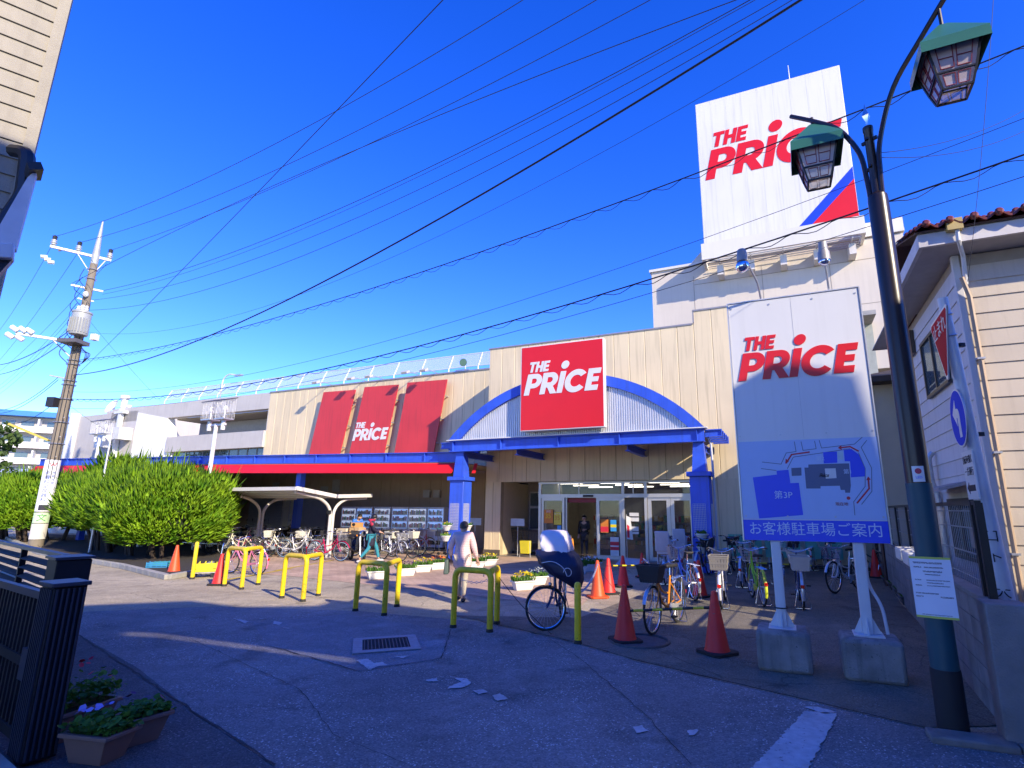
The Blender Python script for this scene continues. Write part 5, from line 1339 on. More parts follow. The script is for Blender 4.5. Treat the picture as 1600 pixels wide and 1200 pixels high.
for k, (d, z) in enumerate(((2.2, 9.6), (2.55, 9.62), (2.95, 9.6), (3.1, 9.25), (2.6, 9.2))):
    q = MB(); q.cyl(ad * d + V((0, -.15, z)), ad * (d + .42) + V((0, -.1, z + .16)), .11, n=8); q.build('cutout', M_insul, up)
b = MB(); b.cbox(ad * -.85 + V((0, 0, 9.9)), (.25, .25, .30)); b.build('meter_box', M_white, up)
r_ = random.Random(11)
for k in range(9):
    z = 9.0 + k * .45 if k < 8 else 8.4; s1 = r_.uniform(-.4, .4)
    p0 = V((.2 * cos(k), -.28, z)); p1 = V((-.35 - .3 * r_.random(), -.3, z + .5)); p2 = V((-.2, -.25, z + 1.1))
    q = MB(); q.tube(bend([p0, p1, p2], .4, 6), .016, 5); q.build('jumper_cable', M_black, up)
for k in range(4):
    q = MB(); q.tube(bend([V((.32, -.2, 9.3 - .1 * k)), V((.75 + .1 * k, -.25, 8.9)), V((.6, -.2, 8.4)), V((.25, -.2, 8.3))], .35, 6), .016, 5); q.build('jumper_cable', M_black, up)
q = MB()
for k in range(3): q.tube([V((.2 * cos(a), .2 * sin(a), z) if False else (.29 * cos(-1.2 + k * .5), .29 * sin(-1.2 + k * .5) - .02, z)) for a, z in ((0, 3.0), (0, 6), (0, 8.8), (0, 11.5))], .018, 5)
q.build('riser_cable', M_black, up)
for z in (4.6, 5.6, 6.7, 7.4, 7.6, 8.4, 8.6, 12.8, 13.3):
    q = MB(); q.torus((0, 0, z), .33 - z * .009, .02, n=18, m=5); q.build('band', M_steel, up)
b = MB(); b.cbox(ad * .55 + V((0, -.1, 6.5)), (.35, .3, .45)); b.build('splice_box', M_black, up)
b = MB(); b.tube([ad * .3 + V((0, 0, 7.7)), ad * 1.1 + V((0, 0, 7.75))], .03, 6); b.build('cable_arm', M_xarm, up)
b = MB(); b.bar(V((-.3, -.1, 4.75)), V((-1.9, -.5, 5.45)), .18, .08); b.build('yellow_lamp_arm', mat('guy_yellow', (.50, .40, .06), .5), up)
for z in (4.0, 4.9, 5.8):
    q = MB(); q.tube([(.22, -.2, z), (.40, -.34, z)], .015, 5); q.build('step_bolt', M_steel, up)
# advertising wrap on the pole: white clinic sign, green sign, white band
vx = atan2(-UP.y, -UP.x)
def pwrap(name, z0, z1, m, r, wd_=.60):
    q = MB(); q.grid(lambda u, v_: (r * cos(vx + (u - .5) * 2.3), r * sin(vx + (u - .5) * 2.3), z0 + (z1 - z0) * v_), 10, 1); return q.build(name, m, up)
pwrap('clinic_sign', 1.55, 3.85, M_signwhite, .305); pwrap('street_sign', 1.05, 1.50, mat('pale_green_sign', (.50, .66, .40), .5), .305); pwrap('white_band', .35, 1.02, mat('offwhite_band', (.60, .57, .50), .6), .306)
tdx, tdy = -sin(vx), cos(vx)
def ptext(s_, size, z, off, m):
    t = text(s_, size, m, up, depth=.001); a = vx + off / .31; t.location = (.310 * cos(a), .310 * sin(a), z); t.rotation_euler = (rad(90), 0, a + rad(90)); return t
M_cl = mat('clinic_blue', (.05, .10, .35), .5)
for k, ch in enumerate('皮膚科泌尿器科'): ptext(ch, .20, 3.25 - k * .20, -.08, M_cl)
for k, ch in enumerate('西新井院'): ptext(ch, .13, 3.25 - k * .15, .12, M_cl)
ptext('W', .24, 3.62, .03, M_red); ptext('P', .26, 1.72, 0, M_ink)
q = MB(); q.grid(lambda u, v_: (.308 * cos(vx + (u - .5) * 1.2), .308 * sin(vx + (u - .5) * 1.2), 1.60 + .24 * v_), 6, 1); q.build('sign_panel', M_ink, up)
ptext('文', .34, 1.27, 0, mat('school_green', (.04, .25, .05), .5))

# ================================================================== OVERHEAD WIRES
M_wire = mat('wire_black', (.010, .010, .016), .6, 0, .05)
def wire(lab, a, b_, sag, r, ext=0.0, coil=0, n=28, grp='overhead wires', mid=None):
    """cable hanging between two points (ext carries it on past the far end, out of the picture)"""
    a, b_ = V(a), V(b_); d = b_ - a; pts = []
    for i in range(n + 1):
        t = i / n * (1 + ext); pts.append(a + d * t - V((0, 0, 4 * sag * t * (1 - t))))
    q = MB(); q.tube(pts, r * .58, 5)
    o = q.build('overhead_wire', M_wire); tag(o, lab, 'wire', grp)
    if coil:
        q = MB(); L_ = d.length * (1 + ext); k = int(L_ * coil * 1.5); P_ = []
        for i in range(k * 6 + 1):
            t = i / (k * 6) * (1 + ext); p = a + d * t - V((0, 0, 4 * sag * t * (1 - t))); an = i / 6 * 2 * pi
            P_.append(p + V((.02 * cos(an), .02 * cos(an), -.055 + .048 * sin(an))))
        q.tube(P_, r * .30, 4, cap=False); q.build('lashing_wire', M_wire, o)
    return o
def pw(dx, z): return tuple(UP + ad * dx + V((0, 0, z)))

wire('topmost overhead wire leaving the far left insulator of the pole top', (-24.139, 24.182, 14.550), (-0.851, 12.298, 15.500), 0.86, 0.018, 0.15, 0.00)
wire('second overhead wire from the top, from the middle insulator', (-23.456, 24.796, 14.550), (1.158, 12.017, 15.200), 0.88, 0.018, 0.15, 0.00)
wire('third overhead wire from the top, from the right insulator', (-22.555, 25.604, 14.550), (2.570, 11.830, 15.000), 0.62, 0.018, 0.15, 0.00)
wire('overhead wire that crosses the third one close to the pole', (-23.456, 24.796, 12.350), (3.966, 9.668, 12.600), -0.50, 0.018, 0.15, 0.00)
wire('upper of the two close overhead wires below the pole crossarm', (-22.545, 25.613, 12.350), (4.272, 9.667, 12.600), 0.98, 0.018, 0.15, 0.00)
wire('lower of the two close overhead wires below the pole crossarm', (-22.545, 25.613, 12.150), (4.302, 9.487, 12.400), 1.02, 0.012, 0.15, 0.00)
wire('thin overhead wire passing just below the close pair', (-22.798, 25.386, 11.750), (4.586, 9.127, 12.000), 1.30, 0.014, 0.15, 0.00)
wire('thin overhead wire lowest of the upper bundle', (-22.849, 25.341, 11.200), (4.660, 8.678, 11.500), 1.54, 0.014, 0.15, 0.00)
wire('very faint thin wire running below the upper bundle towards the tower', (-22.849, 25.341, 10.100), (5.380, 7.687, 10.400), 1.98, 0.008, 0.10, 0.00)
wire('thick black cable sagging from the pole to the upper right of the sky', (-22.899, 25.295, 7.900), (3.345, 6.121, 8.600), 1.14, 0.032, 0.05, 0.00)
wire('spiral lashed cable crossing in front of the white sign tower', (-22.849, 25.341, 8.650), (6.648, 6.420, 8.200), 0.82, 0.020, 0.20, 1.10)
wire('thin wire just above the heavy cable over the store roof', (-22.849, 25.341, 7.100), (7.141, 7.135, 7.600), 1.24, 0.009, 0.20, 0.00)
wire('heavy lashed cable passing over the store roof and behind the lamp', (-22.849, 25.341, 6.750), (7.061, 7.174, 7.000), 1.12, 0.026, 0.20, 0.90)
wire('thin wire just below the heavy cable over the store roof', (-22.849, 25.341, 6.300), (6.944, 7.125, 6.600), 1.00, 0.011, 0.20, 0.00)
wire('wire from the far left insulator down to the left picture edge', (-24.139, 24.182, 14.300), (-39.253, 36.896, 14.000), .35, 0.016, .3)
wire('wire from the middle insulator down to the left picture edge', (-23.456, 24.796, 14.000), (-45.780, 43.600, 13.600), .35, 0.016, .3)
wire('wire from the right insulator passing behind the pole to the left', (-22.596, 25.568, 13.800), (-48.015, 45.956, 13.200), .35, 0.016, .3)
wire('upper twisted service cable running to the left edge', (-23.102, 25.114, 10.300), (-32.165, 30.701, 9.800), .35, 0.035, .3)
wire('lower twisted service cable running to the left edge', (-23.102, 25.114, 9.900), (-32.790, 31.427, 9.400), .35, 0.030, .3)
wire('thin wire of the group behind the transformer arm, uppermost', (-23.102, 25.114, 11.500), (-42.337, 40.768, 10.800), .35, 0.012, .3)
wire('thin wire of the group behind the transformer arm, middle', (-23.102, 25.114, 11.200), (-42.274, 40.775, 10.500), .35, 0.012, .3)
wire('thin wire of the group behind the transformer arm, lowest', (-23.102, 25.114, 10.800), (-41.942, 40.532, 10.100), .35, 0.012, .3)
wire('telephone cable from the arm below the transformer, upper', (-23.254, 24.977, 7.750), (-32.639, 31.766, 7.300), .35, 0.022, .3)
wire('telephone cable from the arm below the transformer, lower', (-23.254, 24.977, 7.600), (-33.157, 32.314, 7.200), .35, 0.022, .3)
wire('black cable passing the splice box to the left', (-23.051, 25.159, 6.900), (-31.685, 31.750, 6.500), .35, 0.026, .3)
wire('long straight stay wire crossing the sky from the pole to the top edge', (-22.850, 25.050, 7.400), (-1.723, 6.919, 9.500), .12, 0.013, .2)
wire('thin dark drop wire hanging down at the right past the lamp', (5.979, 6.041, 8.570), (5.831, 7.116, 4.932), .12, 0.006, 0)
wire('thin drop wire from the pole down to the store roof', (-22.850, 25.050, 11.000), (-25.948, 35.541, 8.600), .12, 0.010, 0)
wire('thin drop wire from the pole to the roof lamp at the left wing', (-22.850, 25.050, 6.600), (-29.358, 36.475, 6.500), .12, 0.010, 0)
wire('thin wire from the lamp post rising to the right edge, upper', (3.400, 5.020, 5.450), (6.510, 6.479, 7.200), .12, 0.006, .2)
wire('thin wire from the lamp post rising to the right edge, lower', (3.400, 5.020, 5.400), (6.110, 6.141, 6.600), .12, 0.006, .2)


# ================================================================== SHRUB ROW, TREE, APARTMENTS
def leafmat(name, c0, c1, trans=0.25):
    m = bpy.data.materials.new(name); m.use_nodes = True
    n = m.node_tree.nodes; L = m.node_tree.links; p = n['Principled BSDF']; p.inputs['Roughness'].default_value = .6
    p.inputs['Specular IOR Level'].default_value = .3
    tc = n.new('ShaderNodeTexCoord'); nz = n.new('ShaderNodeTexNoise'); nz.inputs['Scale'].default_value = 2.2; nz.inputs['Detail'].default_value = 7
    L.new(tc.outputs['Object'], nz.inputs['Vector'])
    mx = n.new('ShaderNodeMix'); mx.data_type = 'RGBA'; mx.inputs['A'].default_value = (*c0, 1); mx.inputs['B'].default_value = (*c1, 1)
    r = n.new('ShaderNodeMapRange'); r.inputs['From Min'].default_value = .35; r.inputs['From Max'].default_value = .65; L.new(nz.outputs['Fac'], r.inputs['Value'])
    L.new(r.outputs[0], mx.inputs['Factor']); L.new(mx.outputs['Result'], p.inputs['Base Color'])
    tr = n.new('ShaderNodeBsdfTranslucent'); L.new(mx.outputs['Result'], tr.inputs['Color'])
    ms = n.new('ShaderNodeMixShader'); ms.inputs[0].default_value = trans
    L.new(p.outputs[0], ms.inputs[1]); L.new(tr.outputs[0], ms.inputs[2]); L.new(ms.outputs[0], n['Material Output'].inputs[0])
    return m
M_jun = leafmat('juniper_green', (.10, .26, .008), (.34, .54, .022))
M_bark = mat('bark', (.05, .035, .025), .95, 0, .3, 12, .5, 40)
def juniper(seed, rx, ry, h, n_, z0=.72):
    """upswept conifer shrub: an uneven mass of pointed twig blades that lean up and outward"""
    r = random.Random(seed); q = MB()
    lob = [(r.uniform(0, 2 * pi), r.uniform(.25, .85), r.uniform(.45, .8), r.uniform(.25, .45)) for _ in range(11)]
    for i in range(n_):
        if r.random() < .62:
            th_ = r.uniform(0, 2 * pi); ph = math.acos(r.uniform(-.75, 1)); k = r.uniform(.72, 1.03)
            sq = lambda v_: math.copysign(abs(v_) ** .62, v_)
            c = V((rx * k * sq(sin(ph) * cos(th_)), ry * k * sq(sin(ph) * sin(th_)), z0 + (h - z0) * (.47 + .47 * k * cos(ph))))
            out = V((sin(ph) * cos(th_) / rx, sin(ph) * sin(th_) / ry, cos(ph) * .5))
        else:
            a, rr_, zz, s_ = r.choice(lob)
            d = V((r.gauss(0, 1), r.gauss(0, 1), r.gauss(0, 1))).normalized()
            c = V((rx * rr_ * cos(a), ry * rr_ * sin(a), z0 + (h - z0) * (zz - .04))) + V((d.x * s_ * rx, d.y * s_ * ry, d.z * s_ * (h - z0) * .6)); out = d
        if c.z < z0 + .0: c.z = z0 + r.uniform(0, .25)
        out = out.normalized()
        up_ = (out * .55 + V((r.uniform(-.3, .3), r.uniform(-.3, .3), 1.0 * (.35 + .65 * (c.z - z0) / h)))).normalized()
        L_ = r.uniform(.14, .36) * (1.25 if c.z > h * .75 else 1) * (1.9 if r.random() < .07 else 1); w_ = r.uniform(.022, .055)
        s = up_.orthogonal().normalized(); s = Matrix.Rotation(r.uniform(0, 6.28), 3, up_) @ s; t = up_.cross(s)
        tip = c + up_ * L_
        q.add([c - s * w_, c + t * w_ * .8, c + s * w_, c - t * w_ * .8, c + up_ * L_ * .5 + s * w_ * .7, c + up_ * L_ * .5 - s * w_ * .7, tip], [(0, 4, 6), (2, 5, 6), (1, 6, 4), (3, 6, 5), (0, 1, 4), (2, 3, 5)])
    tk = MB()
    for j in range(4):
        a = r.uniform(0, 6.28); x, y = rx * .35 * cos(a), ry * .35 * sin(a)
        tk.tube([(x * .6, y * .6, 0), (x * .9, y * .9, .6), (x * 1.5, y * 1.5, 1.4)], [.075, .06, .03], 6)
    return q.mesh('foliage', M_jun, 180), tk.mesh('trunk', M_bark)
JM = [juniper(21, 1.75, 1.5, 2.75, 10500), juniper(22, 1.7, 1.55, 2.85, 10500), juniper(23, 1.8, 1.5, 2.65, 10500), juniper(24, 1.65, 1.7, 2.9, 12000, .18)]
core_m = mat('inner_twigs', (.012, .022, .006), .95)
places = [(-13.0, 19.5, 1.0, 3, 'rounded bright green juniper ending the shrub row at the right, leafy to the ground'), (-14.7, 20.6, 1.0, 1, 'second juniper from the near right end of the shrub row'), (-16.4, 21.8, 1.0, 2, 'third juniper from the near right end of the shrub row'),
          (-17.9, 22.9, 1.05, 0, 'juniper with raised ragged tips, fourth from the near end'), (-19.3, 24.9, 1.05, 1, 'tall juniper just right of the utility pole'), (-22.6, 28.6, 1.15, 2, 'juniper directly behind the utility pole'),
          (-25.2, 29.0, 1.1, 0, 'juniper just left of the utility pole'), (-27.2, 29.8, 1.12, 1, 'juniper second left of the utility pole'), (-29.8, 31.5, 1.12, 2, 'juniper at the far left end of the shrub row'),
          (-20.9, 28.0, 1.2, 3, 'juniper squeezed close behind the utility pole on its right'), (-26.2, 28.6, 1.12, 3, 'juniper filling the gap just beyond the pole on its left'), (-28.8, 30.2, 1.15, 0, 'juniper second from the far left end of the shrub row'),
          (-20.5, 28.3, 1.42, 1, 'taller darker juniper standing behind the shrub row with pointed tips'), (-17.2, 25.6, 1.22, 0, 'pointed juniper rising behind the middle of the shrub row')]
for k, (x, y, sc, v_, lab) in enumerate(places):
    t = thing('juniper_shrub', lab, 'shrub', (x - .5, y + .38, .04), rad(138) + pi * k + .25 * sin(k * 5), 'row of clipped junipers'); t.scale = (sc, sc, sc * (1 + .05 * sin(k * 2.1)))
    link('foliage', JM[v_][0], t)['kind'] = 'stuff'; link('trunk', JM[v_][1], t)
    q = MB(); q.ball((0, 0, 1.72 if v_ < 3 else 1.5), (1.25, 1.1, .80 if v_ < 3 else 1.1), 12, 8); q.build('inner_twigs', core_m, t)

# broadleaf tree at the far left edge
M_leaf = leafmat('broadleaf_green', (.03, .06, .012), (.09, .15, .03))
def broad(seed, R_, h, n_, base):
    r = random.Random(seed); q = MB(); cl = [(V((r.gauss(0, .45) * R_, r.gauss(0, .45) * R_, base + (h - base) * r.uniform(.1, .95))), r.uniform(.22, .42) * R_) for _ in range(20)]
    for i in range(n_):
        c, s_ = r.choice(cl); d = V((r.gauss(0, 1), r.gauss(0, 1), r.gauss(0, .8))).normalized()
        p = c + d * s_ * r.uniform(.6, 1.05); u = V((r.gauss(0, 1), r.gauss(0, 1), r.gauss(0, 1))).normalized(); v_ = u.orthogonal().normalized(); l = r.uniform(.12, .24)
        q.add([p - u * l, p + v_ * l * .5, p + u * l, p - v_ * l * .5], [(0, 1, 2, 3)])
    tk = MB(); tk.tube([(0, 0, 0), (.1, 0, base), (0, .1, h * .8)], [.22, .17, .05], 8)
    for c, s_ in cl[:9]: tk.tube([(0.05, 0, base * .9 + r.random()), tuple(c)], [.09, .02], 5)
    return q.mesh('crown', M_leaf, 180), tk.mesh('trunk', M_bark)
bm_ = broad(5, 2.6, 7.6, 7000, 2.2)
t = thing('broadleaf_tree', 'dark broadleaf tree cut by the left edge of the picture', 'tree', (-35.5, 31.4, 0)); link('crown', bm_[0], t)['kind'] = 'stuff'; link('trunk', bm_[1], t)

# apartment block with a blue roof, far left
ap = thing('apartment_block', 'pale apartment block with balconies and a blue roof edge far at the left', 'apartment block', (-112, 99, 0), rad(28))
M_apw = mat('apartment_white', (.66, .63, .60), .8, 0, .05); M_apb = mat('apartment_roof_blue', (.03, .18, .55), .5)
b = MB(); b.box(-40, 16.5, 0, 12, 0, 18.5); b.build('wall', mat('apartment_recess', (.44, .41, .40), .8), ap)
b = MB(); b.box(-40.5, 17.2, -2.2, 12.5, 18.5, 19.5); b.build('roof', M_apb, ap)
q = MB(); q.box(-40, 17, -1.8, -.02, 0, .28); sm_ = q.mesh('balcony_slab', M_apw)
q = MB(); q.box(-40, 17, -1.85, -1.70, .285, 1.15); rm_ = q.mesh('balcony_parapet', M_apw)
q = MB(); q.box(0, .25, -1.69, -.02, .285, 2.6); pm_ = q.mesh('balcony_divider', M_apw)
q = MB(); q.box(0, 1.9, -.10, -.02, .3, 2.25); wm_ = q.mesh('window', M_winglass)
q = MB(); q.box(0, 1.2, -.4, -.1, .3, 2.3); lm_ = q.mesh('laundry', M_signwhite)
for f_ in range(6):
    z = .5 + f_ * 3.0
    for nm, me in (('balcony_slab', sm_), ('balcony_parapet', rm_)):
        o = link(nm, me, ap); o.location = (0, 0, z)
    for k in range(9):
        o = link('balcony_divider', pm_, ap); o.location = (-39 + k * 6.6, 0, z)
        for dx in (1.0, 3.8):
            o = link('window', wm_, ap); o.location = (-39 + k * 6.6 + dx, 0, z)
b = MB(); b.box(17.3, 19.5, 2, 6, 0, 16.6); o = b.build('stair_tower', M_apw, ap)
for k in range(5):
    q = MB(); q.box(17.25, 20.4, 1.6, 6.4, 3.0 + k * 3, 3.9 + k * 3); q.build('stair_landing', M_apb if k % 2 == 0 else M_apw, ap)
for px, lab in ((8, 'thin white radio mast on the apartment roof'),):
    m_ = thing('radio_mast', lab, 'mast', (-121, 99, 19.5)); b = MB(); b.tube([(0, 0, 0), (0, 0, 7)], [.12, .04], 6); b.build('mast', M_white, m_)
lt = thing('lattice_tower', 'small dark steel lattice tower on the apartment roof', 'tower', (-113, 108, 19.5), .4)
b = MB()
for k in range(4):
    a = pi / 4 + k * pi / 2; b.tube([(1.0 * cos(a), 1.0 * sin(a), 0), (.35 * cos(a), .35 * sin(a), 6)], .07, 4)
    a2 = a + pi / 2
    for j in range(3):
        t0, t1 = j / 3, (j + 1) / 3; r0, r1 = 1 - .65 * t0, 1 - .65 * t1; b.tube([(r0 * cos(a), r0 * sin(a), 6 * t0), (r1 * cos(a2), r1 * sin(a2), 6 * t1)], .05, 4)
b.build('lattice', M_black, lt)
lw = thing('low_white_house', 'low white house behind the shrubs left of the utility pole', 'house', (-66, 62, 0), rad(28)); b = MB(); b.box(-9, 8, 0, 8, 0, 4.8); b.build('wall', M_apw, lw)
b = MB(); b.prism([(-9.6, -.8, 4.8), (8.6, -.8, 4.8), (8.6, 8.5, 6.2), (-9.6, 8.5, 6.2)], (0, 0, .2)); b.build('roof', mat('pale_metal_roof', (.62, .62, .60), .4, .2), lw)
q = MB(); q.box(-5, -1, -.06, -.002, 2.8, 3.9); o = q.build('window', M_dframe, lw)
q = MB(); q.box(-4.9, -1.1, -.08, -.061, 2.9, 3.8); q.build('pane', M_winglass, o)

# caged car park lamps standing before the store, and a thin mast
def caged(loc, h, lab, n_=2, k=1.0):
    t = thing('caged_lamp_post', lab, 'lamp post', loc, SR, 'caged floodlight posts'); t.scale = (.82, .82, 1)
    b = MB(); b.tube([(0, 0, 0), (0, 0, h * .5), (0, 0, h)], [.13, .11, .10], 12); b.build('post', M_white, t)
    b = MB(); b.box(-.75, .75, -.04, .04, h - .1, h - .02); b.build('crossarm', M_white, t)
    for s_ in ((-.55, .55) if n_ == 2 else (0,)):
        o = link('lamp_cage', None, t); o.empty_display_size = .1; o.location = (s_, 0, h + .2)
        q = MB(); q.box(-.38, .38, -.3, .3, -.05, 0); q.build('cage_floor', M_steel, o)
        q = MB(); q.prism([(-.42, -.35, .75), (.42, -.35, .75), (.42, .35, .95), (-.42, .35, .95)], (0, 0, .04)); q.build('cage_roof', mat('cage_roof_dark', (.07, .06, .06), .5), o)
        q = MB()
        for i in range(8):
            for (x, y) in ((-.37 + i * .105, -.3), (-.37 + i * .105, .3)): q.tube([(x, y, 0), (x, y, .74 if y < 0 else .93)], .009, 4)
        for i in range(5):
            for x in (-.37, .37): q.tube([(x, -.3 + i * .15, 0), (x, -.3 + i * .15, .78)], .009, 4)
        q.build('cage_bars', M_white, o)
        q = MB(); q.ball((0, 0, .45), (.12, .12, .15), 10, 8); q.cyl((0, 0, 0), (0, 0, .35), .05); q.build('lamp', M_signwhite, o)
        q = MB(); q.cyl((0, 0, -.06), (0, 0, -.5), .11, n=10); q.build('ballast', M_white, o)
    return t
caged((-14.9, 24.0, 0), 5.4, 'white post with two caged floodlights in front of the store wing', 2)
caged((-28.7, 34.5, 0), 6.1, 'white post with caged floodlights farther left, behind the shrubs', 2)
t = thing('thin_mast', 'thin grey mast with small crossbars rising behind the shrub row', 'mast', st(-14.2, -6.3), SR); b = MB(); b.tube([(0, 0, 0), (0, 0, 4.9)], [.05, .035], 8); b.tube([(-.12, 0, 3.6), (.12, 0, 3.6)], .02, 5); b.tube([(-.12, 0, 4.2), (.12, 0, 4.2)], .02, 5); b.build('mast', M_steel, t)


# ================================================================== BARRIERS, CONES, PLANTERS
M_yel = mat('barrier_yellow', (0.80, 0.57, 0.010), .45, 0, .12, 5, .08, 50, dirt=.35, chips=.35)
M_scuff = mat('barrier_base_scuff', (.03, .028, .02), .8, 0, .3)
def barrier(p1, p2, p3, h, lab):
    p1, p2, p3 = V((*p1, 0)), V((*p2, 0)), V((*p3, 0)); r = .046
    t = thing('pipe_barrier', lab, 'barrier', tuple(p1), 0, 'yellow pipe barriers'); z = V((0, 0, h)); o = V((0, 0, 0))
    b = MB(); b.tube(bend([o, z, p2 - p1 + z, p2 - p1], .14, 7), r, 14); b.build('front_hoop', M_yel, t)
    d = (p3 - p2).normalized()
    b = MB(); b.tube(bend([p2 - p1 + z + d * .03, p3 - p1 + z, p3 - p1], .14, 7), r, 14); b.build('side_arm', M_yel, t)
    for p in (o, p2 - p1, p3 - p1):
        b = MB(); b.lathe([(.056, 0), (.052, .03), (.047, .05)], c=tuple(p), n=14); b.build('base_collar', M_scuff, t)
    for f_ in (.22, .8):
        q = MB(); c = (p2 - p1) * f_ + z; q.torus(tuple(c - V((0, 0, .066))), .020, .004, ax=(1, .3, 0), n=12, m=5); q.build('chain_eye', M_steel, t)
    return t
barrier((-7.585,13.371), (-6.913,12.883), (-6.924,13.612), .86, 'yellow three legged pipe barrier nearest the shrubs, before the pink bicycle')
barrier((-5.447,11.712), (-4.844,11.319), (-4.844,12.037), .84, 'yellow three legged pipe barrier, second from the left')
barrier((-3.474,10.338), (-2.843,9.941), (-2.864,10.808), .84, 'yellow three legged pipe barrier before the white flower troughs')
barrier((-1.498,9.003), (-0.904,8.706), (-0.857,9.304), .86, 'yellow three legged pipe barrier before the woman in pink')
def bollard(p, h, lab):
    t = thing('pipe_bollard', lab, 'bollard', (*p, 0), 0, 'single yellow pipe posts'); b = MB(); b.lathe([(.047, 0), (.047, h - .045), (.040, h - .018), (.022, h - .003), (.001, h)], n=16); b.build('post', M_yel, t)
    b = MB(); b.lathe([(.058, 0), (.054, .03), (.0475, .05)], n=14); b.build('base_collar', M_scuff, t)
    q = MB(); q.torus((-.06, -.02, h - .10), .022, .004, ax=(1, .4, 0), n=12, m=5); q.torus((.06, .02, h - .12), .022, .004, ax=(1, -.4, 0), n=12, m=5); q.build('chain_eye', M_steel, t); return t
bollard((-9.118,14.597), .92, 'single yellow post at the left beside the orange cone and yellow crate')
bollard((0.376,8.027), .80, 'single yellow post standing beside the bicycle with the covered child seat')
# chain remnants
def chain(a, c, sag, lab):
    a, c = V(a), V(c); t = thing('chain', lab, 'chain', tuple(a)); L_ = (c - a).length; n_ = int(L_ / .045)
    q = MB()
    for i in range(n_):
        u = (i + .5) / n_; p = (c - a) * u - V((0, 0, 4 * sag * u * (1 - u))); d = (c - a).normalized(); s = d.cross(V((0, 0, 1))).normalized() if i % 2 else V((0, 0, 1))
        q.torus(tuple(p), .018, .0045, ax=tuple(s), n=8, m=4)
    q.build('links', M_steel, t); return t
def G3(p, z): return (p[0], p[1], z)
chain(G3((-1.449,9.004), .74), G3((-0.951,8.705), .74), .06, 'rusty steel chain hanging under the top bar of the front barrier')
chain(G3((0.402,8.028), .66), G3((0.963,11.651), .70), .10, 'steel chain running from the yellow post to the paired cones')
# ropes
def rope(a, c, sag, lab, r=.006, m=M_black):
    a, c = V(a), V(c); q = MB(); q.tube([a + (c - a) * (i / 14) - V((0, 0, 4 * sag * (i / 14) * (1 - i / 14))) for i in range(15)], r, 5); return tag(q.build('rope', m), lab, 'rope')
rope(G3((-0.823,9.159), .72), G3((0.018,8.319), .06), .05, 'thin rope hanging from the front barrier to the ground by the bicycle wheel')
rope(G3((1.028,11.653), .55), G3((1.52,9.887), .02), .05, 'thin rope lying from the paired cones over the sunlit asphalt')

M_cone = mat('cone_orange', (0.75, 0.085, 0.010), .5, 0, .10, 5, .1, 40, dirt=.35, chips=.12, chipcol=(.4, .2, .12))
M_coner = mat('cone_red', (0.75, 0.028, 0.016), .5, 0, .12, 5, .1, 40, dirt=.4, chips=.15, chipcol=(.3, .1, .08))
M_cbase = mat('cone_base_black', (.022, .018, .018), .8, 0, .2)
def make_cone(m, black_base):
    t = thing('traffic_cone', 'x', 'traffic cone')
    b = MB(); b.lathe([(.150, .036), (.140, .055), (.036, .66), (.030, .69), (.012, .70)], n=24); b.build('cone', m, t)
    b = MB(); b.prism([(-.19, -.15, 0), (-.15, -.19, 0), (.15, -.19, 0), (.19, -.15, 0), (.19, .15, 0), (.15, .19, 0), (-.15, .19, 0), (-.19, .15, 0)], (0, 0, .036)); b.build('base', M_cbase if black_base else m, t, bevel=.006)
    return t
cA, cB = make_cone(M_coner, True), make_cone(M_cone, False)
def put_cone(src, p, lab, sc=1.0, rz=.3, first=[]):
    t = src if src not in first else copy_tree(src)
    first.append(src); t.location = (*p, .009); t.rotation_euler = (0, 0, rz); t.scale = (sc,) * 3; t['label'] = lab; t['group'] = 'traffic cones'; return t
put_cone(cA, (1.039,8.151), 'red cone with black base on the manhole cover, tied to the striped bar', 1.06, .2)
put_cone(cA, (2.131,7.526), 'red cone with black base nearest the lens, at the right end of the striped bar', 1.08, .5)
put_cone(cB, (0.977,11.973), 'bright orange cone standing in the sun beside its red twin', 1.05, .25)
put_cone(cA, (1.257,12.502), 'red cone tucked behind the bright orange one', 1.05, .4)
put_cone(cA, (1.719,13.603), 'dark red cone in the shade below the glass door', 1.0, .1)
put_cone(cA, (2.457,15.334), 'small dark red cone half hidden left of the orange bicycle basket', .9, .1)
put_cone(cA, (3.14,12.126), 'red cone between the blue bicycle and the white rear mudguard', 1.05, .8)
put_cone(cA, (8.874,15.597), 'red cone beside the planter troughs along the lane wall', 1.05, .3)
put_cone(cB, (-10.502,15.946), 'orange cone beside the blue crate in front of the shrubs', 1.05, .3)
put_cone(cA, (-7.843,13.578), 'red orange cone beside the left leg of the first barrier', 1.0, .1)
def sbar(a, c, lab):
    a, c = V(a), V(c); t = thing('striped_bar', lab, 'barrier bar', tuple(a), 0, 'black and yellow cone bars'); L_ = (c - a).length; d = (c - a) / 9; ms = [M_black, mat('bar_yellow', (.62, .50, .02), .45)]
    for k in range(9):
        q = MB(); q.cyl(d * k, d * (k + 1), .018, n=10); q.build('black_band' if k % 2 == 0 else 'yellow_band', ms[k % 2], t)
    for p in (V((0, 0, 0)), c - a):
        q = MB(); q.torus(tuple(p), .055, .008, n=16, m=5); q.build('end_ring', M_black, t)
    return t
sbar(G3((1.039,8.151), .40), G3((2.131,7.526), .56), 'black and yellow bar between the two front red cones')
sbar(G3((1.257,12.502), .58), G3((2.279,13.517), .50), 'black and yellow bar behind the orange cone')
sbar(G3((4.641,15.152), .45), G3((6.698,14.006), .45), 'black and yellow bar behind the parked bicycles at the right')

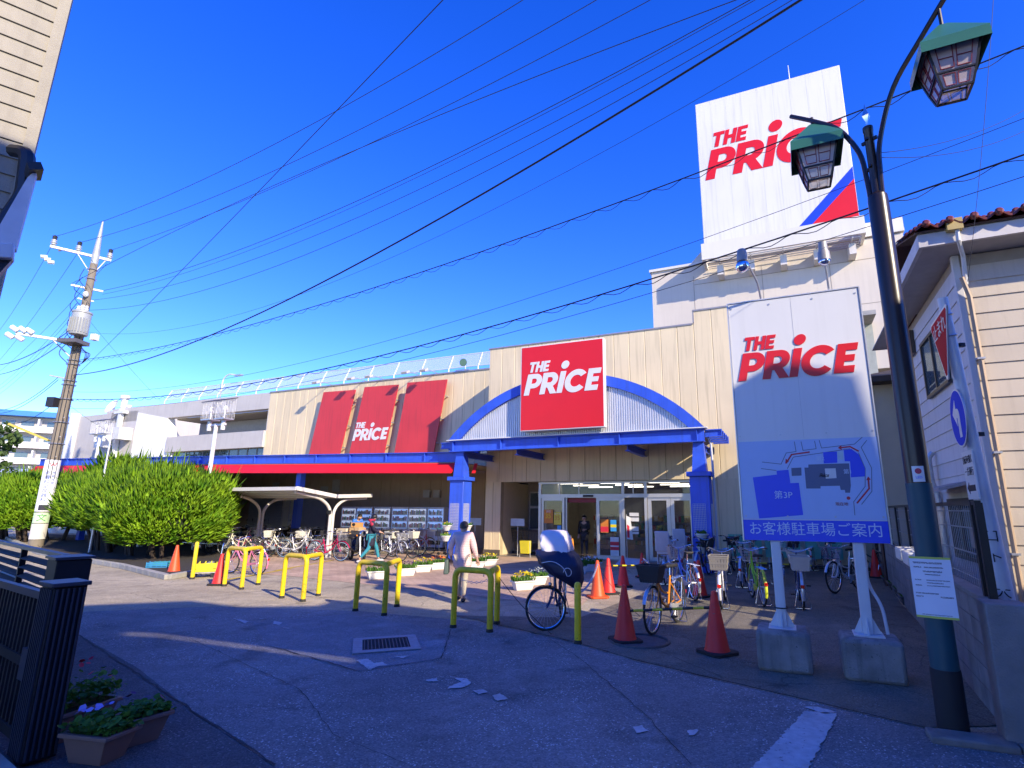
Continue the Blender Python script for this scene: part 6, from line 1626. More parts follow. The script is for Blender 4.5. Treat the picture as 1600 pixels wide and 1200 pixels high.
# ---- flower troughs
M_trough = mat('trough_white', (.68, .66, .60), .55, 0, .08, 4, dirt=.3)
M_trbr = mat('trough_brown', (.22, .12, .09), .6, 0, .1, 4, dirt=.3)
def petal(q, p, s, r):
    n_ = V((r.gauss(0, .5), r.gauss(0, .5), 1)).normalized(); u = n_.orthogonal().normalized(); v_ = n_.cross(u)
    q.add([p] + [p + (u * cos(k * 2 * pi / 5) + v_ * sin(k * 2 * pi / 5)) * s + n_ * s * .25 for k in range(5)], [(0, 1 + k, 1 + (k + 1) % 5) for k in range(5)])
GREEN = leafmat('bedding_green', (.05, .13, .016), (.13, .28, .035))
def trough(p, rz, lab, flower, seed, L_=.62, body=None, n_=46, h=.20, tall=.20, grp='white flower troughs', rounded=False):
    body = body or M_trough; r = random.Random(seed)
    t = thing('flower_trough', lab, 'planter', (*p, .006), rz, grp)
    b = MB(); hw = .12
    def rr(z, l, w_): return [(-l, -w_, z), (l, -w_, z), (l, w_, z), (-l, w_, z)]
    v = rr(0, L_ / 2 - .06, hw - .03) + rr(h - .03, L_ / 2 - .01, hw) + rr(h - .03, L_ / 2 + .015, hw + .022) + rr(h, L_ / 2 + .015, hw + .022) + rr(h, L_ / 2 - .015, hw - .012) + rr(h - .05, L_ / 2 - .02, hw - .015)
    b.add(v, [(3, 2, 1, 0)] + [(a * 4 + i, a * 4 + (i + 1) % 4, (a + 1) * 4 + (i + 1) % 4, (a + 1) * 4 + i) for a in range(5) for i in range(4)])
    b.build('trough', body, t, bevel=.006)
    q = MB(); q.face(rr(h - .04, L_ / 2 - .018, hw - .014)); q.build('soil', M_soil, t)
    q = MB()
    for k in range(int((420 if rounded else 150) * L_ / .6)):
        c = V((r.uniform(-.5, .5) * (L_ + .02), r.uniform(-1, 1) * hw * 1.05, h - .02)); e = V((r.gauss(0, .45), r.gauss(0, .45), 1)).normalized(); l = r.uniform(.5, 1) * tall * .8
        s = e.orthogonal().normalized(); s = Matrix.Rotation(r.uniform(0, 6.28), 3, e) @ s; w_ = r.uniform(.012, .03)
        if rounded:
            p_ = c + V((e.x * .5, e.y * .5, e.z)) * l * r.uniform(.4, 1); nn_ = V((r.gauss(0, .6), r.gauss(0, .6), 1)).normalized(); u_ = nn_.orthogonal().normalized(); v_ = nn_.cross(u_); R__ = r.uniform(.012, .030)
            q.add([p_ - nn_ * R__ * .3] + [p_ + (u_ * cos(j * pi / 3.5) + v_ * sin(j * pi / 3.5)) * R__ * r.uniform(.8, 1.15) for j in range(7)], [(0, 1 + j, 1 + (j + 1) % 7) for j in range(7)])
            q.add([c, c + u_ * .004, p_], [(0, 1, 2)])
        else: q.add([c, c + e * l * .6 + s * w_, c + e * l, c + e * l * .6 - s * w_], [(0, 1, 2, 3)])
    q.build('leaves', GREEN, t)['kind'] = 'stuff'
    if flower:
        q = MB()
        for k in range(n_):
            x = r.uniform(-.5, .5) * L_; q_ = V((x, r.uniform(-1, 1) * hw * 1.1, h + tall * (.55 + .45 * r.random()) * (1 - 1.2 * abs(x / L_) ** 2))); petal(q, q_, r.uniform(.018, .030), r)
        q.build('flowers', flower, t)['kind'] = 'stuff'
    return t
F_y = mat('petal_yellow', (.80, .62, .01), .6, 0, .1); F_o = mat('petal_orange', (.75, .20, .02), .6); F_w = mat('petal_white', (.70, .70, .72), .6); F_r = mat('petal_red', (.65, .02, .04), .6); F_v = mat('petal_violet', (.34, .28, .62), .6); F_p = mat('petal_dark', (.08, .02, .10), .6); F_s = mat('silver_leaf', (.40, .44, .42), .7)
row = [((588,905), F_y, 'white trough of yellow flowers behind the third barrier'), ((634,900), F_p, 'white trough with dark mixed plants right of the third barrier'), ((660,894), F_y, 'white trough with a clump of small yellow flowers, middle of the row'), ((683,890), F_o, 'white trough with orange flowers left of the woman in pink')]
TR = [((-4.491,14.784), F_y), ((-3.916,15.488), F_p), ((-3.678,16.407), F_y), ((-3.395,17.089), F_o), ((-2.283,17.499), F_s), ((-1.978,18.276), F_y)]
LB = [q[2] for q in row] + ['white trough with silvery leaves right of the woman in pink', 'white trough of bright yellow flowers in front of the trolley bay']
for k, ((p, f_), lab) in enumerate(zip(TR, LB)): trough(p, SR + rad(52 if k < 4 else 48) + .2 * sin(k * 3), lab, f_, 30 + k, .50)
trough((-0.626,13.004), SR + .9, 'white trough of yellow flowers standing alone in the sun', F_y, 40, .50, n_=70)
trough((-0.345,13.857), SR + .9, 'white trough of silver leaved plants behind the lone yellow one', F_s, 41, .50)
for k, (p, f_, lab) in enumerate((((0.712,16.13), F_p, 'shaded trough behind the covered child seat, nearest it'), ((1.023,16.782), F_s, 'shaded trough of silvery plants left of the orange cone'), ((1.243,17.484), F_w, 'shaded trough with white flowers just behind the orange cone'))): trough(p, SR + rad(40), lab, f_, 50 + k, .6)
# brown tubs by the gate
trough((-3.295,4.464), rad(-12), 'front brown trough with pale violet pansies at the lower left corner', F_v, 60, .40, M_trbr, 9, .20, .17, 'brown troughs by the gate', True)
trough((-3.252,4.74), rad(58), 'brown trough with dark pansies to the right of the front one', F_p, 61, .42, M_trbr, 6, .20, .15, 'brown troughs by the gate', True)
trough((-3.833,4.891), rad(75), 'brown trough of leafy geraniums with red blooms beside the gate', F_r, 62, .50, M_trbr, 7, .22, .34, 'brown troughs by the gate', True)
for k, (p, lab) in enumerate((((8.476,14.42), 'empty dark trough nearest the cone along the lane wall'), ((8.013,13.408), 'second empty dark trough along the lane wall'), ((7.556,12.442), 'third empty dark trough along the lane wall'), ((7.016,11.381), 'empty dark trough nearest the lamp post along the lane wall'))):
    trough(p, wrz, lab, None, 70 + k, .55, mat('trough_dark', (.10, .09, .09), .7, 0, .2, 6, dirt=.3), 0, .16, .05, 'dark troughs along the lane wall')
for k in range(3):
    t = thing('hanging_trough', ('white trough hung on the lane fence, nearest the lamp post', 'middle white trough hung on the lane fence', 'farthest white trough hung on the lane fence')[k], 'planter', (WA.x + wd.x * (2.0 + k * .9) - .05, WA.y + wd.y * (2.0 + k * .9), 1.06), wrz, 'troughs on the lane fence')
    b = MB(); b.box(-.3, .3, .09, .30, .02, .19); b.build('trough', M_trough, t, bevel=.02); b = MB(); b.box(-.2, -.18, .03, .3, .19, .20); b.box(.18, .2, .03, .3, .19, .20); b.build('hook', M_steel, t)
# hanging baskets on the pillars
def basket(s_, y, z, lab, seed, side):
    r = random.Random(seed); t = thing('hanging_basket', lab, 'flower basket', st(s_, y, z), SR, 'flower baskets on the blue pillars')
    b = MB(); n_ = 10; vs_ = []
    for rr_, zz in ((.10, -.16), (.17, 0), (.19, 0), (.19, .03), (.165, .03), (.15, -.02)):
        vs_ += [(rr_ * cos(pi * 2 * i / 12), rr_ * .8 * sin(pi * 2 * i / 12), zz) for i in range(12)]
    b.add(vs_, [tuple(range(11, -1, -1))] + [(a * 12 + i, a * 12 + (i + 1) % 12, (a + 1) * 12 + (i + 1) % 12, (a + 1) * 12 + i) for a in range(5) for i in range(12)]); b.build('bowl', M_trough, t)
    q = MB()
    for k in range(60):
        c = V((r.uniform(-.13, .13), r.uniform(-.1, .1), 0)); e = V((r.gauss(0, .6), r.gauss(0, .6), 1)).normalized(); l = r.uniform(.06, .16); s = e.orthogonal().normalized(); w_ = .02; q.add([c, c + e * l * .6 + s * w_, c + e * l, c + e * l * .6 - s * w_], [(0, 1, 2, 3)])
    q.build('leaves', GREEN, t)['kind'] = 'stuff'
    if side != 'R':
        q = MB()
        for k in range(16): petal(q, V((r.uniform(-.15, .15), r.uniform(-.12, .12), r.uniform(.08, .15))), .02, r)
        q.build('flowers', F_y, t)['kind'] = 'stuff'
    b = MB(); b.cyl((0, 0, .0), (0, .0 if side == 'x' else .16, .02), .008, n=5); b.build('bracket', M_white, t)
basket(-.30, -2.68, 1.18, 'upper left flower basket on the left blue pillar', 1, 'L'); basket(-.32, -2.68, .82, 'lower left flower basket on the left blue pillar', 2, 'L')
basket(.38, -2.42, 1.18, 'upper right flower basket on the left blue pillar', 3, 'L'); basket(.38, -2.42, .80, 'lower right flower basket on the left blue pillar', 4, 'L')
basket(8.46, -2.68, 1.08, 'upper shaded basket on the right blue pillar', 5, 'R'); basket(8.48, -2.68, .72, 'lower shaded basket on the right blue pillar', 6, 'R')

# ---- crates by the shrubs
def crate(p, rz, lab, m, sx=.52, sy=.36, sz=.20, z0=0):
    t = thing('plastic_crate', lab, 'crate', (*p, z0 + .01), rz, 'plastic crates by the shrubs'); b = MB()
    b.box(-sx / 2, sx / 2, -sy / 2, sy / 2, 0, .02); b.build('floor', m, t); q = MB()
    for z in (.02, .08, .14): 
        for y in (-sy / 2, sy / 2 - .012): q.box(-sx / 2, sx / 2, y, y + .012, z, z + .04)
        for x in (-sx / 2, sx / 2 - .012): q.box(x, x + .012, -sy / 2 + .012, sy / 2 - .012, z, z + .04)
    for i in range(5):
        x = -sx / 2 + i * (sx - .02) / 4
        for y in (-sy / 2 - .004, sy / 2 - .010): q.box(x, x + .02, y, y + .014, .02, sz)
    q.build('slatted_sides', m, t); return t
M_cb = mat('crate_blue', (.03, .22, .42), .45); M_cg = mat('crate_green', (.03, .25, .17), .45); M_cy = mat('crate_yellow', (.65, .55, .02), .45)
crate((-11.606,16.879), .4, 'pale blue plastic crate on the ground left of the orange cone', M_cb); crate((-11.578,17.056), .4, 'green plastic crate tucked behind the pale blue crate', M_cg, .45, .3, .17)
crate((-9.072,14.995), .5, 'yellow plastic crate on a hand cart behind the single yellow post', M_cy, .55, .36, .24, .14)
ct = thing('hand_cart', 'small folding hand cart carrying the yellow crate', 'hand cart', (*(-9.072,14.995), 0), .5)
b = MB(); b.box(-.30, .30, -.2, .2, .12, .14); b.build('platform', M_steel, ct)
b = MB(); b.tube(bend([(.30, -.17, .13), (.36, -.17, .85), (.36, .17, .85), (.30, .17, .13)], .08), .013, 8); b.tube([(.33, -.17, .5), (.33, .17, .5)], .01, 6); b.build('handle', M_chrome, ct)
for x in (-.22, .22):
    for y in (-.17, .17):
        q = MB(); q.cyl((x, y - .015, .06), (x, y + .015, .06), .058, n=14); q.build('wheel', M_rubber, ct)

# ---- little fittings by the door
def poster(pts, lab, m, cat='poster', extra=None):
    (s0, z0, s1, z1) = pts; t = thing('poster', lab, cat, st(s0, .235, z0), SR, 'posters on the glass doors'); b = MB(); b.box(0, s1 - s0, 0, .004, 0, z1 - z0); b.build('sheet', m, t)
    if extra: extra(t, s1 - s0, z1 - z0)
    return t
def sale(num, m_ink, sub):
    def f_(t, w_, h):
        text(num, h * .5, m_ink, t, (w_ * .45, -.002, h * .52), FRONT, .001); text(sub, h * .2, M_signwhite, t, (w_ * .5, -.002, h * .86), FRONT, .001)
    return f_
M_po, M_py, M_pb, M_pw = mat('poster_orange', (.62, .20, .02), .5), mat('poster_yellow', (.70, .58, .05), .5), mat('poster_cyan', (.04, .30, .65), .5), mat('poster_white', (.70, .68, .64), .5)
def band(m, f0, f1):
    def f_(t, w_, h): q = MB(); q.box(0, w_, -.002, -.0005, h * f0, h * f1); q.build('print', m, t)
    return f_
poster((2.15, 1.25, 2.52, 1.75), 'orange discount poster reading 35 on the left sliding door', M_po, 'poster', sale('35', F_y, '割引'))
poster((2.56, 1.20, 2.86, 1.66), 'white and yellow poster reading 35 on the left sliding door', M_py, 'poster', sale('35', M_po, 'セール'))
poster((2.70, .98, 2.86, 1.17), 'small blue notice under the discount posters', M_pb)
poster((4.42, .95, 4.72, 1.42), 'red picture poster on the right sliding door', M_po, 'poster', band(F_r, .05, .45))
poster((4.80, 1.00, 5.02, 1.40), 'cyan poster with yellow motif on the right sliding door', M_pb, 'poster', band(F_y, .35, .6))
poster((4.78, .15, 5.10, .80), 'tall white and red price notice low on the right sliding door', M_pw, 'poster', lambda t, w_, h: (band(F_r, .30, .48)(t, w_, h), band(F_r, .55, .75)(t, w_, h)))
poster((5.52, 1.36, 5.86, 1.66), 'white printed notice on the fixed glass panel, upper', M_pw, 'poster', band(M_ink, .45, .6)); poster((5.55, .92, 5.84, 1.18), 'white printed notice on the fixed glass panel, lower', M_pw, 'poster', band(M_ink, .3, .4))
t = thing('yellow_bin', 'bright yellow basket bin beside the left glass door', 'bin', st(1.55, -.12), SR); b = MB(); b.prism([(-.16, -.1, .14), (.16, -.1, .14), (.19, -.13, .60), (-.19, -.13, .60)], (0, .22, 0)); b.build('bin', M_cy, t); [MB().tube([(x, -.05, .6), (x * 1.1, -.05, 0)], .012, 6).build('leg', M_steel, t) for x in (-.2, .2)]
# shopping trolleys nested in the bay and by the pillar
def make_trolley():
    t = thing('shopping_trolley', 'x', 'shopping trolley'); M_t = mat('trolley_wire', (.16, .17, .18), .35, .8)
    b = MB(); v0 = [(-.22, -.35, .45), (.22, -.35, .45), (.25, .35, .50), (-.25, .35, .50)]; v1 = [(-.25, -.42, .85), (.25, -.42, .85), (.28, .40, .95), (-.28, .40, .95)]
    for i in range(4):
        j = (i + 1) % 4; b.tube([v0[i], v0[j]], .008, 4); b.tube([v1[i], v1[j]], .010, 5); b.tube([v0[i], v1[i]], .007, 4)
        for k in range(1, 6): b.tube([V(v0[i]).lerp(V(v0[j]), k / 6), V(v1[i]).lerp(V(v1[j]), k / 6)], .004, 4)
        for k in range(1, 4): b.tube([V(v0[i]).lerp(V(v1[i]), k / 4), V(v0[j]).lerp(V(v1[j]), k / 4)], .004, 4)
    b.build('basket', M_t, t)
    b = MB(); b.tube(bend([(-.24, .42, 1.0), (-.22, .30, .15), (-.20, -.42, .14)], .1), .013, 6); b.tube(bend([(.24, .42, 1.0), (.22, .30, .15), (.20, -.42, .14)], .1), .013, 6); b.build('frame', M_t, t)
    b = MB(); b.cyl((-.27, .43, 1.0), (.27, .43, 1.0), .017, n=8); b.build('handle', mat('trolley_handle', (.03, .16, .14), .4), t)
    for x in (-.2, .2):
        for y in (-.38, .34):
            q = MB(); q.cyl((x - .012, y, .06), (x + .012, y, .06), .06, n=12); q.build('wheel', M_rubber, t)
    return t
tr0 = make_trolley(); k = 0
for s_, y, rz_, lb_ in [(.80, 1.2, rad(90), 'leftmost dark wire trolley of the row inside the bay by the doors'), (1.02, 1.25, rad(90), 'middle dark wire trolley of the row inside the bay by the doors'), (1.24, 1.3, rad(90), 'dark wire trolley nearest the glass doors inside the bay'), (-1.55, -.6, rad(90), 'dark wire trolley nearest the rightmost vending machine'), (-1.25, -.55, rad(90), 'dark wire trolley between the blue pillar and the cream column')]:
    t = tr0 if k == 0 else copy_tree(tr0); t.location = st(s_, y); t.rotation_euler = (0, 0, SR + rz_); t['group'] = 'nested shopping trolleys'
    t['label'] = lb_; k += 1
for s_, lab in ((.95, 'pale blue trolley shelter sign in the bay left of the doors'), (-1.0, 'pale blue sign above the trolleys beside the column')):
    t = thing('trolley_sign', lab, 'sign', st(s_, .35, 1.12), SR, 'trolley signs'); b = MB(); b.box(-.3, .3, 0, .03, 0, .28); b.build('plate', mat('pale_blue_sign', (.42, .52, .60), .5), t); b = MB(); b.cyl((0, .05, -1.12), (0, .05, .1), .02); b.build('leg', M_steel, t)
# green wind boards low against the wall at the right
for k, s_ in enumerate((8.95, 10.05, 11.2)):
    t = thing('green_board', ('pale green board against the wall left of the signboard', 'pale green board half behind the signboard banner', 'pale green board seen between the signboard posts')[k], 'board', st(s_, -.45), SR, 'green boards along the wall')
    b = MB(); b.box(0, 1.0, 0, .04, .35, 1.02); b.build('panel', mat('board_green', (.10, .38, .26), .5, 0, .08), t); b = MB(); b.box(.06, .10, .041, .08, 0, 1.0); b.box(.9, .94, .041, .08, 0, 1.0); b.build('leg', M_steel, t)
# flag banner, sunshade and bicycle pump
t = thing('sale_flag', 'small red and white flag standing inside the glass panel', 'flag', st(5.42, .16), SR); b = MB(); b.tube([(0, 0, 0), (0, 0, 1.6)], .01, 6); b.build('pole', M_white, t); b = MB(); b.prism([(.01, 0, .75), (.22, .05, .72), (.14, .03, 1.5), (.01, 0, 1.55)], (0, .004, 0)); b.build('cloth', M_pw, t); b = MB(); b.prism([(.02, -.004, .8), (.10, .015, .79), (.10, .015, 1.2), (.02, -.004, 1.25)], (0, .002, 0)); b.build('stripe', F_r, t)
t = thing('ramp_cover', 'pale blue folded cover lying on the ground before the glass panel', 'cover', st(5.9, -1.2), SR + .15); b = MB(); b.prism([(-.5, -.3, 0), (.5, -.3, 0), (.42, 0, .16), (-.3, 0, .20)], (0, .5, 0)); b.build('cover', mat('cover_pale', (.42, .52, .62), .6), t, bevel=.02)


# ================================================================== BICYCLES
M_spoke = mat('spoke_steel', (.60, .60, .62), .3, .9)
M_fs = mat('frame_silver', (.62, .63, .64), .3, .6); M_saddle = mat('saddle_black', (.02, .018, .017), .6); M_refl = mat('reflector_red', (.6, .02, .01), .2)
WR = .345
_b = MB(); _b.torus((0, 0, 0), WR - .018, .019, ax=(0, 1, 0), n=36, m=7); ME_TYRE = _b.mesh('tyre', M_rubber)
_b = MB(); _b.torus((0, 0, 0), WR - .040, .011, ax=(0, 1, 0), n=36, m=5); ME_RIM = _b.mesh('rim', M_chrome)
_b = MB()
for k in range(24):
    a = k * 2 * pi / 24; s = 1 if k % 2 else -1
    _b.tube([(.018 * cos(a + .6 * s), .030 * s, .018 * sin(a + .6 * s)), ((WR - .045) * cos(a), 0, (WR - .045) * sin(a))], .0022, 3, cap=False)
_b.cyl((0, -.045, 0), (0, .045, 0), .017, n=8); ME_SPOKE = _b.mesh('spokes', M_spoke)
def make_wheel(parent, M):
    w_ = link('wheel', None, parent); w_.empty_display_size = .1; w_.matrix_basis = M
    link('tyre', ME_TYRE, w_); link('rim', ME_RIM, w_); link('spokes', ME_SPOKE, w_); return w_
def make_bike(frame_m, basket='wire', basket_m=None, seat_kid=None, rear_basket=False, steer=0.0, guard_m=None, stand=True, sport=False):
    t = thing('bicycle', 'x', 'bicycle'); rx, fx = -.55, .55
    T = MB(); bb = V((-.10, 0, .29)); hd0, hd1 = V((.36, 0, .66)), V((.335, 0, .82))
    T.tube(bend([hd0 + V((0, 0, .03)), V((.18, 0, .40)), bb], .22, 8), .021, 9)
    if sport: T.tube([hd1 - V((0, 0, .04)), V((-.21, 0, .70))], .017, 8)
    else: T.tube(bend([hd1 - V((0, 0, .03)), V((.16, 0, .55)), V((-.16, 0, .50))], .2, 8), .016, 8)
    T.tube([bb, V((-.235, 0, .76))], .018, 8); T.tube([hd0, hd1], .024, 10)
    for y in (-.055, .055):
        T.tube([bb + V((0, y * .5, 0)), V((rx, y, WR))], .010, 6); T.tube([V((-.20, y * .25, .66)), V((rx, y, WR))], .009, 6)
    T.cyl((bb.x, -.05, bb.z), (bb.x, .05, bb.z), .026, n=10); T.build('frame', frame_m, t)
    S = Matrix.Translation(hd0) @ Matrix.Rotation(steer, 4, (hd1 - hd0).normalized()) @ Matrix.Translation(-hd0)
    def st_part(q, nm, m):
        o = q.build(nm, m, t); o.matrix_basis = S; return o
    q = MB()
    for y in (-.05, .05): q.tube(bend([V((.36, y * .5, .66)), V((.40, y, .60)), V((.46, y, .45)), V((fx, y, WR))], .1, 4), .011, 7)
    q.tube([(.37, 0, .66), (.33, 0, .95)], .014, 8); st_part(q, 'fork', frame_m if not sport else M_chrome)
    q = MB(); q.tube(bend([(.13, -.28, 1.02), (.27, -.25, 1.05), (.37, -.09, .97), (.36, 0, .955), (.37, .09, .97), (.27, .25, 1.05), (.13, .28, 1.02)], .08, 4), .0115, 7); st_part(q, 'handlebar', M_chrome)
    for y in (-.28, .28):
        q = MB(); q.tube([(.13, y, 1.02), (.22, y * .94, 1.035)], .017, 8); st_part(q, 'grip', M_black)
    q = MB()
    for y in (-.24, .24): q.tube(bend([(.31, y * .8, 1.03), (.36, y, 1.0), (.24, y * 1.08, .99)], .04, 3), .006, 5); q.tube(bend([(.31, y * .6, 1.0), (.42, y * .5, 1.08), (.42, 0, .80), (.45, 0, .5)], .1, 4), .004, 4)
    st_part(q, 'brake_lever', M_steel)
    q = MB(); q.lathe([(.02, -.03), (.035, 0), (.030, .02)], c=(.44, .0, .70), n=10, ax=(1, 0, 0)); st_part(q, 'headlight', M_chrome)
    make_wheel(t, S @ Matrix.Translation((fx, 0, WR))); make_wheel(t, Matrix.Translation((rx, 0, WR)))
    def guard(c, a0, a1, nm, M=None):
        g = MB(); n_ = 16
        for (r0, w_) in ((WR + .014, .028),):
            g.grid(lambda u, v_: (c[0] + (r0 - .012 * abs(v_ - .5) ** 2 * 4) * cos(rad(a0 + (a1 - a0) * u)), (v_ - .5) * 2 * w_, c[1] + (r0 - .012 * abs(v_ - .5) ** 2 * 4) * sin(rad(a0 + (a1 - a0) * u))), n_, 4)
        o = g.build(nm, guard_m or M_fs, t)
        if M is not None: o.matrix_basis = M
        return o
    guard((rx, WR), 55, 205, 'rear_mudguard'); guard((fx, WR), 20, 150, 'front_mudguard', S)
    q = MB(); q.tube([(-.235, 0, .74), (-.26, 0, .90)], .013, 8); q.build('seat_post', M_chrome, t)
    q = MB(); P = [(-.40, .085), (-.37, .105), (-.30, .10), (-.22, .055), (-.12, .028), (-.09, .018)]
    top = [(x, y, .945 if x < -.3 else .935) for x, y in P] + [(x, -y, .945 if x < -.3 else .935) for x, y in reversed(P)]
    q.prism([(x, y * .9, z - .05) for x, y, z in top], (0, 0, .05)); q.build('saddle', M_saddle, t, bevel=.016)
    if not sport or True:
        q = MB(); 
        for y in (-.06, .06): q.tube([(-.26, y, .70), (-.80, y, .705)], .007, 6)
        for x in (-.35, -.5, -.65, -.80): q.tube([(x, -.06, .703), (x, .06, .703)], .006, 5)
        for y in (-.065, .065): q.tube([(-.62, y, .70), (rx, y, WR)], .006, 5)
        q.build('rear_rack', M_chrome, t)
    if basket:
        bx0, bx1, bz0, bz1 = .42, .70, .74, .98; bm = basket_m or M_steel; q = MB()
        v0 = [(bx0 + .03, -.13, bz0), (bx1 - .03, -.13, bz0), (bx1 - .03, .13, bz0), (bx0 + .03, .13, bz0)]; v1 = [(bx0, -.18, bz1), (bx1, -.18, bz1), (bx1, .18, bz1), (bx0, .18, bz1)]
        if basket == 'wire':
            for i in range(4):
                j = (i + 1) % 4; A, B_, C_, D_ = V(v0[i]), V(v0[j]), V(v1[j]), V(v1[i]); q.tube([A, B_], .005, 4); q.tube([D_, C_], .007, 5)
                for k in range(8): q.tube([A.lerp(B_, k / 8), D_.lerp(C_, k / 8)], .0028, 3, cap=False)
                for k in (1, 2, 3): q.tube([A.lerp(D_, k / 4), B_.lerp(C_, k / 4)], .0028, 3, cap=False)
            for k in range(1, 6): q.tube([V(v0[0]).lerp(V(v0[1]), k / 6), V(v0[3]).lerp(V(v0[2]), k / 6)], .0028, 3, cap=False)
        else:
            for i in range(4):
                j = (i + 1) % 4; A, B_, C_, D_ = V(v0[i]), V(v0[j]), V(v1[j]), V(v1[i]); n_ = (B_ - A).cross(D_ - A).normalized() * .006
                q.tube([D_, C_], .011, 6)
                for k in range(7):
                    u0, u1 = k / 7 + .012, (k + 1) / 7 - .012; q.prism([A.lerp(B_, u0), A.lerp(B_, u1), D_.lerp(C_, u1), D_.lerp(C_, u0)], n_)
                for k in (.15, .5, .85): q.prism([A.lerp(D_, k - .05), B_.lerp(C_, k - .05), B_.lerp(C_, k + .05), A.lerp(D_, k + .05)], n_ * 1.4)
            q.prism(v0, (0, 0, .008))
        st_part(q, 'basket', bm)
    if rear_basket:
        q = MB(); v0 = [(-.86, -.14, .715), (-.46, -.14, .715), (-.46, .14, .715), (-.86, .14, .715)]; v1 = [(-.89, -.17, .96), (-.43, -.17, .96), (-.43, .17, .96), (-.89, .17, .96)]
        for i in range(4):
            j = (i + 1) % 4; A, B_, C_, D_ = V(v0[i]), V(v0[j]), V(v1[j]), V(v1[i]); n_ = (B_ - A).cross(D_ - A).normalized() * .006; q.tube([D_, C_], .012, 6)
            for k in range(6):
                u0, u1 = k / 6 + .015, (k + 1) / 6 - .015; q.prism([A.lerp(B_, u0), A.lerp(B_, u1), D_.lerp(C_, u1), D_.lerp(C_, u0)], n_)
            for k in (.12, .5, .88): q.prism([A.lerp(D_, k - .07), B_.lerp(C_, k - .07), B_.lerp(C_, k + .07), A.lerp(D_, k + .07)], n_ * 1.5)
        q.build('rear_basket', rear_basket, t)
    if seat_kid:
        q = MB(); q.prism([(-.78, -.16, .73), (-.42, -.16, .73), (-.42, .16, .73), (-.78, .16, .73)], (0, 0, .08)); q.prism([(-.80, -.17, .80), (-.70, -.17, .80), (-.80, -.15, 1.28), (-.87, -.15, 1.28)], (0, .34, 0))
        for y in (-.19, .15): q.prism([(-.80, y, .80), (-.45, y, .80), (-.50, y, .98), (-.82, y, 1.12)], (0, .04, 0)); q.prism([(-.48, y, .40), (-.38, y, .40), (-.44, y, .80), (-.56, y, .80)], (0, .04, 0))
        o = q.build('child_seat', seat_kid, t, bevel=.02)
        q = MB(); q.prism([(-.765, -.10, .92), (-.755, .10, .92), (-.80, .10, 1.14), (-.81, -.10, 1.14)], (.02, 0, .004)); q.build('seat_pad', mat('pad_blue', (.10, .13, .35), .8), o)
    q = MB(); q.prism([(-.58, .062, .30), (-.08, .062, .36), (-.02, .062, .29), (-.08, .062, .22), (-.58, .062, .385 - .05)], (0, .012, 0)); q.build('chain_guard', guard_m or M_fs, t)
    for sg in (1, -1):
        q = MB(); q.tube([bb + V((0, .09 * sg, 0)), bb + V((.12 * sg, .09 * sg, -.10 * sg))], .010, 6); q.build('crank', M_steel, t)
        q = MB(); q.cbox(bb + V((.12 * sg, .14 * sg, -.10 * sg)), (.09, .08, .022)); q.build('pedal', M_black, t)
    q = MB(); q.lathe([(.085, -.003), (.085, .003)], c=tuple(bb + V((0, .055, 0))), n=18, ax=(0, 1, 0)); q.build('chainring', M_steel, t)
    if stand:
        q = MB(); q.tube(bend([(rx, -.07, WR), (rx - .02, -.15, .02), (rx - .02, .15, .02), (rx, .07, WR)], .04, 3), .008, 6); q.build('kickstand', M_chrome, t)
    q = MB(); q.cbox((rx - WR - .018, 0, WR + .10), (.015, .06, .06)); q.build('reflector', M_refl, t)
    return t
PA = {n__: mat('paint_' + n__, c, .3, .1, .06) for n__, c in (('orange', (.75, .26, .02)), ('pink', (.72, .22, .34)), ('crimson', (.55, .01, .09)), ('lime', (.30, .62, .03)), ('blue', (.07, .17, .50)), ('cream', (.66, .62, .46)), ('silver', (.6, .62, .65)), ('white', (.74, .73, .70)), ('black', (.02, .02, .022)), ('red', (.5, .02, .02)), ('navy', (.03, .05, .14)))}
M_bgrey = mat('basket_greybrown', (.24, .22, .19), .6); M_bdark = mat('basket_dark', (.025, .024, .026), .6); M_bbeige = mat('basket_beige', (.56, .50, .42), .6); M_bmauve = mat('basket_mauve', (.20, .17, .22), .6); M_bcream = mat('basket_cream', (.60, .58, .46), .6)
M_kid = mat('child_seat_grey', (.42, .43, .47), .5)
proto = {'wire': make_bike(PA['silver'], 'wire'), 'dark': make_bike(PA['black'], 'solid', M_bdark), 'kid': make_bike(PA['silver'], 'wire', None, M_kid), 'none': make_bike(PA['pink'], None, sport=False),
         'rear': make_bike(PA['navy'], 'solid', M_bdark, rear_basket=M_bbeige), 'grey': make_bike(PA['white'], 'solid', M_bgrey, rear_basket=M_bgrey)}
used = set()
def bike(kind, p, heading, lab, paint=None, group='bicycles parked in front of the store', sc=1.04, guard=None, basket=None, lean=0.0):
    sc *= .95
    """p = plan position of the bicycle's middle, heading = direction the front wheel points (radians)"""
    t = proto[kind] if kind not in used else copy_tree(proto[kind]); used.add(kind)
    t.location = (*p, .01); t.rotation_euler = (lean, 0, heading); t.scale = (sc,) * 3; t['label'] = lab; t['group'] = group
    for c in t.children:
        nm = c.name.split('.')[0]; m = paint if nm in ('frame', 'fork') else guard if nm in ('rear_mudguard', 'front_mudguard', 'chain_guard') else basket if nm in ('basket', 'rear_basket') else None
        if c.material_slots: c.material_slots[0].link = 'DATA'
        if m and c.material_slots: c.material_slots[0].link = 'OBJECT'; c.material_slots[0].material = m
    return t
def along(front, rear): f_, r_ = V(front), V(rear); m = (f_ + r_) / 2; d = f_ - r_; return (m.x, m.y), atan2(d.y, d.x)
def ahead(front, hd, L_=.57): return (front[0] - cos(hd) * L_, front[1] - sin(hd) * L_)
NR = atan2(.9175, .39774)      # heading straight at the store wall
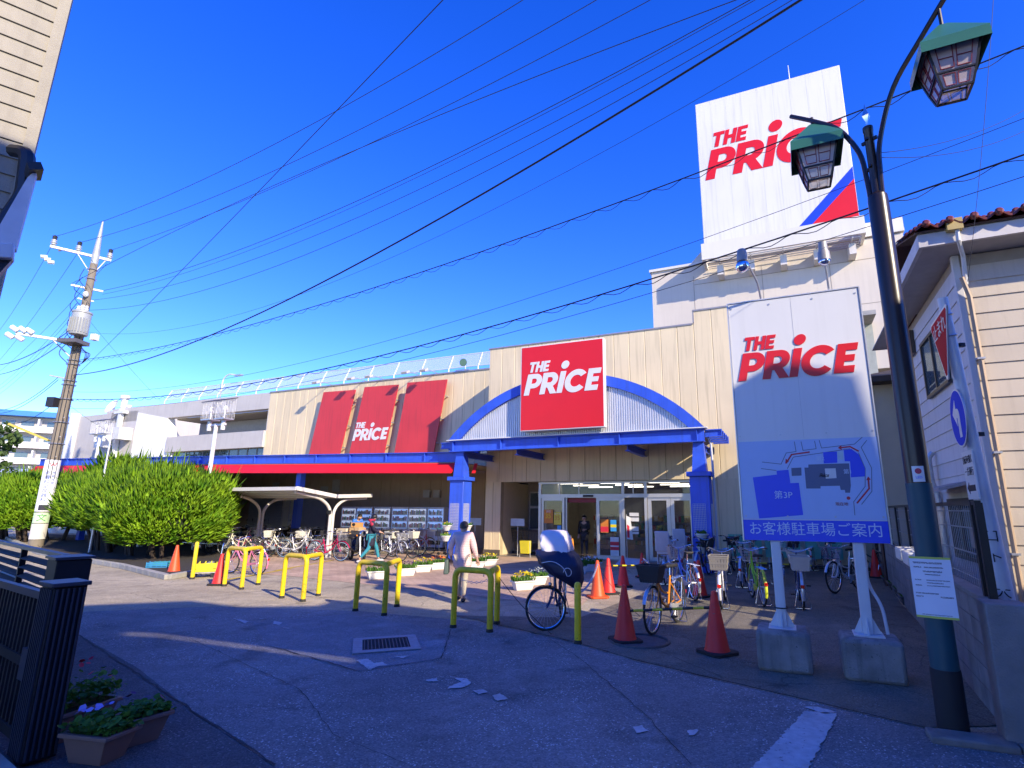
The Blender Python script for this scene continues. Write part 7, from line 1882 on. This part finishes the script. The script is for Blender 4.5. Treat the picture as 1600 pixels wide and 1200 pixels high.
# right hand bay: bicycles standing nose in or nose out
h_ = NR + pi - .15
bike('dark', ahead((1.486,8.51), h_), h_, 'orange bicycle with white handlebar and dark wire basket facing the lens', PA['orange'])
for p, hd, kind, paint, guard, basket, lab in (
    ((3.144,10.649), NR + .05, 'grey', PA['white'], PA['white'], M_bgrey, 'white bicycle seen from behind with grey ribbed rear basket and red reflector'),
    ((4.03,10.94), NR + .25, 'wire', PA['lime'], mat('guard_limeyellow', (.55, .62, .04), .35), None, 'lime green bicycle with yellow rear mudguard left of the signboard post'),
    ((4.637,10.627), NR + .05, 'rear', PA['navy'], None, M_bbeige, 'dark bicycle with a pierced beige rear basket between the signboard posts'),
    ((2.885,11.555), NR + .5, 'wire', PA['blue'], None, None, 'blue framed bicycle with slanting mudguard behind the orange one'),
    ((2.77,13.861), NR + .1, 'kid', PA['silver'], None, None, 'silver bicycle with grey child seat left of the right blue pillar'),
    ((3.907,15.122), NR - .1, 'dark', PA['black'], None, None, 'black bicycle with dark basket beneath the right blue pillar'),
    ((3.543,15.517), NR + .15, 'kid', PA['red'], None, None, 'red framed bicycle with child seat second from the glass panel'),
    ((4.458,13.385), NR, 'wire', PA['black'], None, None, 'dark bicycle with silver wire basket behind the white one'),
    ((5.511,13.962), NR - .1, 'wire', PA['silver'], None, None, 'silver bicycle behind the lime green one'),
    ((6.621,15.232), NR + .1, 'dark', PA['navy'], None, None, 'navy bicycle in front of the green boards')):
    bike(kind, (p[0] + cos(hd) * .57, p[1] + sin(hd) * .57), hd, lab, paint, guard=guard, basket=basket)
h_ = NR + pi + .9
bike('wire', (6.69,12.965), NR + 2.6, 'silver bicycle with mauve basket beside the right signboard post', PA['silver'], basket=M_bmauve)
bike('dark', (8.985,16.033), NR + .4, 'black bicycle with brown basket behind the cone by the lane wall', PA['black'])
bike('wire', (4.828,16.954), NR + .1, 'silver bicycle in the back row just right of the blue pillar', PA['silver'])
bike('dark', (5.24,16.643), NR - .1, 'black bicycle in the back row behind the white one with the red reflector', PA['black'])
bike('wire', (6.043,17.009), NR + .2, 'red framed bicycle in the back row left of the first signboard post', PA['red'])
bike('dark', (3.583,16.897), NR + .05, 'black bicycle in the back row by the glass panel', PA['black'])
bike('wire', (8.184,17.629), NR - .15, 'blue bicycle in the back row between the signboard posts', PA['blue'])
bike('wire', (7.85,15.985), NR + .2, 'dark bicycle between the signboard posts near the wall', PA['black'])
# left hand group by the shelter
bike('none', (-8.363,15.588), SR + pi + .05, 'pink bicycle seen side on behind the first barrier', PA['pink'], guard=PA['pink'], sc=.98)
G0 = 'bicycles under and around the shelter'
for p, hd, kind, paint, guard, basket, lab in (
    ((-11.852,21.561), NR + 2.0, 'wire', PA['cream'], None, None, 'cream framed bicycle with rear rack at the left end by the shrubs'),
    ((-12.748,22.095), NR + 1.8, 'wire', PA['silver'], None, None, 'silver bicycle half hidden by the shrub at the left end'),
    ((-11.343,21.883), NR + 2.1, 'none', PA['pink'], PA['pink'], None, 'pale pink bicycle among the silver ones left of the white basket'),
    ((-10.675,21.632), NR + 1.9, 'wire', PA['silver'], None, None, 'silver bicycle under the front of the shelter left of the white one'),
    ((-9.858,20.849), NR + 2.2, 'rear', PA['cream'], None, M_bcream, 'cream bicycle carrying a white rear basket'),
    ((-9.239,20.621), SR + .2, 'none', PA['white'], PA['white'], None, 'white step through bicycle seen side on in the middle of the left group'),
    ((-9.82,22.906), NR + 2.0, 'dark', PA['black'], None, None, 'black bicycle behind the white step through one'),
    ((-7.646,19.484), SR + .15, 'wire', PA['crimson'], PA['crimson'], None, 'crimson bicycle seen side on by the shelter post'),
    ((-5.537,19.833), SR - .25, 'wire', PA['silver'], None, None, 'silver bicycle just right of the walker'),
    ((-5.449,20.839), SR - .15, 'rear', PA['navy'], None, M_bcream, 'dark bicycle with cream rear basket in front of the vending machines'),
    ((-6.596,22.478), SR - .35, 'dark', PA['black'], None, None, 'black bicycle behind the silver one right of the walker'),
    ((-5.224,22.564), SR - .1, 'wire', PA['red'], None, None, 'red framed bicycle at the right end before the vending machines'),
    ((-13.558,24.023), NR + 1.9, 'dark', PA['black'], None, None, 'black bicycle in the second row at the left end of the shelter'),
    ((-12.905,24.067), NR + 2.0, 'wire', PA['blue'], None, None, 'blue bicycle in the second row behind the cream one'),
    ((-12.072,23.768), NR + 1.8, 'wire', PA['silver'], None, None, 'silver bicycle in the second row behind the pale pink one'),
    ((-10.875,23.501), NR + 2.1, 'dark', PA['navy'], None, None, 'navy bicycle in the second row behind the white basket'),
    ((-9.443,22.93), NR + 1.9, 'wire', PA['silver'], None, None, 'silver bicycle in the second row left of the shelter post'),
    ((-7.942,21.232), NR + 2.2, 'rear', PA['black'], None, M_bdark, 'black bicycle with dark rear basket behind the crimson one'),
    ((-5.474,22.243), SR - .2, 'wire', PA['silver'], None, None, 'silver bicycle nearest the vending machines')):
    bike(kind, p, hd, lab, paint, G0, guard=guard, basket=basket, sc=1.0)
for k_ in list(proto):
    if k_ not in used: 
        for c in list(proto[k_].children_recursive) + [proto[k_]]: bpy.data.objects.remove(c)

# foreground bicycle with the covered child seat, front wheel turned across
hd = NR + pi + .25
fb = make_bike(PA['navy'], None, steer=rad(-68), guard_m=PA['black'])
fb.location = (*ahead((0.019,8.642), hd, .62), .01); fb.rotation_euler = (0, 0, hd); fb.scale = (.93,) * 3
fb['label'] = 'dark bicycle by the yellow post whose front wheel is turned sideways'; fb['group'] = 'bicycles parked in front of the store'
cv = thing('seat_rain_cover', 'navy rain cover with white hood over the child seat of the front bicycle', 'rain cover', (*ahead((0.075,8.643), hd, .35), 0), hd + rad(-8))
def ringloft(rings, n=44):
    q = MB(); vs_ = []
    R2 = []
    for a_, c_ in zip(rings[:-1], rings[1:]):
        for j in range(4): R2.append(tuple(x + (y - x) * j / 4 for x, y in zip(a_, c_)))
    rings = R2 + [rings[-1]]
    for (cx, cy, z, rx, ry, e) in rings:
        for k in range(n):
            a = 2 * pi * k / n; c_, s_ = cos(a), sin(a); f_ = lambda v_: math.copysign(abs(v_) ** e, v_)
            w_ = 1 + .035 * sin(5 * a + z * 9) + .022 * sin(11 * a - z * 23) + .015 * sin(17 * a + z * 31)
            vs_.append((cx + rx * f_(c_) * w_, cy + ry * f_(s_) * w_, z))
    fs = [tuple(range(n - 1, -1, -1)), tuple(range((len(rings) - 1) * n, len(rings) * n))]
    for i in range(len(rings) - 1): fs += [(i * n + k, i * n + (k + 1) % n, (i + 1) * n + (k + 1) % n, (i + 1) * n + k) for k in range(n)]
    return q.add(vs_, fs)
M_navy = mat('cover_navy', (.012, .014, .045), .55, 0, .2, 8, .35, 14); M_hood = mat('cover_white', (.66, .62, .64), .5, 0, .08, 6, .3, 16)
ringloft([(.05, .30, .62, .08, .07, .8), (.04, .25, .70, .18, .14, .7), (.03, .14, .82, .26, .25, .65), (.02, .05, .95, .27, .32, .6), (-.02, -.04, 1.08, .25, .33, .6), (-.05, -.10, 1.15, .21, .29, .6)]).build('cover', M_navy, cv, ang=70)
ringloft([(-.02, -.02, 1.08, .20, .22, .5), (-.06, -.06, 1.22, .20, .24, .45), (-.13, -.10, 1.36, .17, .22, .4), (-.18, -.12, 1.44, .12, .19, .4), (-.19, -.12, 1.455, .08, .14, .5)]).build('hood', M_hood, cv, ang=70)
b = MB(); b.tube(bend([(.27, -.20, .98), (.30, .0, 1.02), (.29, .16, .92), (.31, .22, .80)], .1), .006, 5); b.torus((.30, .22, .86), .06, .006, ax=(1, .3, 0), n=14, m=5, a0=.5, a1=5); b.build('piping', M_hood, cv)

# ---- scooters
def make_scooter():
    t = thing('scooter', 'x', 'scooter'); b_ = mat('scooter_black', (.02, .02, .022), .25, .1)
    for x in (-.58, .60):
        w_ = link('wheel', None, t); w_.location = (x, 0, .23); q = MB(); q.torus((0, 0, 0), .185, .05, ax=(0, 1, 0), n=24, m=8); q.build('tyre', M_rubber, w_)
        q = MB(); q.lathe([(.02, -.04), (.13, -.03), (.135, .03), (.02, .04)], n=16, ax=(0, 1, 0)); q.build('rim', M_steel, w_)
    q = MB(); q.prism([(-.92, -.13, .62), (-.30, -.14, .36), (.10, -.12, .30), (.12, -.12, .36), (-.15, -.14, .44), (-.22, -.14, .72), (-.90, -.12, .78)], (0, .26, 0)); q.build('body', b_, t, bevel=.03)
    q = MB(); q.prism([(.30, -.19, .32), (.44, -.13, .40), (.42, -.12, .92), (.34, -.16, .90)], (0, .36, 0)); q.build('leg_shield', b_, t, bevel=.03)
    q = MB(); q.prism([(-.88, -.12, .782), (-.22, -.13, .722), (-.20, -.11, .77), (-.50, -.12, .82), (-.86, -.11, .86)], (0, .25, 0)); q.build('seat', M_saddle, t, bevel=.025)
    q = MB(); q.tube([(.42, -.07, .9), (.60, -.08, .23)], .022, 7); q.tube([(.42, .07, .9), (.60, .08, .23)], .022, 7); q.build('fork', M_steel, t)
    q = MB(); q.tube(bend([(.24, -.33, 1.02), (.38, -.15, 1.0), (.38, .15, 1.0), (.24, .33, 1.02)], .08), .014, 7); q.build('handlebar', M_black, t)
    q = MB(); q.lathe([(.10, -.05), (.11, .03), (.08, .06)], c=(.45, 0, .92), n=14, ax=(1, 0, .1)); q.build('headlight', M_chrome, t)
    for y in (-.30, .30):
        q = MB(); q.tube([(.33, y * .8, 1.0), (.36, y, 1.18)], .007, 5); q.lathe([(.055, 0), (.055, .012)], c=(.36, y, 1.22), n=12, ax=(-1, 0, .1)); q.build('mirror', b_, t)
        q = MB(); q.ball((.42, y * .6, .86), (.035, .03, .03), 8, 6); q.build('indicator', mat('indicator_orange', (.8, .25, .01), .3), t)
    q = MB(); q.tube([(-.30, -.16, .28), (-.85, -.17, .36)], .05, 10); q.build('exhaust', M_chrome, t)
    q = MB(); q.prism([(.46, -.07, .42), (.74, -.06, .36), (.78, -.05, .44), (.52, -.06, .52)], (0, .13, 0)); q.build('front_mudguard', b_, t, bevel=.015)
    q = MB(); q.cbox((-.93, 0, .55), (.03, .16, .12)); q.build('tail_plate', M_refl, t)
    return t
sc0 = make_scooter()
for k, (p, hd, lab, paint) in enumerate((((-6.68,19.536), SR - .5, 'black scooter with orange indicator just left of the walker', None), ((-14.182,24.721), NR + 2.4, 'pale scooter with windshield beside the shrub at the left end', PA['white']), ((-12.215,24.859), NR + 2.2, 'dark scooter deep under the shelter', None), ((-11.101,24.937), NR + 2.0, 'dark scooter under the shelter behind the white bicycle', None), ((-13.145,25.183), NR + 2.1, 'black scooter under the shelter near its left post', None))):
    t = sc0 if k == 0 else copy_tree(sc0); t.location = (*p, .01); t.rotation_euler = (0, 0, hd); t['label'] = lab; t['group'] = 'scooters near the shelter'
    if paint:
        for c in t.children:
            if c.name.split('.')[0] in ('body', 'leg_shield', 'front_mudguard'): c.material_slots[0].link = 'OBJECT'; c.material_slots[0].material = paint

# ---- bicycle shelter
sh = thing('bicycle_shelter', 'white Y framed bicycle shelter with grey roof before the store wing', 'shelter', st(-4.75, -3.6), SR)
M_shel = mat('shelter_cream', (.66, .63, .55), .45, 0, .06)
LEN = 11.0
for k in range(4):
    x = -k * (LEN / 3) ; b = MB()
    for sgn in (-1, 1):
        b.tube(bend([(x, sgn * .07, 0), (x, sgn * .07, 1.75), (x, sgn * .55, 2.10), (x, sgn * 1.75, 2.32 if sgn < 0 else 2.16)], .55, 9), .055, 10)
    b.build('y_frame', M_shel, sh)
for sgn in (-1, 1):
    b = MB(); za, zb = 2.10, (2.40 if sgn < 0 else 2.24)
    b.prism([(-LEN - .3, sgn * .05, za + .06), (.15, sgn * .05, za + .06), (.15, sgn * 1.85, zb), (-LEN - .3, sgn * 1.85, zb)], (0, 0, .05)); b.build('roof', mat('shelter_roof', (.40, .39, .36), .5, .2), sh)
    b = MB(); b.bar((-LEN - .3, sgn * 1.88, zb + .02), (.16, sgn * 1.88, zb + .02), .05, .12); b.bar((.18, sgn * .05, za + .10), (.18, sgn * 1.88, zb + .03), .05, .13); b.build('roof_edge', M_shel, sh)
    for k in range(5):
        q = MB(); y = sgn * (.3 + k * .36); z = za + .06 + (zb - za - .06) * (abs(y) - .05) / 1.8; q.bar((-LEN - .2, y, z - .02), (.1, y, z - .02), .04, .04); q.build('purlin', M_shel, sh)
b = MB(); b.box(-LEN - .2, .12, -.02, .02, .30, .34); b.box(-LEN - .2, .12, -.02, .02, .60, .64); b.build('wheel_rail', M_steel, sh)
b = MB(); b.cbox((.0, -.15, 1.62), (.12, .10, .14)); b.build('lamp_box', M_black, sh)

# ---- stall table with boxes by the shelter
tb = thing('stall_table', 'small table holding cardboard boxes beside the shelter post', 'table', st(-5.15, -1.9), SR)
b = MB(); b.box(-.9, .9, -.35, .35, .72, .75); b.build('table_top', M_steel, tb)
for x in (-.85, .85):
    for y in (-.3, .3):
        b = MB(); b.box(x - .02, x + .02, y - .02, y + .02, 0, .72); b.build('leg', M_steel, tb)
for k, (x, y, w_, h, z, c, lab) in enumerate(((-.55, 0, .5, .22, .75, (.62, .52, .38), 'beige cardboard box at the left of the stall table'), (.05, .05, .45, .28, .75, (.55, .36, .18), 'brown cardboard box in the middle of the stall table'), (.55, -.05, .4, .18, .75, (.66, .62, .55), 'pale open box at the right of the stall table'), (.05, .05, .35, .18, 1.03, (.58, .30, .10), 'orange brown box on top of the middle box'))):
    q = MB(); q.box(-w_ / 2, w_ / 2, -.17, .17, 0, h); q.box(-w_ / 2 - .005, w_ / 2 + .005, -.03, .03, h, h + .003); o = q.build('cardboard_box', mat('card_%d' % k, c, .8), bevel=.006); tag(o, lab, 'box', 'boxes on the stall table'); o.location = st(-5.15 + x, -1.9 + y, z); o.rotation_euler = (0, 0, SR + .1 * k)


# ================================================================== PEOPLE
def skin(verts, edges, root, mname, m, sub=2):
    """one continuous surface grown round a skeleton: verts = {name: (co, radius)}"""
    names = list(verts); idx = {n_: i for i, n_ in enumerate(names)}
    me = bpy.data.meshes.new(mname); me.from_pydata([tuple(verts[n_][0]) for n_ in names], [(idx[a], idx[c]) for a, c in edges], [])
    o = bpy.data.objects.new('tmp_skin', me); COL.objects.link(o)
    o.modifiers.new('skin', 'SKIN')
    sd_ = o.modifiers.new('sub', 'SUBSURF'); sd_.levels = sub; sd_.render_levels = sub
    if not me.skin_vertices: pass
    for i, n_ in enumerate(names):
        r = verts[n_][1]; me.skin_vertices[0].data[i].radius = r if isinstance(r, tuple) else (r, r); me.skin_vertices[0].data[i].use_root = (n_ == root)
    bpy.context.view_layer.update()
    out = bpy.data.meshes.new_from_object(o.evaluated_get(bpy.context.evaluated_depsgraph_get()))
    bpy.data.objects.remove(o); out.materials.clear(); out.materials.append(m); out.name = mname
    out.polygons.foreach_set('use_smooth', [True] * len(out.polygons)); return out
M_skin = mat('skin', (.50, .30, .20), .55, 0, .06, 8)
def hand(vs, es, wrist, side, d, scale=1.0):
    """palm, four curled fingers of unequal length and a thumb growing from the palm's side; d = direction the hand points"""
    w_ = V(vs[wrist][0]); d = V(d).normalized(); s = d.cross(V((0, 1, 0))).normalized() if abs(d.y) < .9 else V((1, 0, 0)); n_ = d.cross(s)
    p = w_ + d * .055 * scale; vs['palm' + side] = (p, (.034 * scale, .020 * scale)); es.append((wrist, 'palm' + side))
    for k, L_ in enumerate((.062, .072, .068, .052)):
        b_ = p + s * (.012 * (k - 1.5)) * 1.6 * scale + d * .03 * scale; m_ = b_ + d * L_ * .5 * scale + n_ * .006; e_ = b_ + d * L_ * .9 * scale + n_ * .03 * scale
        for nm, q_, r in (('a', b_, .0095), ('b', m_, .0085), ('c', e_, .007)): vs['f%d%s%s' % (k, nm, side)] = (q_, r * scale)
        es += [('palm' + side, 'f%da%s' % (k, side)), ('f%da%s' % (k, side), 'f%db%s' % (k, side)), ('f%db%s' % (k, side), 'f%dc%s' % (k, side))]
    t0 = p + s * -.034 * scale; t1 = t0 + (d * .04 - s * .012 + n_ * .02) * scale; vs['ta' + side] = (t0, .011 * scale); vs['tb' + side] = (t1, .008 * scale); es += [('palm' + side, 'ta' + side), ('ta' + side, 'tb' + side)]
def person(lab, loc, face, H_, J, hair_m, top, bottom, shoe, top_m, bot_m, shoe_m, group=None, hair='short', fat=1.0):
    """J: joint offsets (local frame: +y is where the person faces), for a 1.6 m figure scaled to H_"""
    k = H_ / 1.6
    D = dict(pel=(0, 0, .90), spi=(0, -.01, 1.06), che=(0, 0, 1.24), nek=(0, .0, 1.38), hea=(0, .03, 1.455), cra=(0, .015, 1.515), sL=(-.165, 0, 1.32), sR=(.165, 0, 1.32), eL=(-.22, -.03, 1.05), eR=(.22, -.03, 1.05), wL=(-.22, .08, .83), wR=(.22, .08, .83),
             hL=(-.085, 0, .86), hR=(.085, 0, .86), kL=(-.09, .02, .47), kR=(.09, .02, .47), aL=(-.09, -.02, .075), aR=(.09, -.02, .075), tL=(-.10, .13, .035), tR=(.10, .13, .035)); D.update(J)
    D = {n_: V(v_) * k for n_, v_ in D.items()}
    R_ = dict(pel=(.135, .10), spi=(.115, .085), che=(.135, .09), nek=.045, hea=(.062, .072), cra=(.078, .088), sL=.058, sR=.058, eL=.040, eR=.040, wL=.027, wR=.027, hL=.085, hR=.085, kL=.055, kR=.055, aL=.038, aR=.038, tL=.034, tR=.034)
    def rr(n_, f_=1.0, a=0.0):
        r = R_[n_]; return tuple((x * f_ * k + a) for x in r) if isinstance(r, tuple) else r * f_ * k + a
    E_ = [('pel', 'spi'), ('spi', 'che'), ('che', 'nek'), ('nek', 'hea'), ('hea', 'cra'), ('che', 'sL'), ('sL', 'eL'), ('eL', 'wL'), ('che', 'sR'), ('sR', 'eR'), ('eR', 'wR'), ('pel', 'hL'), ('hL', 'kL'), ('kL', 'aL'), ('aL', 'tL'), ('pel', 'hR'), ('hR', 'kR'), ('kR', 'aR'), ('aR', 'tR')]
    vs = {n_: (D[n_], rr(n_)) for n_ in D}; es = list(E_)
    f_ = (D['cra'] - D['hea']); up_ = f_.normalized(); fw_ = V((0, 1, 0)); fw_ = (fw_ - up_ * fw_.dot(up_)).normalized()
    if 'look' in J: fw_ = V(J['look']); del D['look']; vs.pop('look', None)
    sd_ = fw_.cross(up_)
    vs['nose'] = (D['hea'] + fw_ * .088 * k + up_ * .012 * k, .014 * k); es.append(('hea', 'nose'))
    for s in (-1, 1):
        vs['ear%d' % s] = (D['hea'] + sd_ * s * .080 * k + up_ * .022 * k, (.012 * k, .020 * k)); es.append(('hea', 'ear%d' % s))
    hand(vs, es, 'wL', 'L', D['wL'] - D['eL'], k); hand(vs, es, 'wR', 'R', D['wR'] - D['eR'], k)
    t = thing('person', lab, 'person', (*loc, .01) if len(loc) == 2 else loc, face, group)
    link('body', skin(vs, es, 'pel', 'body', M_skin), t)
    # top garment
    tv = {n_: (D[n_], rr(n_, 1.06 * fat, .014)) for n_ in ('pel', 'spi', 'che', 'sL', 'sR', 'eL', 'eR')}; tv['nek'] = (D['nek'] - V((0, 0, .055 * k)), .062 * k)
    for s in 'LR': tv['w' + s] = (D['w' + s].lerp(D['e' + s], .12), .036 * k + .006)
    te = [('pel', 'spi'), ('spi', 'che'), ('che', 'nek'), ('che', 'sL'), ('sL', 'eL'), ('eL', 'wL'), ('che', 'sR'), ('sR', 'eR'), ('eR', 'wR')]
    if top > 0:
        hr = (rr('pel')[0] * 1.20 * fat + .018, rr('pel')[1] * 1.30 * fat + .018); tv['pel'] = (D['pel'], hr)
        tv['hem'] = (D['pel'] - V((0, 0, top * k)), hr); tv['hem2'] = (D['pel'] - V((0, 0, (top + .10) * k)), hr); te += [('pel', 'hem'), ('hem', 'hem2')]
    link('coat' if top > .12 else 'jacket', skin(tv, te, 'che', 'coat', top_m), t)
    bv = {n_: (D[n_], rr(n_, 1.05, .010)) for n_ in ('pel', 'hL', 'hR', 'kL', 'kR')}
    for s in 'LR': bv['a' + s] = (D['a' + s].lerp(D['k' + s], bottom), .046 * k)
    link('trousers', skin(bv, [('pel', 'hL'), ('hL', 'kL'), ('kL', 'aL'), ('pel', 'hR'), ('hR', 'kR'), ('kR', 'aR')], 'pel', 'trousers', bot_m), t)
    for s in 'LR':
        q = MB(); a_ = D['a' + s]; t_ = D['t' + s]; d = V((t_.x - a_.x, t_.y - a_.y, 0)).normalized(); c = (a_ + t_) / 2
        o = MB(); o.ball((0, 0, 0), (.048 * k, .125 * k, .045 * k), 12, 8); o = o.build('shoe', shoe_m, t); o.location = (c.x - d.x * .015, c.y - d.y * .015, max(.04 * k, min(a_.z, t_.z) + .012)); o.rotation_euler = (0, 0, atan2(d.y, d.x) - pi / 2)
    # hair: a shell over the cranium, longer at the back
    c = D['cra']; q = MB(); n1, n2 = 18, 10; vs_ = []; fs_ = []; rx_ = .094 * k; ry = .106 * k; rz_ = .098 * k; low = -.75 if hair != 'long' else -1.9; rs = random.Random(int(H_ * 1000))
    for i in range(n2 + 1):
        for j in range(n1):
            a = 2 * pi * j / n1; back = (1 - sin(a)) / 2
            zl = 1 - (1 - (low * back + .35 * (1 - back))) * i / n2; z_ = max(-1, zl); r_ = sqrt(max(0.02, 1 - min(1, z_ * z_ * .92))) if zl > -.3 else .93
            wv = 1 + .03 * rs.uniform(-1, 1)
            vs_.append(c + sd_ * (cos(a) * rx_ * r_ * wv) + fw_ * (sin(a) * ry * r_ * wv) + up_ * (zl * rz_))
    for i in range(n2):
        for j in range(n1): fs_.append((i * n1 + j, i * n1 + (j + 1) % n1, (i + 1) * n1 + (j + 1) % n1, (i + 1) * n1 + j))
    fs_.append(tuple(range(n1 - 1, -1, -1))); q.add(vs_, fs_); q.build('hair', hair_m, t, ang=80)
    for s in (-1, 1):
        q = MB(); q.ball(tuple(D['hea'] + fw_ * .068 * k + sd_ * s * .030 * k + up_ * .035 * k), (.010 * k,) * 3, 8, 6); q.build('eye', M_ink, t)
    q = MB(); q.ball(tuple(D['hea'] + fw_ * .070 * k - up_ * .022 * k), (.020 * k, .008 * k, .006 * k), 8, 6); q.build('mouth', mat('lips', (.40, .12, .10), .5), t)
    return t
def facing(dx, dy): return atan2(dy, dx) - pi / 2
M_pinkj = mat('quilted_pink', (.74, .50, .45), .75, 0, .06, 8, .9, 34); M_khaki = mat('khaki_cloth', (.42, .36, .26), .85); M_hairg = mat('hair_brown', (.045, .03, .022), .55, 0, .3, 30, .5, 80); M_hairb = mat('hair_black', (.010, .009, .009), .45, 0, .3, 30, .4, 80); M_shoe = mat('shoe_dark', (.02, .018, .02), .5)
_m = M_pinkj; _n = _m.node_tree.nodes; _wv = _n.new('ShaderNodeTexWave'); _wv.bands_direction = 'Z'; _wv.inputs['Scale'].default_value = 7; _wv.inputs['Distortion'].default_value = 1.2
_tc = _n.new('ShaderNodeTexCoord'); _m.node_tree.links.new(_tc.outputs['Object'], _wv.inputs['Vector'])
_b2 = _n.new('ShaderNodeBump'); _b2.inputs['Strength'].default_value = .25; _b2.inputs['Distance'].default_value = .012; _m.node_tree.links.new(_wv.outputs['Fac'], _b2.inputs['Height']); _m.node_tree.links.new(_b2.outputs[0], _n['Principled BSDF'].inputs['Normal'])
lady = person('elderly person in a quilted pink jacket seen from behind, walking to the store', (-1.758,11.338), facing(.02, 1), 1.52,
    dict(eL=(-.26, -.04, 1.07), wL=(-.25, .06, .86), eR=(.245, -.03, 1.06), wR=(.30, .05, .84), kL=(-.08, .10, .48), aL=(-.08, .12, .085), tL=(-.08, .26, .04), aR=(.06, -.12, .09), kR=(.07, .0, .47), tR=(.06, .02, .035), cra=(0, .04, 1.51)), M_hairg, .16, .08, 0, M_pinkj, M_khaki, M_shoe, fat=1.2)
bg_ = thing('handbag', 'dark green handbag hanging at the left side of the person in pink', 'bag', tuple(V(lady.location) + V((-.31, .02, .52))), .1)
b = MB(); b.prism([(-.05, -.17, 0), (.05, -.17, 0), (.035, -.13, .28), (-.035, -.13, .28)], (0, .34, 0)); b.build('bag', mat('bag_green', (.07, .10, .08), .6), bg_, bevel=.02); b = MB(); b.tube(bend([(0, -.12, .27), (.02, -.08, .50), (.02, .08, .50), (0, .12, .27)], .08), .010, 6); b.build('strap', MATS['bag_green'], bg_)
# quilting seams on the jacket are real ridges of the relief; walker in dark coat
M_navyc = mat('coat_navy', (.016, .016, .035), .75, 0, .15, 10, .4, 40); M_teal_t = mat('trousers_teal', (.03, .24, .30), .8, 0, .08); M_redk = mat('knit_red', (.42, .02, .05), .8)
wk = person('person in dark navy coat and teal trousers striding past the scooters', (-6.013,18.901), facing(.9, .35), 1.58,
    dict(eL=(-.20, .06, 1.08), wL=(-.14, .26, 1.02), eR=(.21, .05, 1.07), wR=(.15, .27, 1.0), kL=(-.08, .20, .50), aL=(-.08, .30, .10), tL=(-.08, .43, .06), kR=(.08, -.06, .47), aR=(.08, -.34, .14), tR=(.08, -.24, .05), cra=(0, .05, 1.50)), M_hairb, .30, .10, 0, M_navyc, M_teal_t, mat('shoe_pale', (.55, .52, .50), .6), hair='long')
sc_ = skin({'a': (V((-.12, -.05, 1.36)), .05), 'b': (V((0, .08, 1.38)), .05), 'c': (V((.13, -.03, 1.36)), .055), 'd': (V((.02, -.10, 1.37)), .05), 'e': (V((.22, -.01, 1.18)), .062)}, [('a', 'b'), ('b', 'c'), ('c', 'd'), ('d', 'a'), ('c', 'e')], 'a', 'red_scarf', M_redk); link('scarf', sc_, wk)
hb = thing('shoulder_bag', 'black shoulder bag carried in front of the person in the dark coat', 'bag', tuple(V(wk.location) + V((.30, .12, .72))), wk.rotation_euler.z)
b = MB(); b.prism([(-.15, -.06, 0), (.15, -.06, 0), (.13, -.05, .24), (-.13, -.05, .24)], (0, .12, 0)); b.build('bag', M_black, hb, bevel=.02); b = MB(); b.tube(bend([(-.1, 0, .23), (-.08, -.02, .40), (.08, -.02, .40), (.1, 0, .23)], .06), .009, 6); b.build('strap', M_black, hb)
person('person in a bright blue jacket bending over the boxes by the shelter', st(-5.55, -1.45), facing(.75, -.66), 1.62, dict(che=(0, .12, 1.20), spi=(0, .04, 1.04), nek=(0, .20, 1.31), hea=(0, .27, 1.36), cra=(0, .28, 1.425), sL=(-.165, .13, 1.27), sR=(.165, .13, 1.27), eL=(-.22, .20, 1.02), eR=(.22, .20, 1.02), wL=(-.16, .42, .97), wR=(.16, .42, .97)), M_hairb, .05, .06, 0, mat('jacket_blue', (.03, .16, .62), .7, 0, .08, 10, .3, 30), mat('trousers_dark', (.03, .03, .04), .8), M_shoe)
person('small child in an orange top at the shop doorway', st(3.45, -.35), facing(.5, .8), .86, dict(eL=(-.24, .06, 1.08), wL=(-.22, .22, .98), kL=(-.09, .14, .48), aL=(-.09, .20, .09), tL=(-.1, .33, .05), aR=(.09, -.16, .10), tR=(.1, -.03, .04)), M_hairb, .10, .10, 0, mat('top_orange', (.72, .26, .02), .75), mat('trousers_dark', (.03, .03, .04), .8), M_white)
person('person in black standing inside the shop doorway', st(3.55, .9), facing(-.3, -.9), 1.56, dict(eL=(-.2, .08, 1.06), wL=(-.10, .24, 1.05)), M_hairb, .22, .06, 0, mat('coat_black', (.012, .012, .014), .7), mat('trousers_dark', (.03, .03, .04), .8), M_shoe, hair='long')
